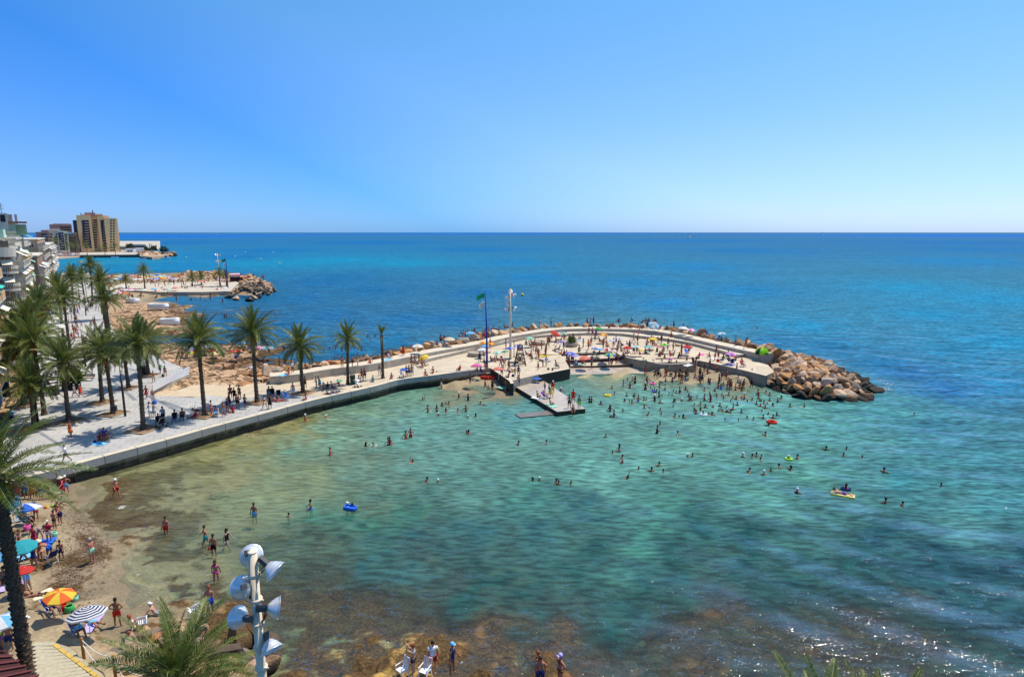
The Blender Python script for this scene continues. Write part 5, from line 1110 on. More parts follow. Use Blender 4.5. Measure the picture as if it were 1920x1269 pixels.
for k in range(70):
    x = rb.uniform(262, 326); p = G(x, 477 + rb.uniform(-3, 3.5) * (1 - (x - 262) / 80), 1.6); put_boulder(hb, (p.x, p.y, rb.uniform(.6, 3.2) * (1 - (x - 262) / 90)), rb.uniform(4, 7.5), rb, .4 if rb.random() < .3 else 0)
for i, (x0, x1, yy, lab) in enumerate(((268, 282, 466, 'dark round trees on the headland beside the club house'), (284, 294, 466, 'dark trees between the stone columns'), (302, 312, 467, 'lone dark bush near the tip of the headland'), (239, 246, 461, 'small dark tree before the club house'))):
    b = AT(x0, yy + 5, 665); c = AT(x1, yy, 665); r = empty('far_tree', (0, 0, 0), label=lab, cat='tree'); mb = MB(); q = random.Random(i)
    for k in range(16):
        u = q.random(); p = Vector((b.x + (c.x - b.x) * u, 665 + q.uniform(-2, 2), b.z + 1 + q.uniform(0, 4.5) * (1 - abs(u - .5)))); 
        for _ in range(26):
            d = Vector((q.gauss(0, 1), q.gauss(0, 1), q.gauss(0, .8))); d = d.normalized() * q.uniform(.5, 1.9); e1 = Vector((q.gauss(0, 1), q.gauss(0, 1), q.gauss(0, 1))).normalized() * .6; e2 = e1.cross(d).normalized() * .5; s = p + d; mb.add([s - e1, s + e2, s + e1, s - e2], [(0, 1, 2, 3)])
    mb.build('crown', mat('far_foliage', (.035, .055, .02), .8, .3, .5), r); mb = MB(); mb.tube([((b.x + c.x) / 2, 665, 1), ((b.x + c.x) / 2, 665, b.z + 2)], .3, 6); mb.build('trunk', TRUNK, r)
# low palms before the far blocks
for i, (x, y) in enumerate(((103, 452), (126, 462), (162, 462), (215, 463), (140, 460), (196, 465))):
    c = AT(x, y, 590); palm('far_palm', (c.x, 590, 1.6), c.z - 1.6, ('palm before the cream far block', 'palm before the yellowish block', 'palm before the tower, first from the bay', 'palm before the sunny corner of the tower', 'palm in the gap left of the tower', 'palm between the tower balconies')[i], 'palms on the far waterfront', 200 + i, n=16, size=1.7, dates=0, dry=0)
# cafe kiosk with red roof on the jetty
k = empty('jetty_kiosk', (0, 0, 0), label='open kiosk with pink roof and dark counter on the far jetty', cat='kiosk')
p0 = G(431, 528, 1.3); Yk = p0.y; FC[0] = Face(431, Yk)
mb = MB(); abox(mb, 431, 455, 520, 528, Yk, 5); mb.build('counter', mat('kiosk_dark', (.05, .03, .03), .8), k)
mb = MB(); abox(mb, 429, 450, 514.5, 519, Yk - 1.5, 9); mb.build('roof', mat('kiosk_roof', (.68, .38, .38), .8), k); mb = MB(); abox(mb, 450, 468, 519, 521, Yk - 1.5, 7); mb.build('side_roof', mat('kiosk_roof2', (.5, .2, .12), .8), k)
def fk(lean=0, legs=((0, 4, 0), (0, 4, 0)), arms=((6, 10, 12), (6, 10, 12)), root='feet', head=0, fore=None):
    """joints of a 1.72 m body that faces +Y; angles in degrees"""
    D = lambda p, s, sx: Vector((sx * math.sin(R(s)), math.sin(R(p)) * math.cos(R(s)), -math.cos(R(p)) * math.cos(R(s))))
    J = {}; up = Vector((0, math.sin(R(lean)), math.cos(R(lean)))); J['pel'] = Vector((0, 0, 0)); J['sp'] = up * .20; J['ch'] = up * .42; J['nk'] = up * .54
    hu = Vector((0, math.sin(R(lean * .6 + head)), math.cos(R(lean * .6 + head)))); J['hd0'] = J['nk'] + hu * .09; J['hd'] = J['nk'] + hu * .19; J['hd1'] = J['nk'] + hu * .27; J['up'] = up; J['hu'] = hu
    for i, sx in enumerate((-1, 1)):
        p, s, k = legs[i]; h = Vector((sx * .095, 0, -.03)); kn = h + D(p, s, sx) * .43; an = kn + D(p - k, s * .6, sx) * .42
        fwd = Vector((0, math.cos(R(p - k)), math.sin(R(p - k)))) if abs(p - k) < 60 else (Vector((0, 0, 1)) if p - k > 0 else Vector((0, 0, -1)))
        J['h%d' % i], J['k%d' % i], J['a%d' % i], J['t%d' % i] = h, kn, an, an + fwd * .15 + Vector((0, 0, -.03))
        p, s, b = arms[i]; sh = J['ch'] + Vector((sx * .18, 0, 0)) + up * .06; el = sh + D(p, s, sx) * .29
        if fore and fore[i]: fp, fs = fore[i]; wr = el + D(fp, fs, sx) * .25
        else: wr = el + D(p + b, s * .7, sx) * .25
        J['s%d' % i], J['e%d' % i], J['w%d' % i] = sh, el, wr; J['m%d' % i] = wr + (wr - el).normalized() * .09
    zs = [J[k].z for k in J if k not in ('up', 'hu')]
    if root == 'feet': dz = -min(zs) + .03
    elif root == 'seat': dz = .13
    else: dz = root
    for k in J:
        if k not in ('up', 'hu'): J[k] = J[k] + Vector((0, 0, dz))
    return J
def skin_body(J, name, fat=1.0):
    order = ['pel', 'sp', 'ch', 'nk', 'hd0', 'hd', 'hd1']; rad = dict(pel=.135, sp=.125, ch=.15, nk=.055, hd0=.075, hd=.10, hd1=.075)
    V, Ed, Rd = [], [], []; ix = {}
    def add(k, p, r): ix[k] = len(V); V.append(p); Rd.append(r)
    for k in order: add(k, J[k], rad[k] * (fat if k in ('pel', 'sp', 'ch') else 1))
    for a, b in zip(order, order[1:]): Ed.append((ix[a], ix[b]))
    for i in (0, 1):
        for k, r in (('h', .095), ('k', .056), ('a', .036), ('t', .03)): add(k + str(i), J[k + str(i)], r * (fat if k == 'h' else 1))
        Ed += [(ix['pel'], ix['h%d' % i]), (ix['h%d' % i], ix['k%d' % i]), (ix['k%d' % i], ix['a%d' % i]), (ix['a%d' % i], ix['t%d' % i])]
        for k, r in (('s', .058), ('e', .040), ('w', .028), ('m', .034)): add(k + str(i), J[k + str(i)], r)
        Ed += [(ix['ch'], ix['s%d' % i]), (ix['s%d' % i], ix['e%d' % i]), (ix['e%d' % i], ix['w%d' % i]), (ix['w%d' % i], ix['m%d' % i])]
        # five fingers
        wr, m = J['w%d' % i], J['m%d' % i]; d = (m - wr).normalized(); sd_ = d.cross(Vector((0, 1, 0))); sd_ = sd_.normalized() if sd_.length > .2 else Vector((1, 0, 0))
        for q, (off, ln) in enumerate(((-.028, .06), (-.010, .075), (.010, .07), (.028, .055))):
            add('f%d%d' % (i, q), m + d * ln + sd_ * off, .009); Ed.append((ix['m%d' % i], ix['f%d%d' % (i, q)]))
        add('th%d' % i, wr + d * .07 + sd_ * .055, .011); Ed.append((ix['w%d' % i], ix['th%d' % i]))
    me = bpy.data.meshes.new(name); me.from_pydata([tuple(v) for v in V], Ed, []); ob = bpy.data.objects.new('tmp', me); COL.objects.link(ob)
    md = ob.modifiers.new('s', 'SKIN'); md.use_smooth_shade = True; md.branch_smoothing = .6
    for i, v in enumerate(me.skin_vertices[0].data): v.radius = (Rd[i] * 1.12, Rd[i] * (1.12 if Rd[i] < .1 or i > 5 else .86)); v.use_root = (i == 0)
    sb = ob.modifiers.new('b', 'SUBSURF'); sb.levels = 1; sb.render_levels = 1
    dg = bpy.context.evaluated_depsgraph_get(); out = bpy.data.meshes.new_from_object(ob.evaluated_get(dg)); out.name = name
    bpy.data.objects.remove(ob); bpy.data.meshes.remove(me); out.materials.clear(); out.materials.append(SKIN)
    # face: nose, brow and ears pushed out of the head
    f = Vector((0, 1, 0)) if abs(J['hu'].z) > .5 else Vector((0, 0, 1)); hd = J['hd']
    bm = bmesh.new(); bm.from_mesh(out)
    def lump(c, s):
        M = Matrix.Translation(c) @ Matrix.Diagonal((s[0], s[1], s[2], 1)); bmesh.ops.create_icosphere(bm, subdivisions=1, radius=1, matrix=M)
    lump(hd + f * .105 - J['hu'] * .01, (.014, .02, .022)); lump(hd + Vector((.092, 0, 0)), (.012, .02, .028)); lump(hd + Vector((-.092, 0, 0)), (.012, .02, .028))
    bm.to_mesh(out); bm.free(); out.polygons.foreach_set('use_smooth', [True] * len(out.polygons)); return out
def lerp(a, b, t): return a + (b - a) * t
def wear(J, kind, fat=1.0):
    mb = MB(); f = fat; pel, sp, ch, nk = J['pel'], J['sp'], J['ch'], J['nk']; up = J['up']
    def torso(a, b, r0, r1, n=3): mb.tube([lerp(a, b, k / n) for k in range(n + 1)], [(r0 + (r1 - r0) * k / n) * f for k in range(n + 1)], 10, 0, flat=.84)
    def legs(t, r0, r1):
        for i in '01': mb.tube([J['h' + i] + up * .03, J['h' + i], lerp(J['h' + i], J['k' + i], t)], [.115 * f, r0 * f, r1], 9)
    if kind == 'trunks': torso(pel - up * .10, pel + up * .10, .150, .158); legs(.62, .118, .098)
    elif kind == 'briefs': torso(pel - up * .12, pel + up * .06, .128, .160); legs(.12, .118, .112)
    elif kind == 'bra': torso(ch - up * .07, ch + up * .045, .158, .160, 1)
    elif kind == 'onepiece': torso(pel - up * .13, pel + up * .05, .12, .162); torso(pel + up * .05, sp, .162, .146); torso(sp, ch + up * .04, .146, .164); legs(.08, .115, .112)
    elif kind == 'shirt':
        torso(pel - up * .02, sp, .172, .160); torso(sp, ch + up * .07, .160, .165); torso(ch + up * .07, nk, .165, .07, 2)
        for i in '01': mb.tube([J['s' + i] - Vector((0, 0, 0)), lerp(J['s' + i], J['e' + i], .62)], [.083, .074], 8)
    elif kind == 'dress':
        torso(sp, ch + up * .05, .155, .163); torso(ch + up * .05, nk - up * .03, .16, .09, 2); k0 = lerp(J['k0'], J['k1'], .5); torso(sp, pel, .155, .18, 2)
        mb.tube([pel, lerp(pel, k0, .5), lerp(pel, k0, .92)], [.18, .21, .25], 12, 0, flat=.9)
    return mb.mesh(kind, CLOTH)
def hairm(J, kind):
    mb = MB(); hd, hu = J['hd'], J['hu']; f = Vector((0, 1, 0)) if abs(hu.z) > .5 else Vector((0, 0, 1))
    if kind == 'short': mb.ball(hd + hu * .035 - f * .018, .112, 10, 6, sc=(.92, 1.0, .98) if abs(hu.z) > .5 else (.92, .98, 1))
    elif kind == 'long': mb.ball(hd + hu * .035 - f * .018, .114, 10, 6); mb.tube([hd - f * .05, hd - f * .09 - hu * .12, hd - f * .07 - hu * .30], [.10, .085, .05], 8)
    elif kind == 'bun': mb.ball(hd + hu * .035 - f * .018, .112, 10, 6); mb.ball(hd + hu * .12 - f * .07, .045, 6, 4)
    elif kind == 'cap': mb.ball(hd + hu * .045 - f * .005, .118, 10, 6); c = hd + hu * .04 + f * .12; mb.box(c, (.15, .12, .02) if abs(hu.z) > .5 else (.15, .02, .12))
    elif kind == 'sunhat':
        Q = hu.to_track_quat('Z', 'Y').to_matrix().to_4x4(); Q.translation = hd + hu * .05; mb.lathe([(.24, -.03), (.235, -.02), (.12, .012), (.115, .07), (.08, .10), (0, .105)], 14, M=Q); mb.lathe([(.24, -.035), (.11, -.005)], 14, M=Q)
    return mb.mesh('hat' if kind in ('cap', 'sunhat') else 'hair', CLOTH if kind in ('cap', 'sunhat') else HAIRM)
POSE = dict(
    stand=fk(), stand2=fk(3, ((4, 5, 6), (-3, 4, 2)), ((14, 8, 40), (0, 12, 8))), hips=fk(0, ((2, 6, 0), (-2, 6, 2)), ((-18, 42, 0), (-18, 42, 0)), fore=((28, -48), (28, -48))),
    walk=fk(4, ((24, 3, 8), (-18, 3, 22)), ((-22, 8, 12), (24, 8, 25))), walk2=fk(4, ((-20, 3, 26), (22, 3, 6)), ((26, 8, 20), (-20, 8, 10))), raise_=fk(0, ((0, 5, 0), (3, 5, 4)), ((120, 12, 60), (70, 12, 70))),
    bend=fk(72, ((6, 6, 4), (-4, 6, 2)), ((50, 6, 10), (40, 6, 14)), head=-10), lean=fk(25, ((8, 5, 10), (-4, 5, 4)), ((45, 8, 30), (60, 8, 20))),
    sit=fk(-14, ((118, 10, 92), (110, 14, 80)), ((40, 14, 30), (30, 14, 50)), 'seat'), sit2=fk(-28, ((92, 12, 14), (104, 12, 52)), ((-38, 14, -5), (-38, 16, -5)), 'seat'), hug=fk(18, ((135, 5, 118), (138, 5, 120)), ((70, 4, 30), (70, 4, 30)), 'seat'),
    chair=fk(-18, ((80, 8, 78), (84, 8, 74)), ((40, 12, 46), (36, 12, 50)), .50), ledge=fk(6, ((86, 7, 82), (82, 7, 86)), ((20, 12, 35), (24, 12, 35)), .12),
    lie=fk(-78, ((86, 7, 3), (110, 7, 50)), ((-150, 14, -12), (-84, 22, -10)), .12), prone=fk(88, ((-92, 8, -4), (-94, 9, -8)), ((150, 30, 40), (140, 34, 50)), .12, head=-30),
    squat=fk(32, ((108, 16, 138), (112, 16, 140)), ((60, 10, 26), (66, 10, 20))),
    wade=fk(2, ((6, 4, 6), (-6, 4, 10)), ((20, 35, 30), (20, 35, 30)), -.05), neck=fk(4, ((10, 6, 14), (-12, 6, 24)), ((60, 40, 20), (50, 46, 20)), -.06),
    crawl=fk(80, ((-86, 6, 4), (-98, 8, 8)), ((175, 12, 0), (10, 24, 30)), -.10, head=-35), floatb=fk(-80, ((84, 12, 6), (88, 14, 10)), ((-110, 50, 0), (-110, 50, 0)), -.04))
FAT = dict(m=1.0, f=.92, b=1.22)
PC = {}
def parts_of(pose, fat):
    k = (pose, fat)
    if k not in PC: PC[k] = dict(body=skin_body(POSE[pose], 'person', FAT[fat]))
    return PC[k]
def part_mesh(pose, fat, kind):
    d = parts_of(pose, fat)
    if kind not in d: d[kind] = hairm(POSE[pose], kind) if kind in ('short', 'long', 'bun', 'cap', 'sunhat') else wear(POSE[pose], kind, FAT[fat])
    return d[kind]
CLR = dict(red=(.62, .03, .02), crimson=(.45, .02, .05), navy=(.02, .03, .13), blue=(.03, .14, .60), sky=(.18, .52, .80), teal=(.02, .38, .42), green=(.05, .38, .10), lime=(.35, .75, .06), black=(.015, .015, .018), white=(.80, .80, .78), grey=(.30, .31, .33),
           pink=(.80, .12, .38), orange=(.85, .16, .02), yellow=(.85, .60, .05), purple=(.20, .06, .36), brown=(.18, .07, .03), cream=(.72, .62, .42), lilac=(.50, .42, .78), coral=(.85, .24, .16), mint=(.28, .66, .48))
SKC = dict(t=(.32, .14, .075), p=(.50, .28, .185), r=(.44, .17, .105), d=(.13, .06, .035), b=(.22, .095, .05))
HRC = dict(k=(.012, .009, .008), n=(.06, .03, .015), y=(.36, .22, .08), g=(.42, .41, .40), r=(.28, .07, .02))
SKN = dict(t='tanned', p='pale', r='reddened', d='dark skinned', b='deeply tanned')
HEAD_LOW = {'neck': .235, 'wade': None}
# garments: code -> (list of (mesh, colour index))
def outfit(code):
    """'T:blue' trunks, 'B' briefs, 'K' bikini, 'O' one-piece, 'S:a/b' shirt + shorts, 'D' dress, 'N' bare"""
    a, _, c = code.partition(':'); cs = c.split('/') if c else ['navy']
    return dict(T=[('trunks', cs[0])], B=[('briefs', cs[0])], K=[('bra', cs[0]), ('briefs', cs[-1])], O=[('onepiece', cs[0])], S=[('trunks', cs[-1]), ('shirt', cs[0])], D=[('dress', cs[0])], N=[])[a], a, cs
PEOPLE = []
def P(px, py, pose='stand', code='T:navy', hd='short:k', face=None, sk='t', h=1.0, z=None, label=None, fat='m', where=None):
    PEOPLE.append(dict(px=px, py=py, pose=pose, code=code, hd=hd, face=face, sk=sk, h=h, z=z, label=label, fat=fat, where=where))
rq = random.Random(2024)
B_ = 'beach'
# crowded beach below the wall
P(125.3, 925.7, 'hips', 'T:sky', 'cap:white', 200, 'r', label='man in white cap and bright blue shorts by the wall')
P(117.5, 929.7, 'stand2', 'D:crimson', 'sunhat:cream', 160, 'p', label='woman in a crimson dress and white sun hat facing the wall', fat='b')
P(95.4, 933.6, 'raise_', 'K:black', 'long:n', 90, 't', label='woman in black bikini holding something up by the wall')
P(102, 930, 'raise_', 'S:yellow/sky', 'cap:white', -90, 'p', .62, label='small child in yellow and blue with white cap by the wall')
P(80.4, 937.5, 'lean', 'T:blue', 'short:k', 150, 'r', label='man leaning over in patterned blue shorts')
P(72.5, 935, 'stand2', 'S:crimson/navy', 'short:n', 180, 't', label='person in dark red shirt behind the orange towel')
P(60.7, 933.6, 'stand', 'D:orange', 'cap:red', 190, 't', label='person wrapped in a vivid orange towel by the wall', fat='b')
P(50.4, 935, 'stand2', 'S:blue/sky', 'cap:white', 210, 'r', label='person in bright blue with a white cap')
P(35.5, 935, 'stand', 'T:crimson', 'cap:red', 190, 'r', label='man in red cap and crimson shorts by the wall', fat='b')
P(17, 934, 'bend', 'T:black', 'short:k', 120, 'p', label='person bending down over bags behind the turquoise parasol')
P(38, 942, 'squat', 'S:sky/navy', 'cap:red', 100, 't', .7, label='child crouching in a red cap beside the turquoise parasol')
P(113.5, 942, 'sit2', 'T:grey', 'sunhat:cream', 250, 't', label='man sitting with legs stretched out under a straw hat')
P(109.6, 948, 'squat', 'O:red', 'cap:white', 200, 'p', .6, label='toddler in red crouching by the wet sand')
P(113.5, 982.5, 'lean', 'T:navy', 'short:n', 180, 'r', label='broad backed man in navy shorts near the wet sand', fat='b')
P(103.3, 992, 'hips', 'B:black', 'short:n', 170, 't', .9, label='boy in black trunks with hands on hips')
P(93, 1016.4, 'stand', 'S:crimson/white', 'cap:cream', 180, 't', label='woman in red top and striped shorts with pale hat')
P(49, 984, 'chair', 'T:navy', 'short:k', 270, 't', label='man sitting in the blue chair under the blue and white parasol')
P(68.6, 975.4, 'stand', 'B:red', 'short:n', 200, 'r', .85, label='boy standing at the edge of the striped parasol shade')
P(13.4, 987, 'lean', 'O:purple', 'bun:n', 240, 't', label='woman in purple swimsuit beside the palm trunk')
P(17.3, 1014, 'bend', 'S:white/black', 'short:k', 100, 'p', label='person in black shorts bending behind the palm trunk')
P(37.8, 1009, 'hug', 'N', 'short:n', 200, 'p', .75, label='child sitting bare chested behind the sea green parasol')
P(65.4, 1023.5, 'stand', 'D:crimson', 'short:k', 180, 't', .95, label='woman in a long red dress next to the blue bag')
P(75.7, 1014, 'bend', 'T:grey', 'short:n', 250, 'p', label='man bent double behind the woman in red')
P(45.7, 1058, 'walk', 'K:brown', 'sunhat:cream', 120, 'b', label='sunburnt woman stepping away from the sea green parasol', fat='b')
P(66.2, 1067.6, 'raise_', 'O:navy', 'bun:y', 190, 't', label='woman in a patterned navy swimsuit with raised hands')
P(77.2, 1055.8, 'stand2', 'K:coral', 'sunhat:cream', 180, 't', label='woman in a straw hat with coral bikini')
P(94.6, 1047, 'bend', 'T:blue', 'short:n', 90, 'r', label='man bending over the striped deck chair')
P(115.9, 1049.5, 'stand2', 'T:navy', 'short:k', 200, 't', .85, label='boy in navy shorts beside the striped deck chair')
P(54, 1109, 'lean', 'O:sky', 'short:r', 90, 'p', label='pale woman in light blue swimsuit seen from behind', fat='b')
P(74, 1117, 'lie', 'K:black', 'long:y', 290, 't', label='sunbather in a black bikini lying on a beige towel')
P(96.5, 1149, 'chair', 'S:crimson/navy', 'short:k', 250, 't', label='man in dark red sitting under the orange parasol')
P(146, 1190, 'chair', 'T:sky', 'bun:k', 240, 'b', label='deeply tanned person in the blue chair under the navy striped parasol', fat='b')
P(172, 1168, 'lie', 'T:sky', 'short:n', 250, 't', label='man lying behind the navy striped parasol with bent knees')
P(221.5, 1173, 'hips', 'T:red', 'short:k', 10, 't', 1.02, label='boy in red shorts standing hands on hips at the waterline')
P(173.8, 1053, 'stand', 'T:mint', 'short:g', 270, 'r', label='grey haired man in green shorts standing alone by the seaweed', fat='b')
P(19, 1220, 'stand', 'T:navy', 'short:n', 200, 't', .9, label='boy in navy shorts right beside the foreground palm trunk')
P(4, 1216, 'bend', 'S:lime/purple', 'short:k', 160, 't', .9, label='child in lime top and purple shorts at the picture edge')
P(251, 1180, 'sit', 'K:white', 'bun:r', 280, 'r', label='red haired woman sitting with one arm stretched out')
P(241.7, 1206, 'sit2', 'O:pink', 'bun:r', 40, 'r', label='woman in pink swimsuit sitting on the boulders')
P(292.5, 1152, 'sit2', 'T:grey', 'cap:white', 280, 'p', label='person with a white cap sitting by the waterline')
P(395, 1150, 'stand', 'T:blue', 'short:r', 190, 'r', label='sunburnt bald man in blue shorts behind the palm fronds', fat='b')
P(387, 1152, 'squat', 'N', 'short:y', 180, 'p', .6, label='small blond child beside the sunburnt man')
P(28, 1085, 'hug', 'O:purple', 'short:k', 220, 't', .9, label='person huddled beside the red parasol')
P(42, 1099, 'sit', 'O:lilac', 'short:k', 260, 't', .8, label='child in lilac sitting beside the bending pale woman')
P(8, 1090, 'sit', 'T:brown', 'short:n', 220, 't', label='person seated low left of the palm trunk near the lilac towel')
# waders in the cove
P(218.5, 929.5, 'walk', 'T:red', 'cap:white', 240, 'r', z=-.12, label='old man in red shorts and white cap walking in the shallows', fat='b')
P(312, 999.5, 'stand', 'T:red', 'short:k', 180, 'r', z=-.32, label='heavy man in red shorts standing in ankle deep water', fat='b')
P(386, 1016, 'walk', 'T:teal', 'short:n', 120, 'r', z=-.45, label='man in teal shorts wading beside the black shorts man')
P(401, 1034, 'stand', 'T:black', 'short:k', 180, 't', z=-.45, label='young man in black shorts wading with a red bucket')
P(426, 1020, 'walk2', 'O:black', 'long:k', 260, 'p', z=-.5, label='woman in a black swimsuit wading away from the beach')
P(405.6, 1086, 'stand', 'K:pink', 'long:n', 10, 'r', z=-.4, label='girl in pink bikini with long dark hair wading')
P(477, 968, 'stand', 'T:sky', 'short:n', 180, 't', z=-.62, label='man in light blue shorts standing thigh deep')
# reef below
P(776, 1266, 'raise_', 'K:grey/black', 'bun:r', 80, 'p', z=.3, label='red haired woman in grey looking at her hand beside white chairs')
P(812.5, 1256, 'walk', 'S:white/red', 'short:k', 185, 'r', z=.3, label='man in white T-shirt and red shorts stepping over the reef')
P(848, 1264, 'stand2', 'O:navy', 'cap:sky', 250, 't', z=.3, label='woman in navy swimsuit with turquoise cap on the reef')
P(1008, 1275, 'stand2', 'K:brown', 'bun:r', 240, 'r', z=.1, label='red haired woman on the reef behind the bare backed man')
P(1013, 1290, 'stand', 'T:navy', 'short:n', 5, 'r', z=.1, label='bare backed man in navy shorts on the reef')
P(1050, 1286, 'hips', 'K:brown', 'cap:lilac', 120, 'r', z=.1, label='woman in bikini and lilac cap with hand on hip on the reef')
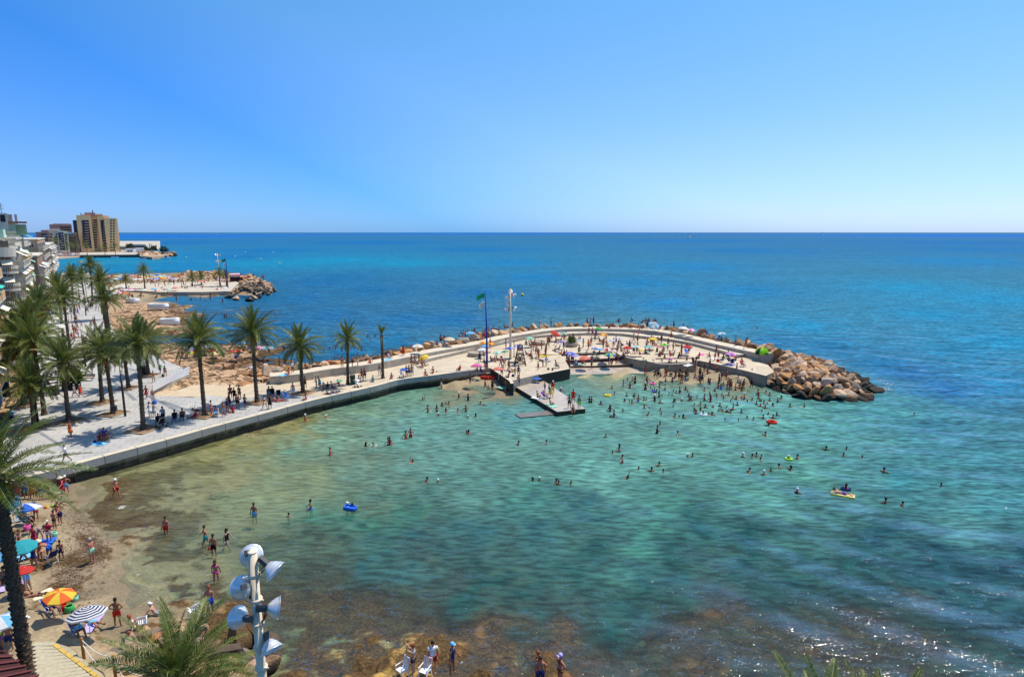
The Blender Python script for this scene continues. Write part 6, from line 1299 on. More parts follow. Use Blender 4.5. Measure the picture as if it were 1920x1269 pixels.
# promenade
for a in ((141, 744.6, 'walk', 'D:grey', 'short:g', 90, 'p', 'grey haired woman in a grey dress walking by the palm'), (151.3, 743.6, 'walk2', 'D:red', 'short:g', 90, 't', 'woman in a bright red dress with a blue bag'),
          (300.8, 701, 'walk', 'S:green/navy', 'cap:white', 0, 't', 'man in a dark green shirt near the zig zag corner'), (310, 705.8, 'walk2', 'K:brown', 'long:n', 20, 't', 'woman walking beside the man in dark green'),
          (288.5, 717, 'stand2', 'T:cream', 'short:n', 200, 'r', 'bare chested man in beige shorts near the white fence'), (275.3, 746.5, 'walk', 'D:crimson', 'short:k', 180, 't', 'person in crimson tunic right of the palm trunk'),
          (287.5, 755, 'stand', 'T:white', 'short:g', 180, 'r', 'bare chested old man in white shorts by the fence end'), (281.9, 781.5, 'stand2', 'D:white', 'short:n', 90, 't', 'woman in white talking behind the palm'), (289.4, 781.5, 'stand2', 'D:grey', 'short:k', 270, 't', 'woman in pale grey talking behind the palm'),
          (306.5, 790, 'stand2', 'S:grey/black', 'long:k', 200, 't', 'dark haired woman standing behind the black pram'), (133.4, 819.3, 'stand', 'D:orange', 'short:n', 150, 't', 'woman in an orange red dress alone on the paving'), (124.9, 867, 'walk', 'S:white/black', 'short:g', 120, 't', 'man in white T-shirt and black shorts walking beside the wall'),
          (189, 826, 'hug', 'S:crimson/crimson', 'long:n', 200, 't', 'woman in dark red sitting in the palm shade'), (198.6, 824.5, 'sit', 'K:brown', 'short:k', 170, 't', 'sitter in brown in the palm shade, seaward one'), (206.5, 820, 'sit', 'S:grey/grey', 'short:g', 180, 'p', 'grey clad sitter at the back of the shade group'), (194, 818, 'sit', 'S:purple/black', 'short:k', 190, 't', 'sitter in purple at the back of the shade group'),
          (24.6, 793.8, 'stand', 'S:sky/navy', 'short:k', 180, 't', 'man in a light blue shirt by the black litter bin'), (21.8, 815, 'squat', 'S:red/red', 'sunhat:cream', 200, 't', 'crouching person in red with a straw hat'), (47, 815, 'sit', 'S:crimson/purple', 'short:k', 120, 't', 'person in crimson sitting near the palm kerb'),
          (140, 596, 'walk', 'S:navy/black', 'short:k', 180, 't', 'figure in dark clothes far up the promenade'), (146.6, 590.5, 'walk2', 'S:blue/blue', 'short:n', 180, 't', 'figure in blue far up the promenade'), (134, 581, 'walk', 'S:grey/grey', 'short:k', 170, 't', 'figure in grey far up the promenade by the cafes'), (166.5, 571.5, 'walk', 'S:black/navy', 'short:k', 10, 't', 'dark figure between the far palms'),
          (145.7, 571, 'walk2', 'S:lilac/white', 'short:n', 200, 't', 'figure in lilac far up the promenade'), (171, 580, 'walk', 'S:black/black', 'short:k', 0, 't', 'black clad figure beside the bushy palm'), (149.5, 580, 'stand', 'S:pink/navy', 'long:k', 150, 't', 'figure in pink far up the promenade'), (212, 679, 'walk', 'S:white/grey', 'short:k', 60, 't', 'walker in white behind the slim palms'), (218.5, 678.5, 'walk2', 'K:crimson/grey', 'long:n', 60, 't', 'walker in crimson behind the slim palms'),
          (370, 771, 'prone', 'B:black', 'short:k', 80, 'b', 'person lying down behind the tall date palm'), (365.5, 783, 'sit', 'S:crimson/red', 'short:k', 100, 't', 'person in crimson sitting on the kerb of the date palm'), (396.8, 777.6, 'stand', 'T:orange', 'short:k', 100, 'r', 'man with orange shorts standing by the date palm'),
          (419.5, 781, 'stand', 'T:grey', 'short:n', 190, 'r', 'man in grey shorts facing the sea wall'), (427, 772.8, 'stand2', 'O:navy', 'bun:r', 180, 'r', 'woman in navy swimsuit among the shade group'), (436.5, 773, 'sit', 'S:crimson/crimson', 'short:k', 200, 't', 'person in crimson seated in the shade group'), (446, 765.3, 'stand', 'T:black', 'short:n', 190, 't', 'man in black shorts seen from the front in the shade group'),
          (430.8, 762, 'stand2', 'D:black', 'short:k', 150, 't', 'woman in a black dress in the shade group'), (440, 751, 'stand', 'S:black/black', 'short:k', 180, 't', 'tall person in black at the back of the group'), (449.7, 748, 'stand2', 'T:brown', 'short:k', 170, 'b', 'deeply tanned man at the back of the group'), (432.7, 747.4, 'stand', 'S:brown/black', 'short:n', 200, 't', 'man in brown at the back of the group'),
          (460, 766, 'hips', 'T:navy', 'short:k', 150, 't', 'slim man in navy shorts apart from the group'), (497, 768, 'walk', 'K:white', 'bun:n', 60, 't', 'woman in a white bikini near the date palm kerb'), (506.5, 766, 'stand', 'D:black', 'long:k', 200, 't', 'woman in a black dress beside the white bikini'), (517, 753, 'sit2', 'T:red', 'short:n', 260, 'r', 'sunbather in red shorts beside the dark chair'),
          (529, 752, 'lie', 'K:red', 'long:n', 260, 'r', 'sunbather lying by the blue folding chair'), (550, 742.6, 'stand', 'T:sky', 'short:g', 190, 'r', 'bare chested man in light blue shorts on pale paving', ), (593.5, 727.5, 'stand2', 'K:brown', 'bun:n', 100, 'r', 'woman in brown bikini beside the teal dressed woman'), (600, 727, 'lean', 'D:teal', 'short:k', 160, 't', 'woman bending in a teal dress'),
          (606.7, 729.4, 'sit', 'K:coral', 'short:n', 200, 'r', 'person in coral seated in the long row'), (614, 728, 'sit', 'S:black/black', 'short:k', 170, 't', 'person in black seated in the long row'), (623.8, 727.5, 'sit2', 'T:red', 'short:k', 230, 'r', 'man in red reclining in the long row'), (637, 724, 'sit2', 'K:crimson', 'short:k', 240, 'r', 'sitter under the small green parasol'),
          (616, 739.5, 'lie', 'T:navy', 'short:k', 70, 't', 'person lying near the wall coping'), (627.6, 737.5, 'lie', 'O:sky', 'short:n', 80, 'p', 'person in sky blue lying near the wall coping'), (565, 722, 'stand', 'S:grey/black', 'short:k', 180, 't', 'dim figure just behind the fourth palm'), (572.7, 727.5, 'stand2', 'T:black', 'short:k', 170, 'b', 'man in black right behind the palm trunk'),
          (673, 716, 'sit', 'S:white/white', 'short:k', 200, 't', 'person in white sitting by the green litter bin'), (678.6, 715, 'stand', 'O:red', 'long:k', 180, 'r', 'woman in a red swimsuit near the green bin'), (684, 713, 'stand2', 'T:navy', 'short:k', 190, 'b', 'tanned man in navy shorts near the green bin'), (699, 715.5, 'sit', 'D:teal', 'short:k', 180, 't', 'woman in teal seated left of the withered palm'),
          (712, 704, 'stand', 'T:white', 'short:k', 190, 't', 'man in white shorts behind the withered palm'), (733, 709.4, 'hug', 'B:crimson', 'short:k', 220, 'r', 'person sitting right of the withered palm'), (762.3, 706, 'stand2', 'S:black/navy', 'short:k', 150, 't', 'person in black beside the blue parasol'), (767, 706.5, 'stand', 'T:navy', 'short:k', 190, 'r', 'man in navy shorts in front of the blue parasol'), (772.7, 704.6, 'stand2', 'D:grey', 'long:n', 200, 't', 'woman in grey near the blue parasol'),
          (798, 704.6, 'sit', 'T:red', 'short:k', 200, 'r', 'person in red sitting close to the coping'), (771.8, 684.8, 'walk', 'K:purple', 'long:n', 40, 't', 'woman in purple walking along the lower terrace'), (778.4, 683.8, 'walk2', 'T:grey', 'short:k', 40, 't', 'man in grey shorts walking along the lower terrace'), (786, 684.8, 'walk', 'K:crimson', 'long:k', 60, 't', 'woman in crimson beside the yellow parasol'), (791.6, 690.5, 'walk2', 'B:brown', 'short:k', 30, 'r', 'person pushing the pushchair near the yellow parasol')):
    P(a[0], a[1], a[2], a[3], a[4], a[5], a[6], label=a[7])
for a in ((328, 790, 'S:black/navy', 'woman in black on the white chair beside the pram'), (342.4, 787.4, 'T:black', 'dark tanned man on a low chair by the wall'), (345, 789, 'S:brown/black', None), (297, 796, 'S:black/black', 'person in black sitting beside the pram'), (405, 781, 'T:sky', 'person on the white and blue chair by the date palm'), (504.6, 742.6, 'T:sky', 'person in a chair with blue shorts left of the dark chair'), (511, 742.6, 'S:black/black', 'person in black in a chair beside the dark chair')):
    if a[3]: P(a[0], a[1], 'chair', a[2], 'short:k', 200, 'b', label=a[3], where='chair')
P(573.6, 748.5, 'ledge', 'B:crimson', 'long:n', 135, 'r', z=PZ + .1, label='woman sitting on the coping with legs over the water')
P(812.4, 698.5, 'ledge', 'B:orange', 'short:k', 150, 'r', z=PZ + .1, label='person in orange sitting on the coping above the sand')
# walkers and sitters on the sea walkway
ZU = OUTZ + .01
for a in ((540.5, 702, 'sit', 'K:orange', 'long:n', 'woman in orange on the start of the sea walkway'), (549, 698.5, 'stand2', 'S:white/black', 'short:g', 'man in a white shirt at the start of the sea walkway'), (574.6, 691, 'sit', 'S:black/black', 'short:k', 'person in black on the sea walkway'), (641.7, 689.5, 'stand', 'K:coral', 'bun:n', 'slim woman in coral standing on the sea walkway'), (660.7, 687.5, 'stand2', 'T:black', 'short:k', 'man in black trunks on the sea walkway'),
          (671, 685.6, 'stand', 'T:white', 'short:k', 'man in pale shorts on the sea walkway'), (694, 680, 'sit2', 'T:red', 'short:k', 'sunbather in red on the sea walkway before the withered palm'), (729, 671, 'sit', 'S:lilac/white', 'short:k', 'person in lilac on the sea walkway'), (756.6, 666.7, 'stand', 'D:red', 'long:k', 'woman in a long red dress on the sea walkway'), (785, 658, 'sit2', 'B:black', 'short:k', 'person under the white parasol on the boulders'),
          (820, 648, 'sit', 'T:black', 'short:k', None), (826, 645, 'stand2', 'T:navy', 'short:k', None), (834, 647, 'stand', 'K:brown', 'bun:n', None), (841, 646, 'sit', 'T:crimson', 'short:k', None), (852, 645, 'sit2', 'O:red', 'long:n', None), (866, 638, 'sit', 'T:purple', 'short:k', None), (873, 638, 'stand2', 'T:navy', 'short:k', None), (878, 637, 'sit', 'S:white/white', 'short:k', None), (884, 637.5, 'sit', 'T:black', 'short:k', None),
          (905, 637, 'stand', 'T:navy', 'short:k', 'first of two bathers standing close together on the walkway'), (907.5, 636, 'stand2', 'T:crimson', 'short:k', 'second bather of the pair standing on the walkway'), (960, 622, 'sit', 'T:crimson', 'short:k', None), (966, 622, 'sit', 'K:brown', 'bun:n', None), (982, 620.5, 'sit2', 'B:red', 'short:k', None), (1012, 612, 'stand', 'S:white/grey', 'short:k', 'figure in white top standing on the boulders'), (1033.3, 612.5, 'stand2', 'T:purple', 'short:k', 'figure in purple shorts standing on the boulders'),
          (1101, 611, 'stand', 'T:crimson', 'short:k', None), (1104, 612, 'sit', 'T:navy', 'short:k', None), (1107.5, 611, 'stand2', 'K:red', 'long:k', None), (1113, 608.5, 'stand', 'T:navy', 'short:k', 'tall figure in navy shorts on the boulders above the green parasol'), (1150, 613, 'sit', 'T:crimson', 'short:k', None), (1166, 614, 'sit2', 'B:red', 'short:k', None), (1180, 615, 'lie', 'B:orange', 'short:k', None), (1196, 615, 'sit', 'T:red', 'short:k', None), (1204, 616, 'sit2', 'K:brown', 'short:n', None),
          (1213, 617, 'stand', 'S:black/black', 'short:k', None), (1225, 617, 'stand', 'D:pink', 'long:k', 'woman in a pink dress before the white parasol'), (1236.7, 618, 'sit', 'S:navy/white', 'short:k', None), (1249, 619, 'sit', 'T:brown', 'short:k', None), (1263, 617, 'stand', 'B:black', 'short:k', 'lone man standing on the rocks between two white parasols'), (1283, 620, 'sit', 'T:crimson', 'short:k', None), (1296, 624, 'sit', 'S:purple/purple', 'short:k', None), (1310, 627, 'sit2', 'T:red', 'short:k', None), (1325.5, 630, 'sit', 'S:blue/crimson', 'short:k', None),
          (1346.7, 638, 'sit', 'S:purple/purple', 'long:k', None), (1353, 639, 'sit', 'T:black', 'short:k', None), (1379, 648, 'stand', 'S:grey/navy', 'short:k', None), (1402.5, 641, 'sit', 'T:crimson', 'short:k', None), (1398, 653, 'walk', 'B:brown', 'long:n', None), (1430, 661, 'sit', 'T:black', 'short:k', None), (1555, 700, 'sit', 'S:lilac/white', 'short:k', 'person in lilac sitting alone on the boulder tip')):
    P(a[0], a[1], a[2], a[3], a[4], rq.uniform(0, 360), rq.choice('ttrb'), z=(ZU if a[0] < 1500 else 1.9), label=a[5], where='walk')
# plaza
plz = '''861.6 695 sit red|881.5 718.8 stand2 navy c|893.8 697 sit black|902 697 sit navy|899.5 680 stand2 navy|908 687.6 stand2 black|910.8 691 sit crimson|916.5 713 squat red c|909.9 729 walk2 crimson c|923 734.5 stand2 brown|918 733 squat navy c|946.7 732 stand2 black|941 706 stand2 blue|953 708 sit navy|948.6 653.5 stand2 blue|905 664.9 sit brown|919.3 653.5 stand2 crimson|921.2 677.2 sit navy
932.5 676 sit brown|928 678 sit pink|943 678 sit purple|939.2 688.5 walk crimson|945.8 689.5 bend navy|954.3 694.2 stand brown|956 697 lie purple|964 695.5 lie pink|965.7 704 stand lime c|972.3 706.5 stand navy|1009 694.2 stand crimson c|1024.3 686.6 walk lilac S|1018 688 bend black|1023.4 663.9 stand black|986.5 646 sit navy|993 647 sit teal|997 645 sit purple|996 657.3 stand2 crimson|999.7 661 stand black c|1004 664 stand brown c|1008 663 stand white c|986.5 664.9 sit blue|1001.6 672.4 lie white|994 668 sit crimson
1104 628 stand crimson|1111 630 stand2 navy|1118 631 stand2 purple|1034 638.5 stand crimson c|1043 639 sit navy|1052 639 sit black|1057.5 640 stand crimson|1026.7 647 stand2 crimson|1029.6 647 stand crimson|1024 663 stand black|1040.8 658 sit white|1048 656 sit white|1056.7 655 stand brown|1093.3 652 stand2 navy|1085.8 665.8 stand green|1103.3 655 stand orange|1130.8 654 hips crimson|1138 650 sit black|1124 640 sit pink|1131.7 641 sit black
1051.7 665 sit red|1058 665 sit crimson|1100 665 sit white|1112.5 669 chair purple|1122.5 669 chair black|1062.5 675.5 stand crimson|1067 673 sit black|1073 677 chair brown|1080 684 sit lilac|1091.7 682 sit red|1109 691 stand brown|1066.7 688 stand crimson|1043.3 690 chair black|1054 688 lie red|1141.7 683 stand2 black|1147 682 sit crimson|1150 652 stand2 crimson|1155 646 walk navy|1160 653 stand purple|1165 648 sit navy|1188 642.5 walk white|1195.4 643.5 walk2 black|1220.8 647 stand brown|1224 647 stand2 brown
1228 648 sit navy|1212.5 649 sit black|1272.5 649 lie brown|1262 657 stand brown|1263 666 sit teal|1278 661 stand2 crimson|1291 662 chair navy|1271.7 670 hug black|1277.5 668 stand black|1256.7 667 sit crimson|1176.7 662.5 sit navy|1188 664.5 stand2 black|1194 664.5 stand2 brown|1200 667 sit red|1210 662.5 sit crimson|1217.5 659 sit navy|1231.7 660 hug black|1236.7 668 sit crimson|1241 665 sit crimson|1244 658 sit navy|1251.7 657.5 stand2 crimson|1156.7 665 stand2 navy|1165 658.5 sit crimson|1155 682.5 stand2 black|1158 681.7 stand crimson
1168 680 stand2 navy|1170 672 sit black|1173 665 sit purple|1198 631 stand pink|1206 625 stand2 pink|1237.5 629 sit navy|1258 637.5 stand2 crimson|1271 632 lie pink|1275 633 lie red|1281.7 632.5 sit white|1152.5 621 stand2 lilac|1141.7 625 stand crimson|1128 620 sit crimson|1310 645 sit black|1310 671 sit navy|1331.6 670 hug brown|1343 665 stand2 black|1340 676 stand2 red|1346.7 673 stand crimson c|1354 679 chair purple|1367.5 681 chair navy|1392 687.5 chair crimson|1363.8 672 chair black|1379 676 sit brown|1299.5 680 sit black|1304 680 sit crimson'''
for q in plz.replace('\n', '|').split('|'):
    t_ = q.split(); pose = t_[2]; c = t_[3]; child = 'c' in t_[4:]; fem = rq.random() < .45
    code = ('S:%s/white' % c) if 'S' in t_[4:] else (rq.choice(('K:%s', 'O:%s', 'K:%s')) if fem else rq.choice(('T:%s', 'T:%s', 'S:%s/navy'))) % c
    P(float(t_[0]), float(t_[1]), pose, code, rq.choice(('short:k', 'short:n', 'short:k', 'long:k', 'bun:n')) if not fem else rq.choice(('long:k', 'bun:k', 'long:n', 'sunhat:cream')), rq.uniform(0, 360), rq.choice('ttrbb'), .72 if child else 1.0, where='chair' if pose == 'chair' else None)
# small beaches either side of the plaza
for q in '814.3 718.8 black|819 717.8 crimson|827.6 729.2 white|1205.8 690 purple|1224 692 black|1245.8 684 brown|1241.7 693 navy c|1254 695 crimson|1257.5 693 crimson|1268 695 grey|1287.5 687 brown|1286.7 692 red sit|1293 690 brown sit|1286 699 navy c|1303 702 grey|1320 699 brown|1327 700.5 crimson sit|1330.7 695 brown|1346.7 699 brown squat|1353 712 black|1361.6 711.8 crimson|1380.8 701 crimson|1412 709.7 red|1294 691 crimson sit|1298.5 693 crimson sit|1312 707 black|1316.4 714.5 black|1395 717 navy|1409 722 black|1387.7 717 white squat|1209.5 705.5 red|1226.4 707.5 brown squat|1233.6 708 black|1259 706 navy squat|1275 704 black|1286.7 701.5 brown'.split('|'):
    t_ = q.split(); child = 'c' in t_[3:]; pose = t_[3] if len(t_) > 3 and t_[3] != 'c' else rq.choice(('stand', 'stand2', 'hips', 'walk', 'lean'))
    P(float(t_[0]), float(t_[1]), pose, rq.choice(('T:%s', 'T:%s', 'K:%s', 'O:%s')) % t_[2], rq.choice(('short:k', 'short:k', 'long:k')), rq.uniform(0, 360), rq.choice('ttbb'), .72 if child else 1.0, z='bed')
# pier
for a in ((1021.6, 735.5, 'stand2', 'T:navy', 90, 'man in navy shorts talking on the pier'), (1029.4, 738.5, 'stand', 'T:blue', 270, 'man in blue shorts facing him on the pier'), (1033.5, 745, 'stand2', 'D:yellow', 200, 'person in yellow on the pier'), (1036.7, 736.5, 'stand', 'S:red/yellow', 200, 'person in red and white cap behind the yellow one'), (1008.5, 745, 'sit', 'T:black', 230, 'person sitting on the edge of the pier near the deck chair'),
          (1032.5, 759, 'sit', 'D:grey', 250, 'woman in a grey dress sitting on the pier edge'), (1067.4, 765, 'stand2', 'T:black', 0, 'boy in black shorts at the end of the pier'), (1074.7, 755, 'stand', 'S:red/red', 180, 'person in red standing near the end of the pier'), (1085.6, 767, 'stand', 'T:lime', 10, 'man in lime swim shorts at the pier corner'), (1074.2, 771, 'ledge', 'T:black', 180, 'boy sitting on the end of the pier with legs in the water')):
    P(a[0], a[1], a[2], a[3], 'short:k' if 'cap' not in a[5] else 'cap:white', a[4], 't', z=PIERZ, label=a[5])
P(1021, 747, 'chair', 'T:purple', 'cap:white', 240, 't', z=PIERZ, label='person with a white cap in the purple chair on the pier', where='chair')
P(972.3, 724, 'stand', 'T:navy', 'short:k', 10, 'r', z=PIERZ, label='man in navy shorts standing at the foot of the pier steps')
# foreshore and second bay edge
for a in ((421, 691, 'sit'), (438, 692.5, 'sit'), (383.5, 662, 'sit2'), (457, 658, 'sit'), (470.5, 666, 'hug'), (468.6, 640.5, 'sit'), (495, 688, 'stand2'), (498, 690, 'stand'), (524.4, 687, 'stand'), (534.8, 687, 'stand'), (533, 659, 'stand'), (404, 663, 'sit'), (476, 661, 'sit'), (480, 657, 'sit'), (461, 655, 'sit2'), (452, 651, 'sit'), (395, 655, 'sit'), (410, 668, 'sit2'), (366, 668, 'chair')):
    P(a[0], a[1], a[2], rq.choice(('T:%s', 'K:%s', 'O:%s')) % rq.choice(('black', 'navy', 'crimson', 'brown', 'red')), rq.choice(('short:k', 'long:n')), rq.uniform(0, 360), rq.choice('trb'), z='bed')
# swimmers: n neck deep, w waist deep, c crawling
sw_ = '''572.5 790 w|610 785 n|619 854 w|686 838 n|699 837 n|728 835 w|731 834 w|761 823 w|770 821 W|765 870 c|801.7 904 n|821 904 n|802.7 773 w|819 772 w|829 762 n|836 759 n|842 760 n|822.5 780 n|836 773 n|859 773 n|873.5 773 w|877.7 784 n|892 782.7 n|901.7 760 n|860 747 w|877.7 751 w|874.6 814 n|878.5 814 n|795 748 c|541 969 n|583 956 w|650 952 n|661 952 n
973 835 n|1025 833 n|1136 821 n|1144 772 w|1151 782 w|1146 783 n|1167.5 773 n|1216 780 n|1240 779 n|1238 798 n|1232 813 w|1270 816 n|1266 783 n|1273 784 n|1281 784 n|1148 851 n|1161 847 w|1167 868 w|1198 881 n|1222 885 n|1236 875 n|1243 886 n|1290 856 n|1299 857 n|1168 895 c|999 901 n|1012 900 n|1044 907 n|1047 909 n|1071 909 n|1318 777.7 n|1304.6 771 n|1313 771 n|1336 779.7 n
1359 788.5 n|1355.5 773.5 n|1363 773.5 n|1371 775 n|1384 790 n|1400.5 786 n|1413 788.5 n|1431 785 n|1449.5 785 n|1432.5 798.5 c|1435.5 817 n|1392 857 n|1411 858.5 n|1417.5 857 n|1427.5 858.5 n|1425 865 n|1479 861 n|1495.5 861 n|1406 886 n|1433 891 n|1445 883.5 n|1459.5 878.5 n|1483 882 n|1549 845 n|1587.5 843.5 n|1581 856 n|1617 860 n|1657 886 n|1764 912 n|1494 925 n|1586 917 n|1661 943.5 n|1693 949 n|1714 778.5 n
1176.8 713 n|1185.6 715 w|1190.6 719.6 W|1168.6 723.6 w|1181 728 w|1147.6 730 n|1212.7 719.6 W|1210 731.5 W|1224.8 720 n|1247.7 715 n|1265.5 710 W|1289.6 714 n|1246.6 732 w|1222.5 736 n|1231.3 737 n|1263 735.4 n|1267.8 737.8 n|1273.8 737 w|1285.5 732 n|1235.5 745.6 w|1227.4 752 w|1212 752 n|1196.6 753.5 w|1171 755 n|1152.8 741 n|1105 755 w|1109 755 w|1126.5 759 n|1143.7 772.4 w|1217.4 765.3 n|1278 752.7 n|1265.6 756 n|1291.5 744 n|1295.4 751 n|1051 738 w
1289.5 713.4 n|1285.5 732 n|1321 733 n|1329.6 729 n|1340.7 734 n|1346 728 w|1351.7 731 w|1379 732 w|1390.7 733 w|1421 742 w|1435.5 739 n|1443 743 n|1321 751 w|1332 754 w|1306.5 746.5 n|1291.7 744 n|1344 745 n|1354 743 n|1356 748.7 n|1366.7 742 n|1373.8 747.6 n|1396 749 w|1401 754 n|1410 752 n|1422 748.7 w|1424.5 754 n|1419 758.6 n|1425.6 763 n|1438.4 758.6 n|1443 753 n|1448.8 762 n|1457.6 755.3 w|1465 748.7 n|1434.4 766.3 n|1481 764 n|1499.5 763 c|1313 761 n|1337.8 764 n|1375 761 n|1382.6 761 n|1305 769.6 n|1362.7 772 n
607.7 661 n|618 656.5 n|623.8 651.8 c|675.8 651.8 c|627.6 674.5 n|634 670 n|642.7 670 n|671 667 n|681.5 669 n|686 629 n|690 632 n|693.8 638.6 n|703.5 632 n|730 631 n|421 597 W|425 597 W|1415 617 c|796 570 c'''
for q in sw_.replace('\n', '|').split('|'):
    t_ = q.split(); k = t_[2]; pose = dict(n='neck', w='wade', W='wade', c='crawl')[k]; dz = dict(n=-1.26, w=-.98, W=-.62, c=-.0)[k]
    dz = dict(n=-.31, w=.10, W=.36, c=0)[k]
    P(float(t_[0]), float(t_[1]), pose, rq.choice(('T:%s', 'K:%s', 'O:%s', 'T:%s')) % rq.choice(('black', 'navy', 'crimson', 'red', 'blue', 'black')), rq.choice(('short:k', 'short:k', 'short:n', 'long:k', 'bun:k', 'short:k', 'cap:white')), rq.uniform(0, 360), rq.choice('ttrpb'), rq.choice((1, 1, 1, .9, .8)) if k == 'n' else 1, z=('swim', dz))
# crowd beyond
def scatter(n, pts, z, poses=('sit', 'stand', 'sit2', 'stand2', 'walk')):
    w_ = [G(x, y, 1) for x, y in pts]; a0, a1 = min(p.x for p in w_), max(p.x for p in w_); b0, b1 = min(p.y for p in w_), max(p.y for p in w_); k = 0
    while k < n:
        p = Vector((rq.uniform(a0, a1), rq.uniform(b0, b1), 0))
        if inside(p, w_):
            k += 1; PEOPLE.append(dict(px=0, py=0, xy=(p.x, p.y), pose=rq.choice(poses), code=rq.choice(('T:%s', 'K:%s', 'O:%s')) % rq.choice(('black', 'navy', 'crimson', 'brown', 'red', 'blue')), hd='short:k', face=rq.uniform(0, 360), sk=rq.choice('ttrbb'), h=rq.choice((1, 1, .8)), z=z, label=None, fat='m', where='far'))
scatter(120, [(192, 528), (300, 524), (360, 526), (430, 527), (430, 531), (320, 534), (235, 534), (190, 536)], 'far'); scatter(26, [(240, 540), (300, 545), (430, 545), (440, 532), (300, 534)], 1.3); scatter(22, [(240, 549), (330, 549), (430, 549), (430, 552), (300, 555), (240, 560)], 'far')
scatter(24, [(198, 548), (232, 546), (245, 560), (210, 570)], 'far'); scatter(10, [(320, 556), (430, 556), (430, 562), (330, 564)], -.45, ('stand', 'stand2')); scatter(40, [(80, 482), (150, 480), (150, 478), (80, 478)], 1.0); scatter(14, [(130, 640), (150, 640), (165, 560), (150, 560)], PZ, ('walk', 'stand', 'walk2')); scatter(10, [(430, 522), (500, 530), (500, 536), (440, 525)], 3.0)

scatter(34, [(1010, 640), (1290, 650), (1300, 662), (1170, 656), (1040, 658), (1010, 690), (960, 690)], PZ); scatter(16, [(1150, 616), (1230, 618), (1330, 640), (1330, 646), (1230, 623), (1150, 620)], OUTZ, ('sit', 'sit2', 'hug')); scatter(22, [(815, 655), (900, 637), (960, 625), (965, 629), (900, 643), (815, 662)], OUTZ, ('sit', 'sit2', 'lie'))
scatter(26, [(1235, 692), (1400, 712), (1400, 722), (1240, 703)], 'far', ('stand', 'sit', 'stand2', 'squat')); scatter(48, [(1170, 715), (1240, 712), (1440, 735), (1480, 765), (1330, 770), (1160, 745)], -.3, ('neck', 'neck', 'neck', 'wade'))
scatter(22, [(120, 640), (150, 600), (168, 560), (182, 560), (175, 640), (160, 700)], PZ, ('walk', 'walk2', 'stand'))
# build them
def ppos(q):
    if 'xy' in q: x, y = q['xy']
    z = q['z']
    if 'xy' in q:
        if z == 'far': z = bed_z(x, y)
        return Vector((x, y, z))
    if z is None:
        if q['py'] > 870 and q['px'] < 330:
            p = G(q['px'], q['py'], .6)
            for _ in range(4): p = G(q['px'], q['py'], max(bed_z(p.x, p.y), -.05))
            return p
        return G(q['px'], q['py'], plaza_z(q['px'], q['py']))
    if z == 'bed':
        p = G(q['px'], q['py'], .4)
        for _ in range(4): p = G(q['px'], q['py'], max(bed_z(p.x, p.y), -.3))
        p.z = bed_z(p.x, p.y) if bed_z(p.x, p.y) > -.45 else -.4
        return p
    if isinstance(z, tuple): p = G(q['px'], q['py'] - 1.0, 0); p.z = z[1]; return p
    p = G(q['px'], q['py'], max(z, 0) if z < 0 else z); p.z = z
    return p
POSE['wade0'] = POSE['wade']
LM = [('the lifeguard chair', G(975, 685, PZ)), ('the blue flagpole', G(913, 689, PZ)), ('the end of the pier', G(1075, 768, 0)), ('the boulder tip', G(1500, 735, 0)), ('the pink parasol by the boulders', G(1371, 672, PZ)), ('the green tent', G(1428, 662, PZ)), ('the tall yellow parasol', G(1224, 647, PZ)), ('the coral parasol on the plaza', G(1097, 680, PZ)), ('the bushy planter', G(1072, 645, PZ)),
      ('the red parasol by the terrace', G(1041, 634, PZ)), ('the withered palm', G(718, 708, PZ)), ('the concrete sea wall', G(480, 800, 0)), ('the foreground reef', G(800, 1200, 0)), ('the red swim ring', G(1447, 790, 0)), ('the yellow airbed', G(1580, 928, 0)), ('the blue rubber boat', G(657, 953, 0)), ('the eastern beach', G(1300, 712, 0)), ('the green white parasol', G(1192, 660, PZ)), ('the striped red parasol', G(1140, 664, PZ)), ('the kiosk jetty', G(440, 540, 1)), ('the rock shelf', G(500, 665, 0)), ('the low slab', G(1000, 778, 0)), ('the parasol on the boulders', G(1282, 625, PZ))]
ORD = ['nearest', 'second nearest', 'third nearest', 'fourth nearest', 'fifth nearest', 'sixth nearest', 'seventh nearest', 'eighth nearest', 'ninth nearest', 'tenth nearest', 'eleventh nearest', 'twelfth nearest']
PW = dict(stand='standing', stand2='standing', hips='standing', walk='walking', walk2='walking', raise_='standing', bend='bending', lean='leaning', sit='sitting', sit2='sitting', hug='sitting', chair='in a chair', ledge='sitting', lie='lying', prone='lying', squat='crouching', wade='waist deep', neck='neck deep', crawl='swimming', floatb='floating')
GW = dict(T='in %s shorts', B='in %s briefs', K='in a %s bikini', O='in a %s swimsuit', S='in a %s shirt', D='in a %s dress', N='bare chested')
for q in PEOPLE:
    q['pos'] = ppos(q); d = (q['pos'] - Vector((0, 0, CAM_H))).length
    vis = dict(neck=.32, crawl=.3, wade=.75, lie=.5, prone=.4, sit=.9, sit2=.8, hug=.85, squat=1.0, chair=1.2).get(q['pose'], 1.7) * q['h']; q['size'] = vis / d + (10 if q['label'] else 0)
    if q.get('where') == 'far': q['size'] *= .4
PEOPLE.sort(key=lambda q: -q['size'])
solo, mass = PEOPLE[:322], PEOPLE[322:]
print('people', len(PEOPLE), 'smallest single', solo[-1]['size'])
labs = {}
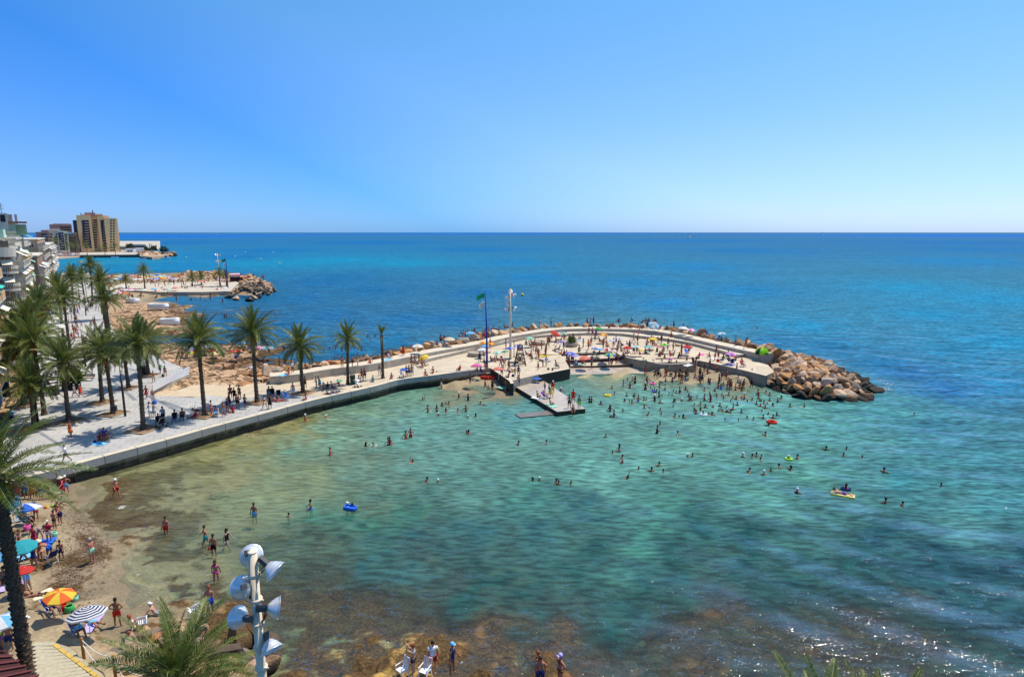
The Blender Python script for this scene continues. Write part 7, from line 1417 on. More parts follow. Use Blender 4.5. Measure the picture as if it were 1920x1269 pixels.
for q in solo:
    if q['label']: continue
    lm = min(LM, key=lambda m: (m[1] - q['pos']).to_2d().length if True else 0); _, a, cs = outfit(q['code']); child = q['h'] < .8
    if q['pose'] in ('neck', 'crawl'): base = ('swimmer' if q['pose'] == 'crawl' else 'bather') + ' ' + ('with a white cap ' if q['hd'] == 'cap:white' else '%s haired ' % ('dark' if q['hd'][-1] == 'k' else 'brown')) + PW[q['pose']]
    elif q['pose'] == 'wade': base = '%s bather %s' % (SKN[q['sk']], 'standing in the water')
    else: base = ('child ' if child else 'person ') + (GW[a] % cs[0] if '%s' in GW[a] else GW[a]) + ' ' + PW[q['pose']]
    labs.setdefault((base, lm[0]), []).append((q, (lm[1] - q['pos']).to_2d().length))
for (base, lm), lst in labs.items():
    lst.sort(key=lambda t: t[1])
    for i, (q, d) in enumerate(lst): q['label'] = '%s, %s %s' % (base, (ORD[min(i, 11)] + ' to') if len(lst) > 1 else 'near', lm)
def body_parts(q):
    items, a, cs = outfit(q['code']); fat = q['fat'] if q['fat'] != 'm' else ('f' if a in 'KOD' else 'm'); out = [('person', parts_of(q['pose'], fat)['body'], SKC[q['sk']])]
    hk, _, hc = q['hd'].partition(':')
    if hk in ('cap', 'sunhat'): out.append(('hat', part_mesh(q['pose'], fat, hk), CLR[hc]))
    else: out.append(('hair', part_mesh(q['pose'], fat, hk), HRC[hc]))
    deep = q['pose'] in ('neck', 'crawl')
    for g_, c in items:
        if deep and g_ in ('trunks', 'briefs'): continue
        if g_ == 'dress' and q['pose'] not in ('stand', 'stand2', 'hips', 'walk', 'walk2', 'lean'): g_ = 'onepiece'
        out.append((g_, part_mesh(q['pose'], fat, g_), CLR[c]))
    return out
for q in solo:
    ps = body_parts(q); rz = R(q['face'] if q['face'] is not None else 180); s = q['h'] * (1.0 + (hash((round(q['px']), round(q['py']))) % 9 - 4) * .012)
    z = q['pos'].z
    b = link('person', ps[0][1], None, loc=q['pos'], rot=(0, 0, rz), scale=s, color=ps[0][2]); b['label'] = q['label']; b['category'] = 'person'
    b['group'] = 'bathers in the water' if isinstance(q['z'], tuple) else ('people on the crowded cove beach' if q['py'] > 880 else 'people along the promenade and plaza')
    for nme, me, c in ps[1:]: link({'trunks': 'swim_shorts', 'bra': 'bikini_top', 'onepiece': 'swimsuit', 'briefs': 'swim_briefs'}.get(nme, nme), me, b, color=c)
# everyone too small or too many: one crowd
CM_ = {}
def crowd_mat():
    m, t, p, o = nmat('crowd_colours'); L = t.links.new; a = N(t, 'ShaderNodeAttribute', attribute_name='ccol'); L(a.outputs['Color'], p.inputs['Base Color']); p.inputs['Roughness'].default_value = .8; p.inputs['Specular IOR Level'].default_value = .15; return m
def mesh_arrays(me):
    k = me.name
    if k not in CM_:
        me.calc_loop_triangles(); v = np.empty(len(me.vertices) * 3); me.vertices.foreach_get('co', v); t_ = np.empty(len(me.loop_triangles) * 3, np.int64); me.loop_triangles.foreach_get('vertices', t_); CM_[k] = (v.reshape(-1, 3), t_.reshape(-1, 3))
    return CM_[k]
vs, fs, cs_ = [], [], []; nv = 0
for q in mass:
    rz = R(q['face'] or 0); c, s_ = math.cos(rz), math.sin(rz); Rm = np.array([[c, -s_, 0], [s_, c, 0], [0, 0, 1]]) * q['h']
    for nme, me, col in body_parts(q):
        v, t_ = mesh_arrays(me); vs.append(v @ Rm.T + np.array(q['pos'])); fs.append(t_ + nv); nv += len(v); cs_.append(np.tile(np.array([*col, 1.0]), (len(v), 1)))
V_ = np.concatenate(vs); F_ = np.concatenate(fs); C4 = np.concatenate(cs_); me = bpy.data.meshes.new('crowd')
me.vertices.add(len(V_)); me.vertices.foreach_set('co', V_.astype(np.float32).ravel()); me.loops.add(F_.size); me.loops.foreach_set('vertex_index', F_.astype(np.int32).ravel()); me.polygons.add(len(F_)); me.polygons.foreach_set('loop_start', np.arange(0, F_.size, 3, dtype=np.int32)); me.polygons.foreach_set('loop_total', np.full(len(F_), 3, np.int32)); me.polygons.foreach_set('use_smooth', np.ones(len(F_), bool)); me.update(calc_edges=True)
at = me.attributes.new('ccol', 'FLOAT_COLOR', 'POINT'); at.data.foreach_set('color', C4.astype(np.float32).ravel()); me.materials.append(crowd_mat())
tag(link('crowd', me), 'distant crowd of bathers and sunbathers too small to single out', kind='stuff'); print('crowd tris', len(F_))
def umb_mesh(seed, stripes=False):
    """eight panel canopy"""
    r = random.Random(seed); mb = MB(); n = 8; rad = 1.0
    prof = [(0, .36), (.35, .31), (.7, .17), (1.0, 0)]
    for k in range(n):
        a0, a1 = 2 * math.pi * k / n, 2 * math.pi * (k + 1) / n
        for j in range(3):
            (r0, z0), (r1, z1) = prof[j], prof[j + 1]
            sub = 4 if stripes else 1
            for i in range(sub):
                u0, u1 = i / sub, (i + 1) / sub; q = []
                for (rr_, zz, a) in ((r0 + (r1 - r0) * u0, z0 + (z1 - z0) * u0, a0), (r0 + (r1 - r0) * u1, z0 + (z1 - z0) * u1, a0), (r0 + (r1 - r0) * u1, z0 + (z1 - z0) * u1, a1), (r0 + (r1 - r0) * u0, z0 + (z1 - z0) * u0, a1)): q.append((rr_ * math.cos(a), rr_ * math.sin(a), zz))
                mi = ((j * sub + i) % 2) if stripes else (k % 2)
                mb.add(q, [(0, 1, 2, 3)], mi)
    for k in range(n):
        a0, a1 = 2 * math.pi * k / n, 2 * math.pi * (k + 1) / n; mb.add([(math.cos(a0), math.sin(a0), 0), (math.cos(a0), math.sin(a0), -.09), (math.cos(a1), math.sin(a1), -.09), (math.cos(a1), math.sin(a1), 0)], [(0, 1, 2, 3)], k % 2 if not stripes else 1)
    return mb
CNV = {}
def canvas(c):
    k = tuple(round(x, 3) for x in c)
    if k not in CNV:
        m, t, p, o = nmat('canvas_%d' % len(CNV)); L = t.links.new; n = N(t, 'ShaderNodeTexNoise', i_Scale=2.5, i_Detail=3.0); mr = N(t, 'ShaderNodeMapRange'); L(n.outputs[0], mr.inputs[0]); mr.inputs[3].default_value = .85; mr.inputs[4].default_value = 1.1
        mx = N(t, 'ShaderNodeMix', data_type='RGBA', blend_type='MULTIPLY'); mx.inputs[0].default_value = 1; mx.inputs[6].default_value = (*c, 1); L(mr.outputs[0], mx.inputs[7]); L(mx.outputs[2], p.inputs['Base Color']); p.inputs['Roughness'].default_value = .8
        tl = N(t, 'ShaderNodeBsdfTranslucent'); L(mx.outputs[2], tl.inputs[0]); ms = N(t, 'ShaderNodeMixShader', i_0=.3); L(p.outputs[0], ms.inputs[1]); L(tl.outputs[0], ms.inputs[2]); L(ms.outputs[0], o.inputs['Surface']); CNV[k] = m
    return CNV[k]
UM = {}
def canopy_mesh(c1, c2=None, stripes=False):
    k = (c1, c2, stripes)
    if k not in UM: UM[k] = umb_mesh(1, stripes).mesh('canopy', [canvas(CLR[c1]), canvas(CLR[c2 or c1])])
    return UM[k]
pm = MB(); pm.tube([(0, 0, 0), (0, 0, 1)], .02, 6); POLEM = pm.mesh('pole', WHITE)
rm = MB()
for k in range(8): rm.tube([(0, 0, .30), (.97 * math.cos(k * math.pi / 4), .97 * math.sin(k * math.pi / 4), -.01)], .008, 3)
RIBM = rm.mesh('ribs', WHITE)
def parasol(px, py, c1, c2=None, r=1.0, h=1.9, z0=PZ, label=None, stripes=False, tilt=(0, 0), group='parasols on the plaza', small=False, y_is='canopy', cat='parasol'):
    """py is where the middle of the canopy is seen"""
    if z0 == PZ and y_is == 'canopy': z0 = plaza_z(px, py + 15)
    cz = z0 + h; p = G(px, py, cz + .12 * r) if y_is == 'canopy' else G(px, py, z0)
    root = empty('parasol', (p.x, p.y, z0), rq.uniform(0, 6), label or '%s parasol' % c1, cat, group)
    ca = link('canopy', canopy_mesh(c1, c2, stripes), root, loc=(0, 0, h), rot=(tilt[0], tilt[1], rq.uniform(0, .8)), scale=r)
    link('pole', POLEM, root, scale=(1, 1, h + .34 * r), rot=(tilt[0] * .5, tilt[1] * .5, 0))
    if not small: link('ribs', RIBM, root, loc=(0, 0, h - .01), rot=ca.rotation_euler, scale=r)
    return root
# plaza parasols
for a in ((893, 684.7, 'pink', None, 1.15, 'bright magenta parasol over the wall corner by the flagpole', 1.6), (934.4, 690.8, 'coral', None, 1.15, 'coral parasol above the retaining wall beside the pier', 1.7), (903.2, 654.5, 'white', None, 1.0, 'white parasol behind the round stone planter', 1.5), (909.9, 648, 'sky', None, .9, 'light blue parasol just left of the flagpole', 1.5), (906, 641.5, 'orange', 'yellow', .95, 'orange parasol left of the flagpole top of the terrace', 1.5), (920.3, 643.7, 'orange', 'yellow', .95, 'orange parasol right of the flagpole', 1.5),
          (956.2, 652.6, 'blue', 'lilac', 1.15, 'blue parasol beside the sign post', 1.7), (973.2, 648.2, 'blue', 'white', 1.1, 'blue and white parasol shading the lifeguard seat', 2.6), (946.7, 658.6, 'green', 'mint', .8, 'small dark green parasol left of the sign post', 1.3), (932, 660, 'white', 'mint', 1.0, 'very pale parasol lying low on the plaza', 1.0), (993, 633.5, 'mint', None, 1.15, 'mint green parasol right of the lifeguard chair', 1.7), (1040.8, 624, 'red', None, 1.25, 'red parasol leaning on the terrace', 1.6), (1055.8, 625, 'white', 'mint', 1.1, 'white parasol next to the leaning red one', 1.6), (1049.6, 644, 'lilac', 'white', .7, 'small lilac parasol above the white chairs', 1.4), (1055.8, 638.8, 'lilac', None, .6, 'tiny lilac parasol behind the white chairs', 1.6),
          (1123.3, 615.5, 'green', None, 1.1, 'emerald parasol on the upper walkway', 1.9), (1130.8, 626.7, 'yellow', 'orange', 1.15, 'yellow parasol with an orange sun on it', 1.7), (1139.6, 654, 'red', 'white', 1.15, 'red and white striped parasol', 1.7), (1125, 654.5, 'sky', None, .9, 'light blue parasol touching the striped red one', 1.4), (1115, 652.8, 'blue', 'lilac', .85, 'blue and violet parasol left of the light blue one', 1.5), (1069, 661.7, 'lilac', 'blue', 1.15, 'flat violet blue parasol behind the timber kerb', 1.5), (1078.3, 666, 'lilac', None, .9, 'pale lilac parasol before the timber kerb', 1.2), (1096.7, 670, 'coral', None, 1.25, 'large coral parasol in the middle of the plaza', 1.7), (1143.3, 664, 'blue', 'lime', 1.2, 'blue parasol with a lime top near the water', 1.7), (1084, 637.5, 'sky', 'white', .9, 'very pale blue parasol lying beside the bushy planter', .8),
          (1160.4, 633, 'lilac', 'white', .9, 'pale lilac parasol behind the push bikes', 1.9), (1147.5, 638, 'sky', 'white', .75, 'pale blue parasol left of the push bikes', 1.7), (1177, 651, 'red', None, 1.1, 'plain red parasol below the folded navy one', 1.6), (1191.7, 649.5, 'mint', 'white', 1.15, 'green and white windowed parasol', 1.8), (1201.7, 655.5, 'yellow', 'cream', .85, 'pale yellow parasol beside the windowed one', 1.5), (1215.8, 649.5, 'sky', 'mint', 1.0, 'aqua parasol under the tall yellow one', 1.3), (1224.6, 635, 'yellow', None, 1.2, 'tall plain yellow parasol with two people beneath', 1.9), (1237.5, 649.5, 'coral', 'pink', .75, 'small pink parasol right of the aqua one', 1.3), (1245, 645.5, 'green', 'lime', 1.0, 'dark green and lime parasol', 1.6), (1256, 645.5, 'lilac', 'yellow', .6, 'tiny violet parasol touching the lime one', 1.6),
          (1289, 649.5, 'red', 'crimson', 1.15, 'red parasol on the open eastern end of the plaza', 1.5), (1255.8, 672, 'purple', 'pink', .7, 'small purple parasol over the eastern kerb', 1.8), (1210.8, 675.5, 'green', 'white', .8, 'green and white parasol tilted above the diagonal wall', 1.4), (1370.8, 662.8, 'pink', 'lilac', 1.2, 'large pink parasol close to the boulder heap', 1.7), (794.5, 669, 'yellow', None, 1.0, 'yellow parasol leaning on the lower terrace', 1.5), (756.6, 691.8, 'blue', None, .7, 'small royal blue parasol on the promenade bend', 1.3), (637, 713, 'mint', 'green', .6, 'small green parasol by the green litter bin', 1.6)):
    parasol(a[0], a[1], a[2], a[3], a[4] * .8, a[6], label=a[5], tilt=(R(rq.uniform(-8, 8)), R(rq.uniform(-8, 8))) if 'leaning' not in a[5] and 'tilted' not in a[5] else (R(10), R(28)))
for a in ((783, 647.8, 'white', 'cream', 1.1, 'white parasol on the boulders behind the terrace'), (842.7, 634.8, 'cream', None, 1.2, 'cream parasol on the boulders above a cluster of people'), (880.5, 623.5, 'sky', None, 1.15, 'light blue parasol on the boulders'), (1226.5, 608, 'white', 'sky', 1.3, 'big white parasol tilted on its side on the boulders'), (1281.7, 614.5, 'white', None, 1.25, 'white parasol on the boulders at the eastern bend'), (1296.5, 618, 'white', 'pink', 1.0, 'whitish pink parasol on the boulders'), (1352, 624.5, 'sky', 'white', 1.0, 'pale blue parasol on the boulders near the green tent')):
    parasol(a[0], a[1], a[2], a[3], a[4] * .85, 1.6, z0=OUTZ - .3, label=a[5], group='parasols on the boulders', tilt=(R(6), R(50)) if 'side' in a[5] else (R(5), 0))
# beach parasols (cove)
for a in ((22, 940, 'sky', None, .62, 'turquoise parasol behind the blue and white one', 1.5, False), (45.5, 946, 'white', 'blue', 1.08, 'large blue and white panelled parasol on the cove beach', 2.0, False), (40, 1018, 'teal', 'teal', .9, 'sea green parasol on the cove beach', 1.9, False), (43, 1062, 'red', None, .6, 'red parasol on the cove beach', 1.4, False), (111, 1110, 'orange', 'yellow', .82, 'orange yellow parasol on the cove beach', 1.7, False), (162, 1142, 'navy', 'white', 1.0, 'navy and white ringed parasol on the cove beach', 1.8, True), (4, 1158, 'sky', 'white', 1.0, 'aqua and white parasol cut by the picture edge', 1.6, False), (8, 1035, 'sky', 'blue', .8, 'bright blue parasol behind the palm trunk', 1.3, False)):
    z0 = .8 if a[0] < 100 else .55
    parasol(a[0], a[1] + 4, a[2], a[3], a[4], a[6], z0=z0, label=a[5], group='parasols on the cove beach', stripes=a[7], tilt=(R(-6), R(7)))
# rock shelf parasols
for a in ((452.6, 643, 'sky', 'blue', 1.2, 'vivid blue parasol on the rock shelf'), (472.4, 650.8, 'blue', None, .9, 'dark blue parasol on the rock shelf'), (485.7, 651, 'white', 'pink', .9, 'whitish parasol on the rock shelf'), (501.7, 651.2, 'sky', 'white', 1.2, 'wide pale blue parasol on the edge of the rock shelf'), (442, 656.8, 'coral', 'red', 1.15, 'coral parasol on the rock shelf'), (404, 656, 'red', None, 1.1, 'red parasol on the rock shelf'), (399.6, 662, 'yellow', 'cream', 1.1, 'yellow parasol on the rock shelf'), (391, 647.5, 'white', None, 1.5, 'large white parasol on the rock shelf'), (362.7, 655.5, 'purple', 'white', .9, 'purple and white parasol on the rock shelf'), (364.6, 660, 'yellow', 'lime', .9, 'lime yellow parasol on the rock shelf'), (354, 651.5, 'sky', 'white', .9, 'pale blue parasol behind the date palm crown'), (378, 650, 'white', None, 1.1, 'white parasol half behind the palm fronds')):
    parasol(a[0], a[1], a[2], a[3], a[4] * .95, 1.5, z0=.9, label=a[5], group='parasols on the rock shelf')
# packed far beach
for (n_, pts, z) in ((58, [(186, 526), (240, 522), (300, 522), (352, 526), (340, 531), (240, 533), (186, 537)], .95), (9, [(196, 546), (232, 546), (246, 560), (208, 568)], .7), (12, [(240, 550), (330, 549), (430, 549), (430, 551), (250, 556)], .6), (6, [(340, 538), (430, 540), (430, 532), (345, 532)], 1.3), (16, [(82, 482), (148, 480), (148, 478.6), (82, 478.6)], 1.0)):
    w_ = [G(x, y, z) for x, y in pts]; a0, a1 = min(p.x for p in w_), max(p.x for p in w_); b0, b1 = min(p.y for p in w_), max(p.y for p in w_); k = 0
    while k < n_:
        p = Vector((rq.uniform(a0, a1), rq.uniform(b0, b1), 0))
        if inside(p, w_):
            c = rq.choice(('red', 'coral', 'white', 'sky', 'blue', 'orange', 'red', 'white', 'coral', 'mint', 'lilac', 'yellow', 'pink', 'white')); u = empty('parasol', (p.x, p.y, z), 0, 'far|' + c, 'parasol', 'parasols on the packed far beach')
            link('canopy', canopy_mesh(c, rq.choice((None, 'white', None))), u, loc=(0, 0, 1.8), scale=rq.uniform(1.0, 1.35) * (1.4 if n_ == 16 else 1)); link('pole', POLEM, u, scale=(1, 1, 2.1)); k += 1

fl = {}
for o in [o for o in bpy.data.objects if str(o.get('label', '')).startswith('far|')]:
    c = o['label'][4:]; n, d = min(((n, (G(x, y, 1) - o.location).to_2d().length) for n, x, y in (('the tall jetty palm', 272, 541), ('the short jetty palm', 237, 541), ('the boulder mound', 345, 524), ('the near end of the promenade', 200, 545), ('the lagoon edge', 400, 552), ('the head of the bay', 110, 481), ('the far water line', 215, 519), ('the shade canopy', 310, 522))), key=lambda t: t[1]); fl.setdefault((c, n), []).append((d, o))
for (c, n), l in fl.items():
    for i, (d, o) in enumerate(sorted(l, key=lambda t: t[0])): o['label'] = '%s parasol on the packed far beach, %s %s' % (c, (ORD[min(i, 11)] + ' to') if len(l) > 1 else 'near', n)
# deck chairs
def chair_mesh():
    fr_ = MB(); fb = MB()
    for x in (-.27, .27):
        fr_.tube([(x, .28, 0), (x, -.05, .36), (x, -.48, .90)], .016, 5); fr_.tube([(x, -.30, 0), (x, .25, .36)], .016, 5); fr_.tube([(x, .28, .36), (x, .24, .55), (x, -.25, .57)], .015, 5)
    fr_.tube([(-.27, .28, .01), (.27, .28, .01)], .015, 5); fr_.tube([(-.27, -.30, .01), (.27, -.30, .01)], .015, 5)
    pts = [(.30, .36), (.05, .33), (-.10, .36), (-.30, .66), (-.48, .92)]
    for i in range(4):
        (y0, z0), (y1, z1) = pts[i], pts[i + 1]; fb.add([(-.26, y0, z0), (.26, y0, z0), (.26, y1, z1), (-.26, y1, z1), (-.26, y0, z0 - .02), (.26, y0, z0 - .02), (.26, y1, z1 - .02), (-.26, y1, z1 - .02)], [(0, 1, 2, 3), (7, 6, 5, 4)])
    return fr_.mesh('frame', WHITE), fb.mesh('canvas', CLOTH)
CHF, CHC = chair_mesh()
def deck_chair(p, rz, c, label, s=1.0):
    r = empty('deck_chair', p, rz, label, 'deck chair', 'folding deck chairs'); r.scale = (s, s, s); link('frame', CHF, r); link('canvas', CHC, r, color=CLR[c]); return r
for q in solo:
    if q['where'] == 'chair' or q['pose'] == 'chair':
        c = 'blue' if ('blue chair' in q['label']) else ('purple' if 'purple chair' in q['label'] else rq.choice(('blue', 'navy', 'white', 'crimson', 'navy', 'green')))
        deck_chair(q['pos'], R(q['face']), c, ('%s deck chair under the %s' % (c, q['label']))[:200] if False else '%s folding chair holding the %s' % (c, ' '.join(q['label'].replace(',', '').split()[:11])))
for a in ((522.6, 745, PZ, 'black', 200, 'empty black folding chair with high back on the promenade'), (538.6, 748.5, PZ, 'blue', 250, 'empty royal blue folding chair near the sea wall'), (98, 1052, None, 'navy', 60, 'navy striped folding chair near the seaweed'), (1287, 664, PZ, 'blue', 200, 'blue folding chair at the eastern end of the plaza'), (1373, 684, PZ, 'navy', 170, 'navy folding chair by the pink parasol')):
    p = G(a[0], a[1], a[2] if a[2] is not None else .6); deck_chair(p, R(a[4]), a[3], a[5], 1.0)
# white plastic chairs on the reef
def plastic_chair(p, rz, label):
    r = empty('garden_chair', p, rz, label, 'garden chair', 'white plastic chairs on the reef')
    m = MB(); m.box((0, 0, .42), (.46, .44, .03)); m.build('seat', PLAST, r)
    m = MB()
    for k in range(5): m.beam((-.19 + k * .095, -.22, .45), (-.21 + k * .105, -.36, .92), .05, .015)
    m.beam((-.24, -.37, .93), (.24, -.37, .93), .03, .07); m.build('backrest', PLAST, r)
    for x in (-.23, .23):
        m = MB(); m.beam((x, .22, .64), (x, -.25, .66), .05, .025); m.beam((x, .22, .42), (x, .22, .64), .04, .03); m.build('armrest', PLAST, r)
        for y in (.2, -.22): m = MB(); m.beam((x * .95, y, .42), (x * 1.08, y * 1.15, 0), .04, .04); m.build('leg', PLAST, r)
plastic_chair(G(754, 1268, .35), 2.4, 'white plastic chair on the reef, nearer the floodlight mast'); plastic_chair(G(797, 1270, .35), 2.7, 'white plastic chair on the reef below the man in white T-shirt')
plastic_chair(G(268, 1178, .5), .5, 'white plastic chair by the waterline boulders'); plastic_chair(G(364, 1156, .3), .9, 'white plastic chair half hidden by palm fronds')

# bags, towels, toys
def towel(px, py, c, label, z=None, w_=.9, l=1.7, rz=.4):
    z = plaza_z(px, py) if z == PZ else z; p = G(px, py, .6 if z is None else z)
    if z is None:
        for _ in range(3): p = G(px, py, bed_z(p.x, p.y))
    mb = MB(); n = 6; vs = []; 
    for j in range(n + 1):
        for i in range(4): x, y = (i / 3 - .5) * w_, (j / n - .5) * l; vs.append((x, y, .05 + .025 * math.sin(i * 2.1 + j * 1.7) + rq.uniform(-.01, .01)))
    mb.add(vs, [(j * 4 + i, j * 4 + i + 1, j * 4 + i + 5, j * 4 + i + 4) for j in range(n) for i in range(3)]); mb.add([(v[0], v[1], v[2] - .02) for v in vs], [(j * 4 + i + 4, j * 4 + i + 5, j * 4 + i + 1, j * 4 + i) for j in range(n) for i in range(3)])
    o = mb.build('towel', CLOTH, None, loc=p, rot=(0, 0, rz), color=CLR[c]); return tag(o, label, 'towel', 'towels')
for a in ((72, 1118, 'cream', 'beige towel under the sunbather in black', None), (168, 1170, 'lilac', 'lilac towel behind the ringed parasol', None), (78, 1016, 'blue', 'royal blue towel bundle beside the woman in red', None), (30, 1048, 'sky', 'light blue towel under the sea green parasol', None), (185, 832, 'sky', 'turquoise towel at the edge of the palm shade', PZ), (28, 975, 'grey', 'grey towel by the palm trunk near the turquoise parasol', None), (4, 1098, 'lilac', 'lilac towel left of the palm trunk', None), (18, 1170, 'white', 'white towel below the aqua parasol', None),
          (623, 739, 'sky', 'sky blue towel near the wall coping', PZ), (533, 703, 'sky', 'turquoise towel on the start of the sea walkway', OUTZ), (1104, 668.5, 'white', 'white towel near the coral parasol', PZ), (1062, 621.5, 'sky', 'turquoise towel on the terrace step', PZ + .56), (1338, 672, 'white', 'white sheet on the eastern plaza', PZ), (1315, 665, 'pink', 'pale pink towel on the eastern plaza', PZ), (1370, 684.5, 'lilac', 'lilac towel by the pink parasol', PZ), (1330, 642.5, 'blue', 'blue towel on the eastern terrace step', PZ + .56), (725, 675, 'sky', 'pale turquoise towel on the sea walkway', OUTZ), (1008, 746.5, 'white', 'white towel on the pier edge', PIERZ), (1035, 760.5, 'mint', 'pale towel under the seated woman on the pier', PIERZ),
          (1088, 682.5, 'mint', 'mint towel by the water edge of the plaza', PZ), (1021, 667.5, 'yellow', 'small yellow towel near the walking woman', PZ), (1380, 650.5, 'white', 'white towel spread on the upper walkway', OUTZ), (1290, 685, 'white', 'white towel behind the eastern beach', PZ), (1004, 710, 'blue', 'blue and white towel on the pier steps', PZ - .5), (941, 727, 'mint', 'mint towel on the western sand', .3)):
    towel(a[0], a[1], a[2], a[3], a[4], rz=rq.uniform(0, 3))
def bag(px, py, c, label, z=None, s=1.0):
    p = G(px, py, .6 if z is None else z)
    if z is None:
        for _ in range(3): p = G(px, py, bed_z(p.x, p.y))
    r = empty('beach_bag', p, rq.uniform(0, 3), label, 'beach bag', 'beach bags'); mb = MB(); mb.lathe([(0, 0), (.19 * s, 0), (.22 * s, .12 * s), (.20 * s, .30 * s), (.16 * s, .34 * s), (.14 * s, .32 * s)], 10); link('bag_body', mb.mesh('bag_body', CLOTH), r, color=CLR[c])
    mb = MB(); mb.tube([(-.13 * s, 0, .33 * s), (-.08 * s, 0, .48 * s), (.08 * s, 0, .48 * s), (.13 * s, 0, .33 * s)], .015, 5); link('handle', mb.mesh('handle', CLOTH), r, color=CLR[c])
for a in ((52, 993, 'pink', 'pink rucksack on the sand below the blue chair', None, 1.2), (57.5, 978, 'black', 'black bag beside the blue chair', None, 1.3), (103, 1004, 'mint', 'mint bag beside the boy with hands on hips', None, .9), (38, 1105, 'orange', 'orange bag next to the lilac child', None, 1.0), (121, 1142, 'red', 'red cool bag under the orange parasol', None, 1.1), (131, 1146, 'green', 'green bag under the orange parasol', None, 1.2), (142, 1125, 'mint', 'small mint bag on the sand right of the orange parasol', None, .8), (88, 952, 'yellow', 'yellow sand bucket among toys', None, .6), (98, 949, 'lime', 'lime sand bucket among toys', None, .5), (84, 953, 'red', 'red sand bucket among toys', None, .4), (178, 830, 'navy', 'small navy bag beside the turquoise towel', PZ, .7), (290, 757, 'blue', 'blue carrier bag by the old man in white shorts', PZ, 1.2), (306, 706, 'black', 'black bag dropped behind the walking couple', PZ, 1.0), (470, 692, 'white', 'white tub on the rocks near the boulders', 1.0, 1.4), (443, 671, 'blue', 'blue cool box on the rock shelf', 1.0, 1.6), (393, 1030, 'red', 'red bucket held low beside the wading young man', 0, .5), (1069, 637, 'black', 'large black bag by the bushy planter', PZ, 2.0), (962, 706, 'navy', 'navy bag on top of the retaining wall', PZ, 1.0), (1028, 693, 'black', 'black shoes and bag near the quay corner', PZ, .8), (1036, 694, 'black', 'second black bag near the quay corner', PZ, .7), (1346, 678, 'red', 'red bag by the eastern retaining wall', PZ, 1.2)):
    bag(*a)

# inflatables
def ring(px, py, c, label, s=1.0, rz=0):
    mb = MB(); n, m = 18, 8; vs = [((.42 + .14 * math.cos(b)) * math.cos(a) * s, (.42 + .14 * math.cos(b)) * math.sin(a) * s, .14 * math.sin(b) * s) for a in [2 * math.pi * i / n for i in range(n)] for b in [2 * math.pi * j / m for j in range(m)]]
    mb.add(vs, [(i * m + j, ((i + 1) % n) * m + j, ((i + 1) % n) * m + (j + 1) % m, i * m + (j + 1) % m) for i in range(n) for j in range(m)], 0, True); return tag(mb.build('swim_ring', CLOTH, None, loc=G(px, py, 0) + Vector((0, 0, .06)), color=CLR[c]), label, 'swim ring', 'inflatable swim rings')
ring(1447, 792, 'red', 'large orange red swim ring floating off the boulder tip', 1.15); ring(1479, 861, 'lime', 'small lime swim ring around a bather', .7); ring(1224, 720, 'pink', 'pink and white swim ring in the shallows', .8); ring(1139.4, 742, 'yellow', 'yellow inflatable drifting beyond the pier', .9); ring(1227, 734.5, 'blue', 'blue inflatable held by bathers', .7); ring(1047, 734.5, 'blue', 'blue ring beside the pier edge', .7); ring(1586, 917, 'navy', 'blue ring around the bather behind the airbed', .8); ring(1319, 778, 'white', 'white inflatable with a dark haired bather', .8)
def loaf(name, px, py, c, label, cat, w_, l, h, rz, z=0):
    mb = MB(); n = 20; P_ = [(math.copysign(abs(math.cos(t)) ** .6, math.cos(t)) * w_, math.copysign(abs(math.sin(t)) ** .6, math.sin(t)) * l) for t in [2 * math.pi * k / n for k in range(n)]]
    for (s0, z0, s1, z1) in ((.92, -.06, 1, h * .5), (1, h * .5, .93, h), (.93, h, .70, h), (.70, h, .66, h * .45)): mb.add([(x * s0, y * s0, z0) for x, y in P_] + [(x * s1, y * s1, z1) for x, y in P_], [(k, (k + 1) % n, n + (k + 1) % n, n + k) for k in range(n)], 0, True)
    mb.add([(x * .66, y * .66, h * .45) for x, y in P_], [tuple(range(n))]); return tag(mb.build(name, CLOTH, None, loc=G(px, py, z) + Vector((0, 0, .03)), rot=(0, 0, rz), color=CLR[c]), label, cat)
loaf('rubber_boat', 657, 954, 'blue', 'small blue rubber boat with two children in the cove', 'rubber boat', .36, .62, .22, 1.2)
loaf('kayak', 927.8, 710, 'red', 'long red kayak lying on the sand beside the retaining wall', 'kayak', .36, 2.3, .35, R(86), .5)
ab = empty('airbed', G(1580, 928, 0), R(62), 'yellow and white airbed with a sunbather far out in the cove', 'airbed')
for k in range(7):
    m = MB(); m.tube([(-.36 + k * .12, -.95, .06), (-.36 + k * .12, .95, .06)], .065, 8); link('air_tube', m.mesh('air_tube', CLOTH), ab, color=CLR['yellow'] if k % 2 == 0 else CLR['white'])
q = dict(pose='lie', code='T:purple', hd='short:k', sk='p', fat='m'); ps = body_parts(q)
b = link('person', ps[0][1], None, loc=G(1580, 928, 0) + Vector((0, 0, .08)), rot=(0, 0, R(242)), color=ps[0][2]); tag(b, 'sunbather lying on the yellow airbed', 'person', 'bathers in the water')
for nme, me, c in ps[1:]: link('swim_shorts' if nme == 'trunks' else nme, me, b, color=c)
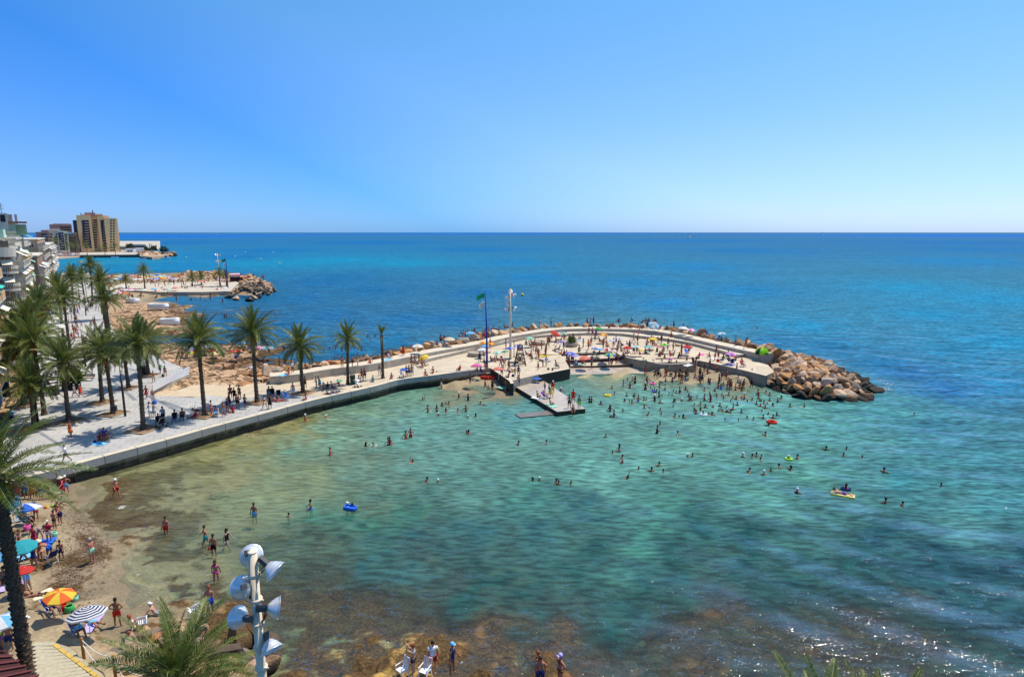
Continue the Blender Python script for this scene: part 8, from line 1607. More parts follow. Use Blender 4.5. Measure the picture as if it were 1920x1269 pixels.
# float boom and buoys, sails, motor boats
def ball_buoy(px, py, c, s, label, Y=None):
    p = G(px, py, 0); m = MB(); m.ball((0, 0, .25 * s), .5 * s, 12, 8); m.tube([(0, 0, .7 * s), (0, 0, 1.0 * s)], .05 * s, 5); o = m.build('buoy', CLOTH, None, loc=p, color=CLR[c]); tag(o, label, 'buoy', 'marker buoys')
ball_buoy(979.5, 554, 'yellow', 1.1, 'yellow marker buoy off the breakwater')
for i, (x, y) in enumerate(((349, 483.5), (325, 474.5), (460, 473), (489, 486), (512, 473), (441, 481.5), (524, 494.5))): ball_buoy(x, y, 'yellow' if i % 3 == 0 else 'white', 1.2, ('white buoy off the headland, second from shore', 'buoy nearest the headland tip', 'buoy out beyond the jetty flag', 'buoy right of the jetty flags', 'far buoy right of the jetty flags', 'buoy between the jetty and the headland', 'buoy in the turquoise band')[i])
def motorboat(px, py, L_, rz, label):
    p = G(px, py, 0); r = empty('motor_boat', p, rz, label, 'boat', 'small boats in the bay'); m = MB(); n = 8; st = []
    for k in range(n + 1): u = k / n; w_ = math.sin(min(1, (1 - u) * 1.8) * math.pi / 2); st.append([(-L_ / 2 + L_ * u, s * w_ * L_ * .17 * q_, z) for s, q_, z in ((-1, 1, L_ * .16), (-1, .7, -.2), (1, .7, -.2), (1, 1, L_ * .16))])
    vs = [v for s in st for v in s]; m.add(vs, [(i * 4 + j, i * 4 + 4 + j, i * 4 + 5 + j, i * 4 + 1 + j) for i in range(n) for j in range(3)] + [(i * 4 + 3, i * 4 + 7, i * 4 + 4, i * 4) for i in range(n)] + [(0, 1, 2, 3)]); m.build('hull', PLAST, r)
    m = MB(); m.box((-.05 * L_, 0, L_ * .24), (L_ * .3, L_ * .2, L_ * .16)); m.build('cabin', GLASS, r)
for a in ((267, 486.5, 6.5, .2, 'white motor boat moored nearest the far jetty beach'), (291, 482.5, 6, .1, 'white motor boat below the headland'), (299, 481.3, 5.5, -.2, 'white boat moored close to the headland rocks'), (312, 485, 7.5, .5, 'white speed boat off the headland tip'), (204, 481.5, 6, 0, 'dark boat near the quay'), (216, 483.5, 6, .3, 'second boat near the quay')): motorboat(*a)
def sailboat(px, py, H_, label):
    p = G(px, py, 0); r = empty('sail_boat', p, .3, label, 'sailing boat', 'sails on the horizon'); m = MB(); m.tube([(-H_ * .35, 0, .6), (-H_ * .2, 0, .4), (H_ * .3, 0, .4), (H_ * .42, 0, 1.0)], [H_ * .03, H_ * .08, H_ * .08, .1], 8); m.build('hull', PLAST, r)
    m = MB(); m.tube([(0, 0, .5), (0, 0, H_)], .12, 5); m.build('mast', GALV, r)
    for nm, t_ in (('main_sail', ((-.2, 0, 1.8), (-H_ * .36, .4, 2.0), (-.15, 0, H_ * .97))), ('jib', ((.3, 0, H_ * .85), (H_ * .38, 0, 1.6), (.6, .5, 1.8)))):
        m = MB(); v = [Vector(x) for x in t_]; m.add(v + [x + Vector((0, .06, 0)) for x in v], [(0, 1, 2), (5, 4, 3), (0, 3, 4, 1), (1, 4, 5, 2), (2, 5, 3, 0)]); m.build(nm, canvas((.82, .82, .82)), r)
sailboat(1291.5, 444.5, 24, 'white sailing boat nearest of the sails below the horizon'); sailboat(1541, 441, 26, 'distant sailing boat, middle one on the horizon'); sailboat(1604, 440.5, 14, 'faint sailing boat at the far end of the horizon row'); sailboat(845, 440.5, 12, 'speck of a sail on the horizon above the flagpole'); sailboat(407, 441, 18, 'sailing boat on the horizon near the tower block')

# masts, flags, lamps
def floodlight(parent, p, aim, s=.36):
    """spun aluminium reflector with a gear box behind it"""
    aim = Vector(aim).normalized(); Q = aim.to_track_quat('Z', 'Y').to_matrix().to_4x4(); Q.translation = Vector(p)
    m = MB(); m.lathe([(.05, -.34 * s / .36), (.14, -.30 * s / .36), (.24 * s / .36, -.18 * s / .36), (.32 * s / .36, -.06 * s / .36), (s, .03), (s + .015, .03), (s + .015, .045)], 22, M=Q); m.lathe([(s + .015, .045), (s - .02, .04), (s - .05, -.02), (.25 * s / .36, -.17 * s / .36), (.0, -.24 * s / .36)], 22, mi=1, M=Q)
    o = m.build('reflector', [ALU, PLAST], parent); m = MB(); m.box((0, 0, -.50 * s / .36), (.17, .16, .34 * s / .36), M=Q); g_ = m.build('gear_box', mat('lamp_housing', (.09, .085, .08), .6, .2, 6), parent); return o, Q
ALU = mat('spun_aluminium', (.80, .79, .76), .38, .10, 6, metal=.6)
# near mast
pt = AT(473, 1034, 18.6); base = Vector((pt.x, 18.6, .7))
ms_ = empty('floodlight_mast', base, 0, 'grey steel mast with six silver floodlight reflectors in the foreground', 'floodlight mast'); H_ = pt.z - base.z
m = MB(); m.tube([(0, 0, 0), (0, 0, H_ * .5), (0, 0, H_)], [.165, .155, .14], 20); m.build('pole', GALV, ms_); m = MB(); m.lathe([(0, H_ + .03), (.135, H_ + .03), (.15, H_ + .0)], 20); m.build('pole_cap', GALV, ms_)
def at_m(px, py, Y): q = AT(px, py, Y) - base; return q
for i, y in enumerate((1078, 1123, 1168, 1212, 1250)):
    z = at_m(480, y, 18.6).z; m = MB(); m.lathe([(.155, z - .05), (.205, z - .045), (.21, z), (.205, z + .045), (.155, z + .05)], 20); m.tube([(.18, -.05, z), (.27, -.06, z)], .035, 8); m.build('clamp_collar', GALV, ms_)
for (px, py, Y, aim, ax, ay, az_) in ((471, 1041, 19.1, (-.15, .75, -.55), 474, 1072, 18.6), (516, 1070, 18.5, (.72, -.15, -.55), 482, 1079, 18.6), (454, 1100, 18.5, (-.45, .72, -.45), 470, 1122, 18.6), (521, 1139, 18.6, (.95, .35, -.18), 492, 1166, 18.6), (447, 1157, 18.5, (-.85, .5, -.25), 474, 1167, 18.6), (509, 1217, 18.4, (.45, -.45, -.62), 490, 1212, 18.6)):
    p = at_m(px, py, Y); o, Q = floodlight(ms_, p, aim, .37); a = at_m(ax, ay, az_); back = Vector(p) - Vector(aim).normalized() * .32
    m = MB(); m.beam(a, back + Vector((.06, 0, -.03)), .05, .035); m.beam(a + Vector((0, .06, .04)), back + Vector((-.05, .05, .05)), .04, .03); m.build('bracket', mat('rusty_bracket', (.13, .075, .05), .8, .3, 9), ms_)
# plaza mast
pb = G(957, 672, PZ); tp = AT(955.5, 541, pb.y); pm_ = empty('floodlight_mast', pb, 0, 'tall grey mast with floodlights standing on the plaza', 'floodlight mast'); H_ = tp.z - PZ
m = MB(); m.tube([(0, 0, 0), (0, 0, H_)], [.22, .11], 14); m.build('pole', GALV, pm_)
for (dx, dy, z, aim) in ((.7, 0, H_ - 1.2, (.8, -.4, -.4)), (-.6, .2, H_ - 2.6, (-.8, .3, -.4)), (.8, 0, H_ - 3.4, (.8, .3, -.4)), (-.75, 0, H_ - 3.6, (-.8, -.4, -.4)), (0, .5, H_ - .6, (0, .8, -.5)), (-.6, -.1, H_ - 1.6, (-.7, -.5, -.3))):
    floodlight(pm_, (dx, dy, z), aim, .42); m = MB(); m.beam((0, 0, z - .1), (dx * .8, dy * .8, z), .08); m.build('bracket', DARKM, pm_)
# flagpole
fb = G(913, 689.5, PZ); tf = AT(909.5, 546, fb.y); fp = empty('flagpole', fb, 0, 'tall blue flagpole with a green flag and a small white flag', 'flagpole'); H_ = tf.z - PZ
m = MB(); m.tube([(0, 0, 0), (0, 0, H_ * .5), ((tf.x - fb.x), 0, H_)], [.2, .13, .06], 10); m.build('pole', mat('blue_paint', (.02, .03, .35), .45), fp)
def flag(parent, x, z, w_, h, c, name='flag', droop=.3, flip=-1):
    m = MB(); n = 10; vs = []
    for i in range(n + 1):
        u = i / n
        for j in range(6): v = j / 5; vs.append((x + flip * w_ * u * .95, .28 * math.sin(u * 7 + v * 1.4) * u, z - h * v - droop * u * u + .12 * math.sin(u * 6)))
    m.add(vs, [(i * 6 + j, i * 6 + j + 1, i * 6 + 7 + j, i * 6 + 6 + j) for i in range(n) for j in range(5)], 0, True); o = m.build(name, canvas(c), parent); s = o.modifiers.new('t', 'SOLIDIFY'); s.thickness = .02; return o
flag(fp, (tf.x - fb.x) * .97 - .1, H_ - .35, 1.3, .8, (.02, .48, .20)); f2 = flag(fp, (tf.x - fb.x) * .9 - .1, H_ - 1.7, .95, .75, (.75, .76, .72))
m = MB(); m.ball((0, 0, 0), .16, 8, 5, sc=(1, .3, 1.2)); m.build('flag_emblem', mat('emblem_green', (.05, .22, .16), .8), fp, loc=((tf.x - fb.x) * .9 - .55, .06, H_ - 2.15))
# jetty masts
for (bx, by, ty, lab, nm, fl) in ((427.5, 541, 484, 'thin mast with green flag on the far jetty', 'flagpole', True), (412.5, 536, 475, 'floodlight mast on the far jetty', 'floodlight_mast', False)):
    b = G(bx, by, 1.3); tt = AT(bx - .5, ty, b.y); r = empty(nm, b, 0, lab, nm.replace('_', ' ')); m = MB(); m.tube([(0, 0, 0), (0, 0, tt.z - 1.3)], [.22, .12], 8); m.build('pole', GALV if not fl else mat('blue_paint', (.02, .03, .35), .45), r)
    if fl: flag(r, 0, tt.z - 1.6, 1.9, 1.1, (.01, .36, .18)); flag(r, 0, tt.z - 3.2, 1.2, .9, (.7, .72, .7), 'small_flag')
    else:
        for k in range(4): floodlight(r, ((-1) ** k * .8, 0, tt.z - 2 - (k // 2) * 2.6), ((-1) ** k * .7, -.5, -.4), .55)
# lamp posts
def lamp(px, py, tx, ty, label, globe=False):
    b = G(px, py, PZ); t_ = AT(tx, ty, b.y); r = empty('lamp_post', b, 0, label, 'lamp post', 'lamp posts along the promenade'); H_ = t_.z - PZ
    m = MB(); m.tube([(0, 0, 0), (0, 0, H_ * .85)], [.13, .11], 12); m.build('pole', DARKM, r)
    if globe:
        m = MB(); m.ball((0, 0, H_), .3, 12, 8); m.build('globe', PLAST, r)
    else: m = MB(); m.tube([(0, 0, H_ * .85), (0, 0, H_)], [.105, .105], 12); m.build('lamp_head', GALV, r); m = MB(); m.lathe([(0, H_ + .04), (.14, H_ + .03), (.14, H_)], 12); m.build('cap', GALV, r)
for a in ((235, 780, 222.5, 687, 'dark lamp post with grey head in the middle of the promenade'), (72, 797, 63, 737, 'dark lamp post beside the palm with the cafe sign'), (160.5, 687, 154, 617, 'dark lamp post behind the bench'), (178.5, 608.5, 176, 591, 'short lamp post near the thick trunked palm'), (161.5, 592, 158.5, 553, 'dark lamp post far along the walk'), (150, 566, 148.5, 540, 'furthest dark lamp post on the walk'), (157, 553, 155.5, 528, 'lamp post disappearing at the far end of the walk')): lamp(*a)
for a in ((207, 618, 203, 555, 'tall grey mast with a white globe before the rock shelf'), (163, 560, 164, 492, 'grey mast with white globe before the tower')):
    b = G(a[0], a[1], PZ); t_ = AT(a[2], a[3], b.y); r = empty('globe_lamp', b, 0, a[4], 'globe lamp', 'globe lamps'); m = MB(); m.tube([(0, 0, 0), (0, 0, t_.z - PZ)], [.16, .10], 10); m.build('pole', GALV, r)
    for dx in (-.35, .3): m = MB(); m.ball((dx, 0, t_.z - PZ + .1), .36, 10, 7, sc=(1.2, 1, .7)); m.build('globe', PLAST, r)
# sign post and post on plaza
b = G(963.8, 669.5, PZ); r = empty('sign_post', b, 0, 'thin dark post between the blue parasols', 'post'); m = MB(); m.tube([(0, 0, 0), (0, 0, 2.9)], .06, 8); m.build('pole', DARKM, r); m = MB(); m.tube([(0, 0, 0), (0, 0, .08)], .2, 10); m.build('foot', DARKM, r)
# lifeguard chair
b = G(975, 684.5, PZ); r = empty('lifeguard_chair', b, 0, 'dark wooden lifeguard high chair with criss cross bracing', 'lifeguard chair'); Ht = 2.5
for x in (-1, 1):
    for y in (-1, 1): m = MB(); m.beam((x * .95, y * .8, 0), (x * .42, y * .35, Ht), .14); m.build('leg', WOODD, r)
for z in (.45, 1.15, 1.85):
    k = 1 - z / Ht * .56
    for y in (-1, 1): m = MB(); m.beam((-.95 * k, y * .8 * k, z), (.95 * k, y * .8 * k, z), .12, .14); m.build('rung', WOODD, r)
for y in (-1, 1):
    m = MB(); m.beam((-.85, y * .74, .2), (.55, y * .47, 1.8), .09); m.build('brace', WOODD, r); m = MB(); m.beam((.85, y * .76, .2), (-.55, y * .49, 1.8), .09); m.build('brace', WOODD, r)
m = MB(); m.box((0, 0, Ht + .04), (1.0, .85, .09)); m.build('seat', WOODD, r); m = MB(); m.box((0, .38, Ht + .45), (.95, .07, .7)); m.build('backrest', WOODD, r)
for x in (-1, 1): m = MB(); m.box((x * .47, -.02, Ht + .35), (.07, .8, .07)); m.build('armrest', WOODD, r)
q = dict(pose='ledge', code='S:lilac/red', hd='short:k', sk='t', fat='m'); ps = body_parts(q); o = link('person', ps[0][1], None, loc=(b.x, b.y - .12, PZ + Ht + .09), rot=(0, 0, R(180)), color=ps[0][2]); tag(o, 'lifeguard in a lilac shirt sitting on the high chair', 'person')
for nme, me, c in ps[1:]: link('shorts' if nme == 'trunks' else nme, me, o, color=c)
# bins, bench, fence, planters, tent
def bin_(px, py, c, label, w_=.5, h=1.0):
    r = empty('litter_bin', G(px, py, PZ), .3, label, 'litter bin', 'litter bins'); m = MB(); m.box((0, 0, h / 2), (w_, w_, h)); m.build('body', c, r); m = MB(); m.box((0, 0, h + .04), (w_ + .06, w_ + .06, .08)); m.build('lid', DARKM, r); return r
bin_(270, 702, mat('bin_dark', (.03, .035, .04), .5), 'tall black litter bin in front of the kerbed palm', .75, 1.25); bin_(661.5, 720.5, mat('bin_green', (.015, .06, .035), .5), 'dark green litter bin beside the slim palm', .7, 1.25); bin_(3, 806, mat('bin_dark', (.03, .035, .04), .5), 'big black litter bin at the picture edge', .95, 1.35)
r = empty('litter_basket', G(215.5, 780, PZ), .2, 'black basket on a post beside the square kerb', 'litter bin'); m = MB(); m.tube([(0, 0, 0), (0, 0, .7)], .04, 6); m.build('post', DARKM, r); m = MB(); m.box((0, 0, .95), (.55, .4, .6)); m.build('basket', DARKM, r)
r = empty('bench', G(164, 714, PZ), R(4), 'red brown slatted bench with white legs on the promenade', 'bench')
for k in range(3): m = MB(); m.box((0, -.18 + k * .17, .45), (1.9, .13, .05)); m.build('seat_slat', mat('bench_red', (.25, .06, .05), .6), r)
for k in range(3): m = MB(); m.box((0, .32 + k * .03, .62 + k * .15), (1.9, .04, .12)); m.build('back_slat', mat('bench_dark', (.10, .02, .02), .6), r)
for x in (-.7, .7): m = MB(); m.box((x, .02, .21), (.08, .5, .42)); m.box((x, .33, .6), (.07, .05, .76)); m.build('leg', WHITE, r)
# white panelled parapet along the ramp
fr0, fr1 = G(287, 733.5, PZ), G(355.7, 698, PZ); r = empty('panel_fence', (0, 0, 0), label='low white panelled barrier beside the stone ramp', cat='barrier'); n_ = 11
for k in range(n_):
    a = fr0.lerp(fr1, k / n_); c = fr0.lerp(fr1, (k + .95) / n_); m = MB(); d = (c - a).normalized(); 
    m.beam(a + Vector((0, 0, .5)), c + Vector((0, 0, .5)), .06, .95); m.build('panel', mat('white_panel', (.66, .68, .70), .6, .05), r)
    m = MB(); m.box((a.x, a.y, PZ + .52), (.07, .07, 1.04)); m.build('post', GALV, r)
def planter(px, py, label, rad, leaf=True, h=.55, dark=False, lh=1.0, z=PZ):
    r = empty('planter', G(px, py, z), 0, label, 'planter'); m = MB(); m.lathe([(0, 0), (rad * .85, 0), (rad, h * .3), (rad, h), (rad - .09, h), (rad - .1, h - .1), (0, h - .1)], 20); m.build('pot', DARKM if dark else mat('planter_stone', (.40, .33, .24), .9, .2, 2, .02), r)
    if leaf:
        m = MB(); q = random.Random(int(px)); 
        for k in range(150):
            a = q.uniform(0, 6.28); el = q.uniform(.2, 1.5); l = q.uniform(.5, 1.0) * lh; d = Vector((math.cos(a) * math.cos(el), math.sin(a) * math.cos(el), math.sin(el))); s = d.cross(Vector((0, 0, 1))).normalized() * .09 * lh; b0 = Vector((q.uniform(-.5, .5) * rad, q.uniform(-.5, .5) * rad, h - .1 + q.uniform(0, .5) * lh)); m.add([b0, b0 + d * l * .5 + s, b0 + d * l - Vector((0, 0, .2 * l)), b0 + d * l * .5 - s], [(0, 1, 2, 3)])
        m.build('foliage', LEAF, r)
    return r
planter(891, 667, 'round low stone planter without plants near the flagpole', 1.3, False, .7); planter(1010, 646, 'round stone planter behind the children', 1.3, False, .7); planter(1071.7, 649, 'round stone planter with a green bush in the middle of the plaza', 1.2, True, .75, lh=1.3)
planter(100, 740, 'dark planter box with a hedge plant before the cafe', .75, True, .5, True, .8); planter(143, 728, 'large leafed plant in a dark pot at the cafe corner', .6, True, .9, True, 2.2); planter(126, 731, 'bushy dark plant beside the cafe palm', .6, True, .5, True, 1.1)
# pop-up tent
b = G(1428, 663.5, OUTZ); r = empty('beach_tent', b, .4, 'lime green pop-up beach tent on the sea walkway', 'tent'); m = MB(); n_ = 14
for i in range(6):
    for j in range(n_):
        def tp_(i, j): t = math.pi * .5 * i / 6; a = math.pi * (1.72 * j / n_) - .9; return (1.25 * math.cos(t) * math.cos(a), 1.0 * math.cos(t) * math.sin(a), 1.15 * math.sin(t))
        m.add([tp_(i, j), tp_(i, j + 1), tp_(i + 1, j + 1), tp_(i + 1, j)], [(0, 1, 2, 3)], 1 if (j // 2) % 3 == 2 else 0, True)
m.build('shell', [canvas((.35, .78, .03)), canvas((.02, .05, .02))], r); m = MB(); m.prism([(1.25 * math.cos(a), 1.0 * math.sin(a)) for a in [2 * math.pi * k / 12 for k in range(12)]], 0.01, .03); m.build('groundsheet', canvas((.02, .04, .12)), r)
# folded parasol
r = empty('folded_parasol', G(1180, 661, PZ), 0, 'folded navy parasol standing upright among the people', 'parasol'); m = MB(); m.lathe([(.04, 2.3), (.12, 2.0), (.28, 1.1), (.22, 1.0), (.03, 1.05)], 10); m.build('canopy', canvas(CLR['navy']), r); m = MB(); m.tube([(0, 0, 0), (0, 0, 2.4)], .025, 6); m.build('pole', WHITE, r)
# prams
def pram(px, py, c, label, z=PZ, s=1.0):
    r = empty('pushchair', G(px, py, z), rq.uniform(0, 6), label, 'pushchair'); r.scale = (s, s, s); m = MB()
    for x in (-.25, .25): m.tube([(x, .35, .12), (x, -.1, .55), (x, -.5, 1.0)], .018, 5); m.tube([(x, -.3, .12), (x, .15, .55)], .018, 5)
    m.tube([(-.25, -.5, 1.0), (.25, -.5, 1.0)], .02, 5); m.build('frame', GALV, r)
    m = MB(); m.box((0, .05, .45), (.42, .5, .08)); m.box((0, -.2, .68), (.42, .09, .45)); 
    for k in range(5): a0, a1 = R(20 + 26 * k), R(46 + 26 * k); m.add([(x, -.15 + .36 * math.cos(a), .72 + .36 * math.sin(a)) for x in (-.22, .22) for a in (a0, a1)], [(0, 1, 3, 2)])
    link('seat', m.mesh('seat', CLOTH), r, color=CLR[c])
    for x, y in ((-.27, .35), (.27, .35), (-.27, -.3), (.27, -.3)): m = MB(); m.tube([(x - .02, y, .12), (x + .02, y, .12)], .12, 12); m.build('wheel', DARKM, r)
pram(302.7, 801.5, 'black', 'black pram parked by the palm nearest the wall', s=1.25); pram(314, 797, 'grey', 'pale pushchair right of the black pram'); pram(671, 725.5, 'white', 'white and navy pushchair near the green bin'); pram(797.3, 685.5, 'grey', 'grey pushchair by the yellow parasol'); pram(754.7, 707.5, 'white', 'white pushchair under the blue parasol')
# push bikes on the plaza
def bike(px, py, label, rz):
    r = empty('bicycle', G(px, py, PZ), rz, label, 'bicycle')
    for y in (-.52, .52):
        m = MB(); n_ = 18; [m.tube([(0, y + .34 * math.cos(2 * math.pi * k / n_), .34 + .34 * math.sin(2 * math.pi * k / n_)), (0, y + .34 * math.cos(2 * math.pi * (k + 1) / n_), .34 + .34 * math.sin(2 * math.pi * (k + 1) / n_))], .02, 4, caps=False) for k in range(n_)]
        for k in range(6): m.beam((0, y, .34), (0, y + .32 * math.cos(k), .34 + .32 * math.sin(k)), .008)
        m.build('wheel', DARKM, r)
    m = MB(); m.tube([(0, -.52, .34), (0, -.12, .34), (0, .38, .82), (0, -.2, .78), (0, -.12, .34)], .022, 5); m.tube([(0, .52, .34), (0, .36, .95)], .022, 5); m.tube([(0, -.52, .34), (0, -.22, .82), (0, -.24, .92)], .02, 5); m.build('frame', GALV, r)
    m = MB(); m.tube([(-.25, .34, .97), (.25, .34, .97)], .018, 5); m.build('handlebar', DARKM, r); m = MB(); m.box((0, -.24, .94), (.14, .24, .05)); m.build('saddle', DARKM, r)
bike(1185, 643, 'bicycle pushed along beside the terrace', .6); bike(1162, 655, 'bicycle parked among the people beside the striped parasol', 2.0)
# cafe terrace
cf = empty('cafe_awning', (0, 0, 0), label='large cream awning over the cafe terrace', cat='awning')
for k in range(6):
    z = PZ + 3.2; p0, p1, p2, p3 = G(62 + k * 1.6, 662 + k * 5.2, z + .5), G(105 + k * .1, 660 + k * 5.6, z), G(105 + k * .1, 665.2 + k * 5.6, z), G(63.4 + k * 1.6, 667 + k * 5.2, z + .5)
    m = MB(); v = [p0, p1, p2, p3]; m.add(v + [x - Vector((0, 0, .05)) for x in v], [(0, 3, 2, 1), (4, 5, 6, 7), (1, 2, 6, 5), (2, 3, 7, 6)]); m.build('canvas_panel', canvas((.78, .74, .62)), cf)
for x, y in ((104, 668), (106, 692), (84, 700)): q = G(x, y, PZ + 3.2); m = MB(); m.tube([(q.x, q.y, PZ), (q.x, q.y, PZ + 3.2)], .05, 6); m.build('post', WHITE, cf)
def table(px, py, label, rect=False):
    r = empty('cafe_table', G(px, py, PZ), R(35), label, 'table', 'cafe tables under white cloths'); m = MB(); m.box((0, 0, .745), (1.5, .9, .03)); 
    for s in (-1, 1): m.box((s * .752, 0, .60), (.012, .9, .30)); m.box((0, s * .452, .60), (1.5, .012, .30))
    m.build('tablecloth', PLAST, r); m = MB(); m.tube([(0, 0, 0), (0, 0, .73)], .05, 6); m.tube([(0, 0, 0), (0, 0, .04)], .3, 10); m.build('pedestal', DARKM, r)
tl_ = ((97, 732, 'cafe table nearest the dark planter'), (118, 702, 'big cafe table behind the cafe palm'), (107, 714, 'cafe table in the middle of the terrace'), (113, 690, 'cafe table at the back under the awning edge'), (121, 694, 'cafe table at the back beside the cafe palm'), (88, 722, 'cafe table next to the sign board'), (102, 724, 'cafe table between planter and middle table'))
for t_ in tl_: table(*t_)
cm = MB(); cm.box((0, 0, .45), (.42, .42, .05)); cm.box((0, -.2, .72), (.42, .04, .5)); CSM = cm.mesh('seat', mat('wicker_brown', (.10, .035, .02), .8, .3, 12, .01)); cl_ = MB(); [cl_.box((x * .18, y * .18, .22), (.04, .04, .44)) for x in (-1, 1) for y in (-1, 1)]; CLM = cl_.mesh('legs', mat('wicker_brown', (.1, .035, .02), .8))
kk = 0
for (x, y, lab) in tl_:
    for dx, dy, wh in ((-.5, -.75, 'landward near side'), (.5, -.75, 'seaward near side'), (-.5, .75, 'landward far side'), (.5, .75, 'seaward far side'), (1.05, 0, 'seaward end'), (-1.05, 0, 'landward end')):
        q = G(x, y, PZ); a = R(35); w_ = Vector((dx * math.cos(a) - dy * math.sin(a), dx * math.sin(a) + dy * math.cos(a), 0)); r = empty('cafe_chair', q + w_, math.atan2(-w_.y, -w_.x) - math.pi / 2, 'brown chair, %s of the %s' % (wh, lab.replace(' under the awning edge', ' by the awning')), 'chair', 'brown cafe chairs'); link('seat', CSM, r); link('legs', CLM, r)
# sign boards
b = G(75, 735, PZ); r = empty('sign_board', b, .15, 'tall pale blue and white advertising board before the cafe', 'sign board'); m = MB(); m.box((0, 0, 1.05), (1.0, .25, 2.1)); m.build('case', mat('board_white', (.66, .74, .80), .4), r); m = MB(); m.box((0, -.13, 1.55), (.8, .02, .8)); m.build('poster', mat('board_blue', (.30, .50, .58), .3), r)
b = G(12, 744, PZ); r = empty('glass_door', b, .2, 'grey glazed cafe door frame at the picture edge', 'door frame'); m = MB(); m.box((0, 0, 2.1), (1.2, .12, .12)); m.box((-.55, 0, 1.02), (.1, .12, 2.04)); m.box((.55, 0, 1.02), (.1, .12, 2.04)); m.build('frame', GALV, r); m = MB(); m.box((0, 0, 1.0), (1.0, .03, 2.0)); m.build('pane', GLASS, r)
b = G(116, 613, PZ); r = empty('poster_stand', b, .3, 'pale blue poster stand on the promenade far side', 'sign board'); m = MB(); m.box((0, 0, .9), (1.6, .12, 1.5)); m.build('poster', mat('poster_pale', (.35, .48, .55), .5), r)
# shop canopies farther along
for i, (x, y) in enumerate(((118, 606), (124, 598), (112, 622), (128, 588), (108, 640))):
    q = G(x, y, PZ); r = empty('terrace_canopy', q, .9, ('white canopy over the terrace by the poster stand', 'second white canopy beyond the poster stand', 'white canopy before the poster stand', 'furthest white terrace canopy', 'white canopy nearest the cafe awning')[i], 'awning', 'terrace canopies'); m = MB(); m.add([(-1.6, -1.2, 2.7), (1.6, -1.2, 2.7), (1.6, 1.2, 3.2), (-1.6, 1.2, 3.2), (-1.6, -1.2, 2.64), (1.6, -1.2, 2.64), (1.6, 1.2, 3.14), (-1.6, 1.2, 3.14)], [(0, 1, 2, 3), (7, 6, 5, 4), (0, 4, 5, 1)]); m.build('canvas', canvas((.75, .73, .68)), r)
    for a, b2 in ((-1.5, -1.1), (1.5, -1.1), (1.5, 1.1), (-1.5, 1.1)): m = MB(); m.tube([(a, b2, 0), (a, b2, 2.7)], .04, 5); m.build('post', mat('brown_post', (.12, .04, .02), .7), r)
# white tarpaulins on the rock shelf
for i, (x, y, l) in enumerate(((249, 567, 5.5), (297, 578, 6.5), (318, 607, 4.5))):
    q = G(x, y, 1.2); r = loaf('covered_boat', x, y, 'white', ('white covered boat on the sand near the beach umbrellas', 'larger white covered boat on the rock shelf', 'white covered boat lowest on the rock shelf')[i], 'boat', 1.3, l / 2, 1.3, R(60 + 20 * i), 1.0)
# rope fence and ramp
ramp_px = [(60, 1205), (92, 1200), (130, 1212), (158, 1236), (190, 1262), (230, 1300), (60, 1320), (10, 1290)]
pz_ = 1.55; mb = MB(); mb.prism(poly_px(ramp_px, pz_), .2, pz_ - .02); tag(mb.build('beach_ramp', mat('ramp_boards', (.40, .34, .22), .85, .25, 2, .02)), kind='structure')
rp_ = empty('boardwalk', (0, 0, 0), label='grooved timber boardwalk with a yellow edge in the corner', cat='boardwalk')
for k in range(17):
    a = G(63 + k * .6, 1207 + k * 7.2, pz_ + .04); c = G(100 + k * 6.6 + (0 if k < 3 else 3), 1208 + k * 5.6, pz_ + .04); d = (c - a).normalized(); m = MB(); m.beam(a, c, .30, .04); m.build('plank', mat('board', (.46, .40, .27), .85, .25, 5, .01), rp_)
for k in range(9): a = G(101 + k * 11.5, 1207 + k * 8.6, pz_ + .075); c = G(101 + k * 11.5 + 10.5, 1207 + k * 8.6 + 7.8, pz_ + .075); m = MB(); m.beam(a, c, .17, .03); m.build('edge_block', mat('yellow_edge', (.58, .38, .08), .8, .25, 5), rp_)
ps_ = [(157, 1229), (216, 1262), (275, 1300)]; rf = empty('rope_fence', (0, 0, 0), label='wooden posts joined by a white rope beside the boardwalk', cat='rope fence'); tops = []
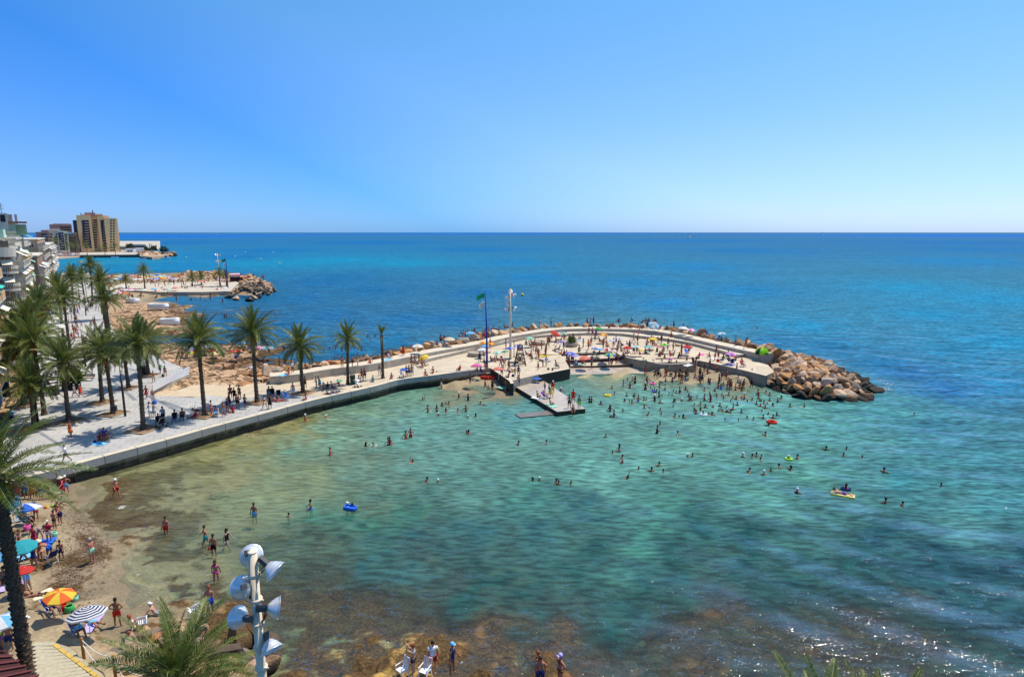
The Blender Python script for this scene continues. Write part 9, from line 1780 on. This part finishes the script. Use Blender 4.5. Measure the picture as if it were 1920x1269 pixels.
for x, y in ps_:
    q = G(x, y, 1.35); m = MB(); m.tube([(q.x, q.y, 1.0), (q.x, q.y, 2.35), (q.x, q.y, 2.4)], [.075, .075, .05], 10); m.build('post', mat('post_wood', (.36, .17, .05), .7, .3, 6), rf); tops.append(Vector((q.x, q.y, 2.28)))
for a, c in zip(tops, tops[1:]):
    for sag in (.28, .75): m = MB(); m.tube([a.lerp(c, k / 12) - Vector((0, 0, sag * math.sin(math.pi * k / 12) + (0 if sag < .5 else .25))) for k in range(13)], .022, 6); m.build('rope', mat('rope', (.7, .68, .62), .9), rf)
# brown decked roof in the corner: boards one by one
rf_ = empty('timber_deck', (0, 0, 0), label='red brown timber deck in the lower corner of the view', cat='deck'); dz = 4.2
for k in range(9):
    a = G(-60 + k * 3, 1204 + k * 15.0, dz); c = G(-14 + k * 12.5 + 12, 1206 + k * 9.0 + 5, dz); m = MB(); m.beam(a, c, .145, .04); m.build('plank', mat('deck_board', (.13, .035, .03), .6, .2, 4, .005), rf_)
m = MB(); m.prism(poly_px([(-90, 1210), (-4, 1207), (100, 1300), (100, 1330), (-90, 1330)], dz - .08), 1.2, dz - .06); m.build('deck_frame', mat('deck_frame', (.06, .02, .018), .7), rf_)
# dry seaweed line on the sand: loose litter
m = MB(); q = random.Random(9)
for k in range(5200):
    x = q.gauss(150, 20); y = 985 + (x - 150) * .6 + q.gauss(0, 34); 
    if q.random() < .45: x, y = q.gauss(135, 24), q.gauss(1085, 26)
    elif q.random() < .5: x, y = q.gauss(180, 12), q.gauss(1030, 14)
    if not (95 < x < 205 and 950 < y < 1150): continue
    p = G(x, y, .4); z = bed_z(p.x, p.y)
    if z < .03: continue
    p = G(x, y, z); l = q.uniform(.04, .14); a = q.uniform(0, 3.14); d = Vector((math.cos(a), math.sin(a), q.uniform(-.1, .3))) * l; s = Vector((-d.y, d.x, 0)) * .18; c = p + Vector((0, 0, .02)); m.add([c - d, c + s, c + d, c - s], [(0, 1, 2, 3)], 0 if q.random() < .7 else 1)
tag(m.build('seaweed_litter', [mat('dry_seaweed', (.075, .045, .028), .9), mat('pale_seaweed', (.28, .19, .12), .9)]), 'dry dark seaweed scattered over the wet sand', kind='stuff')
print('objects', len(bpy.data.objects), 'script ready')
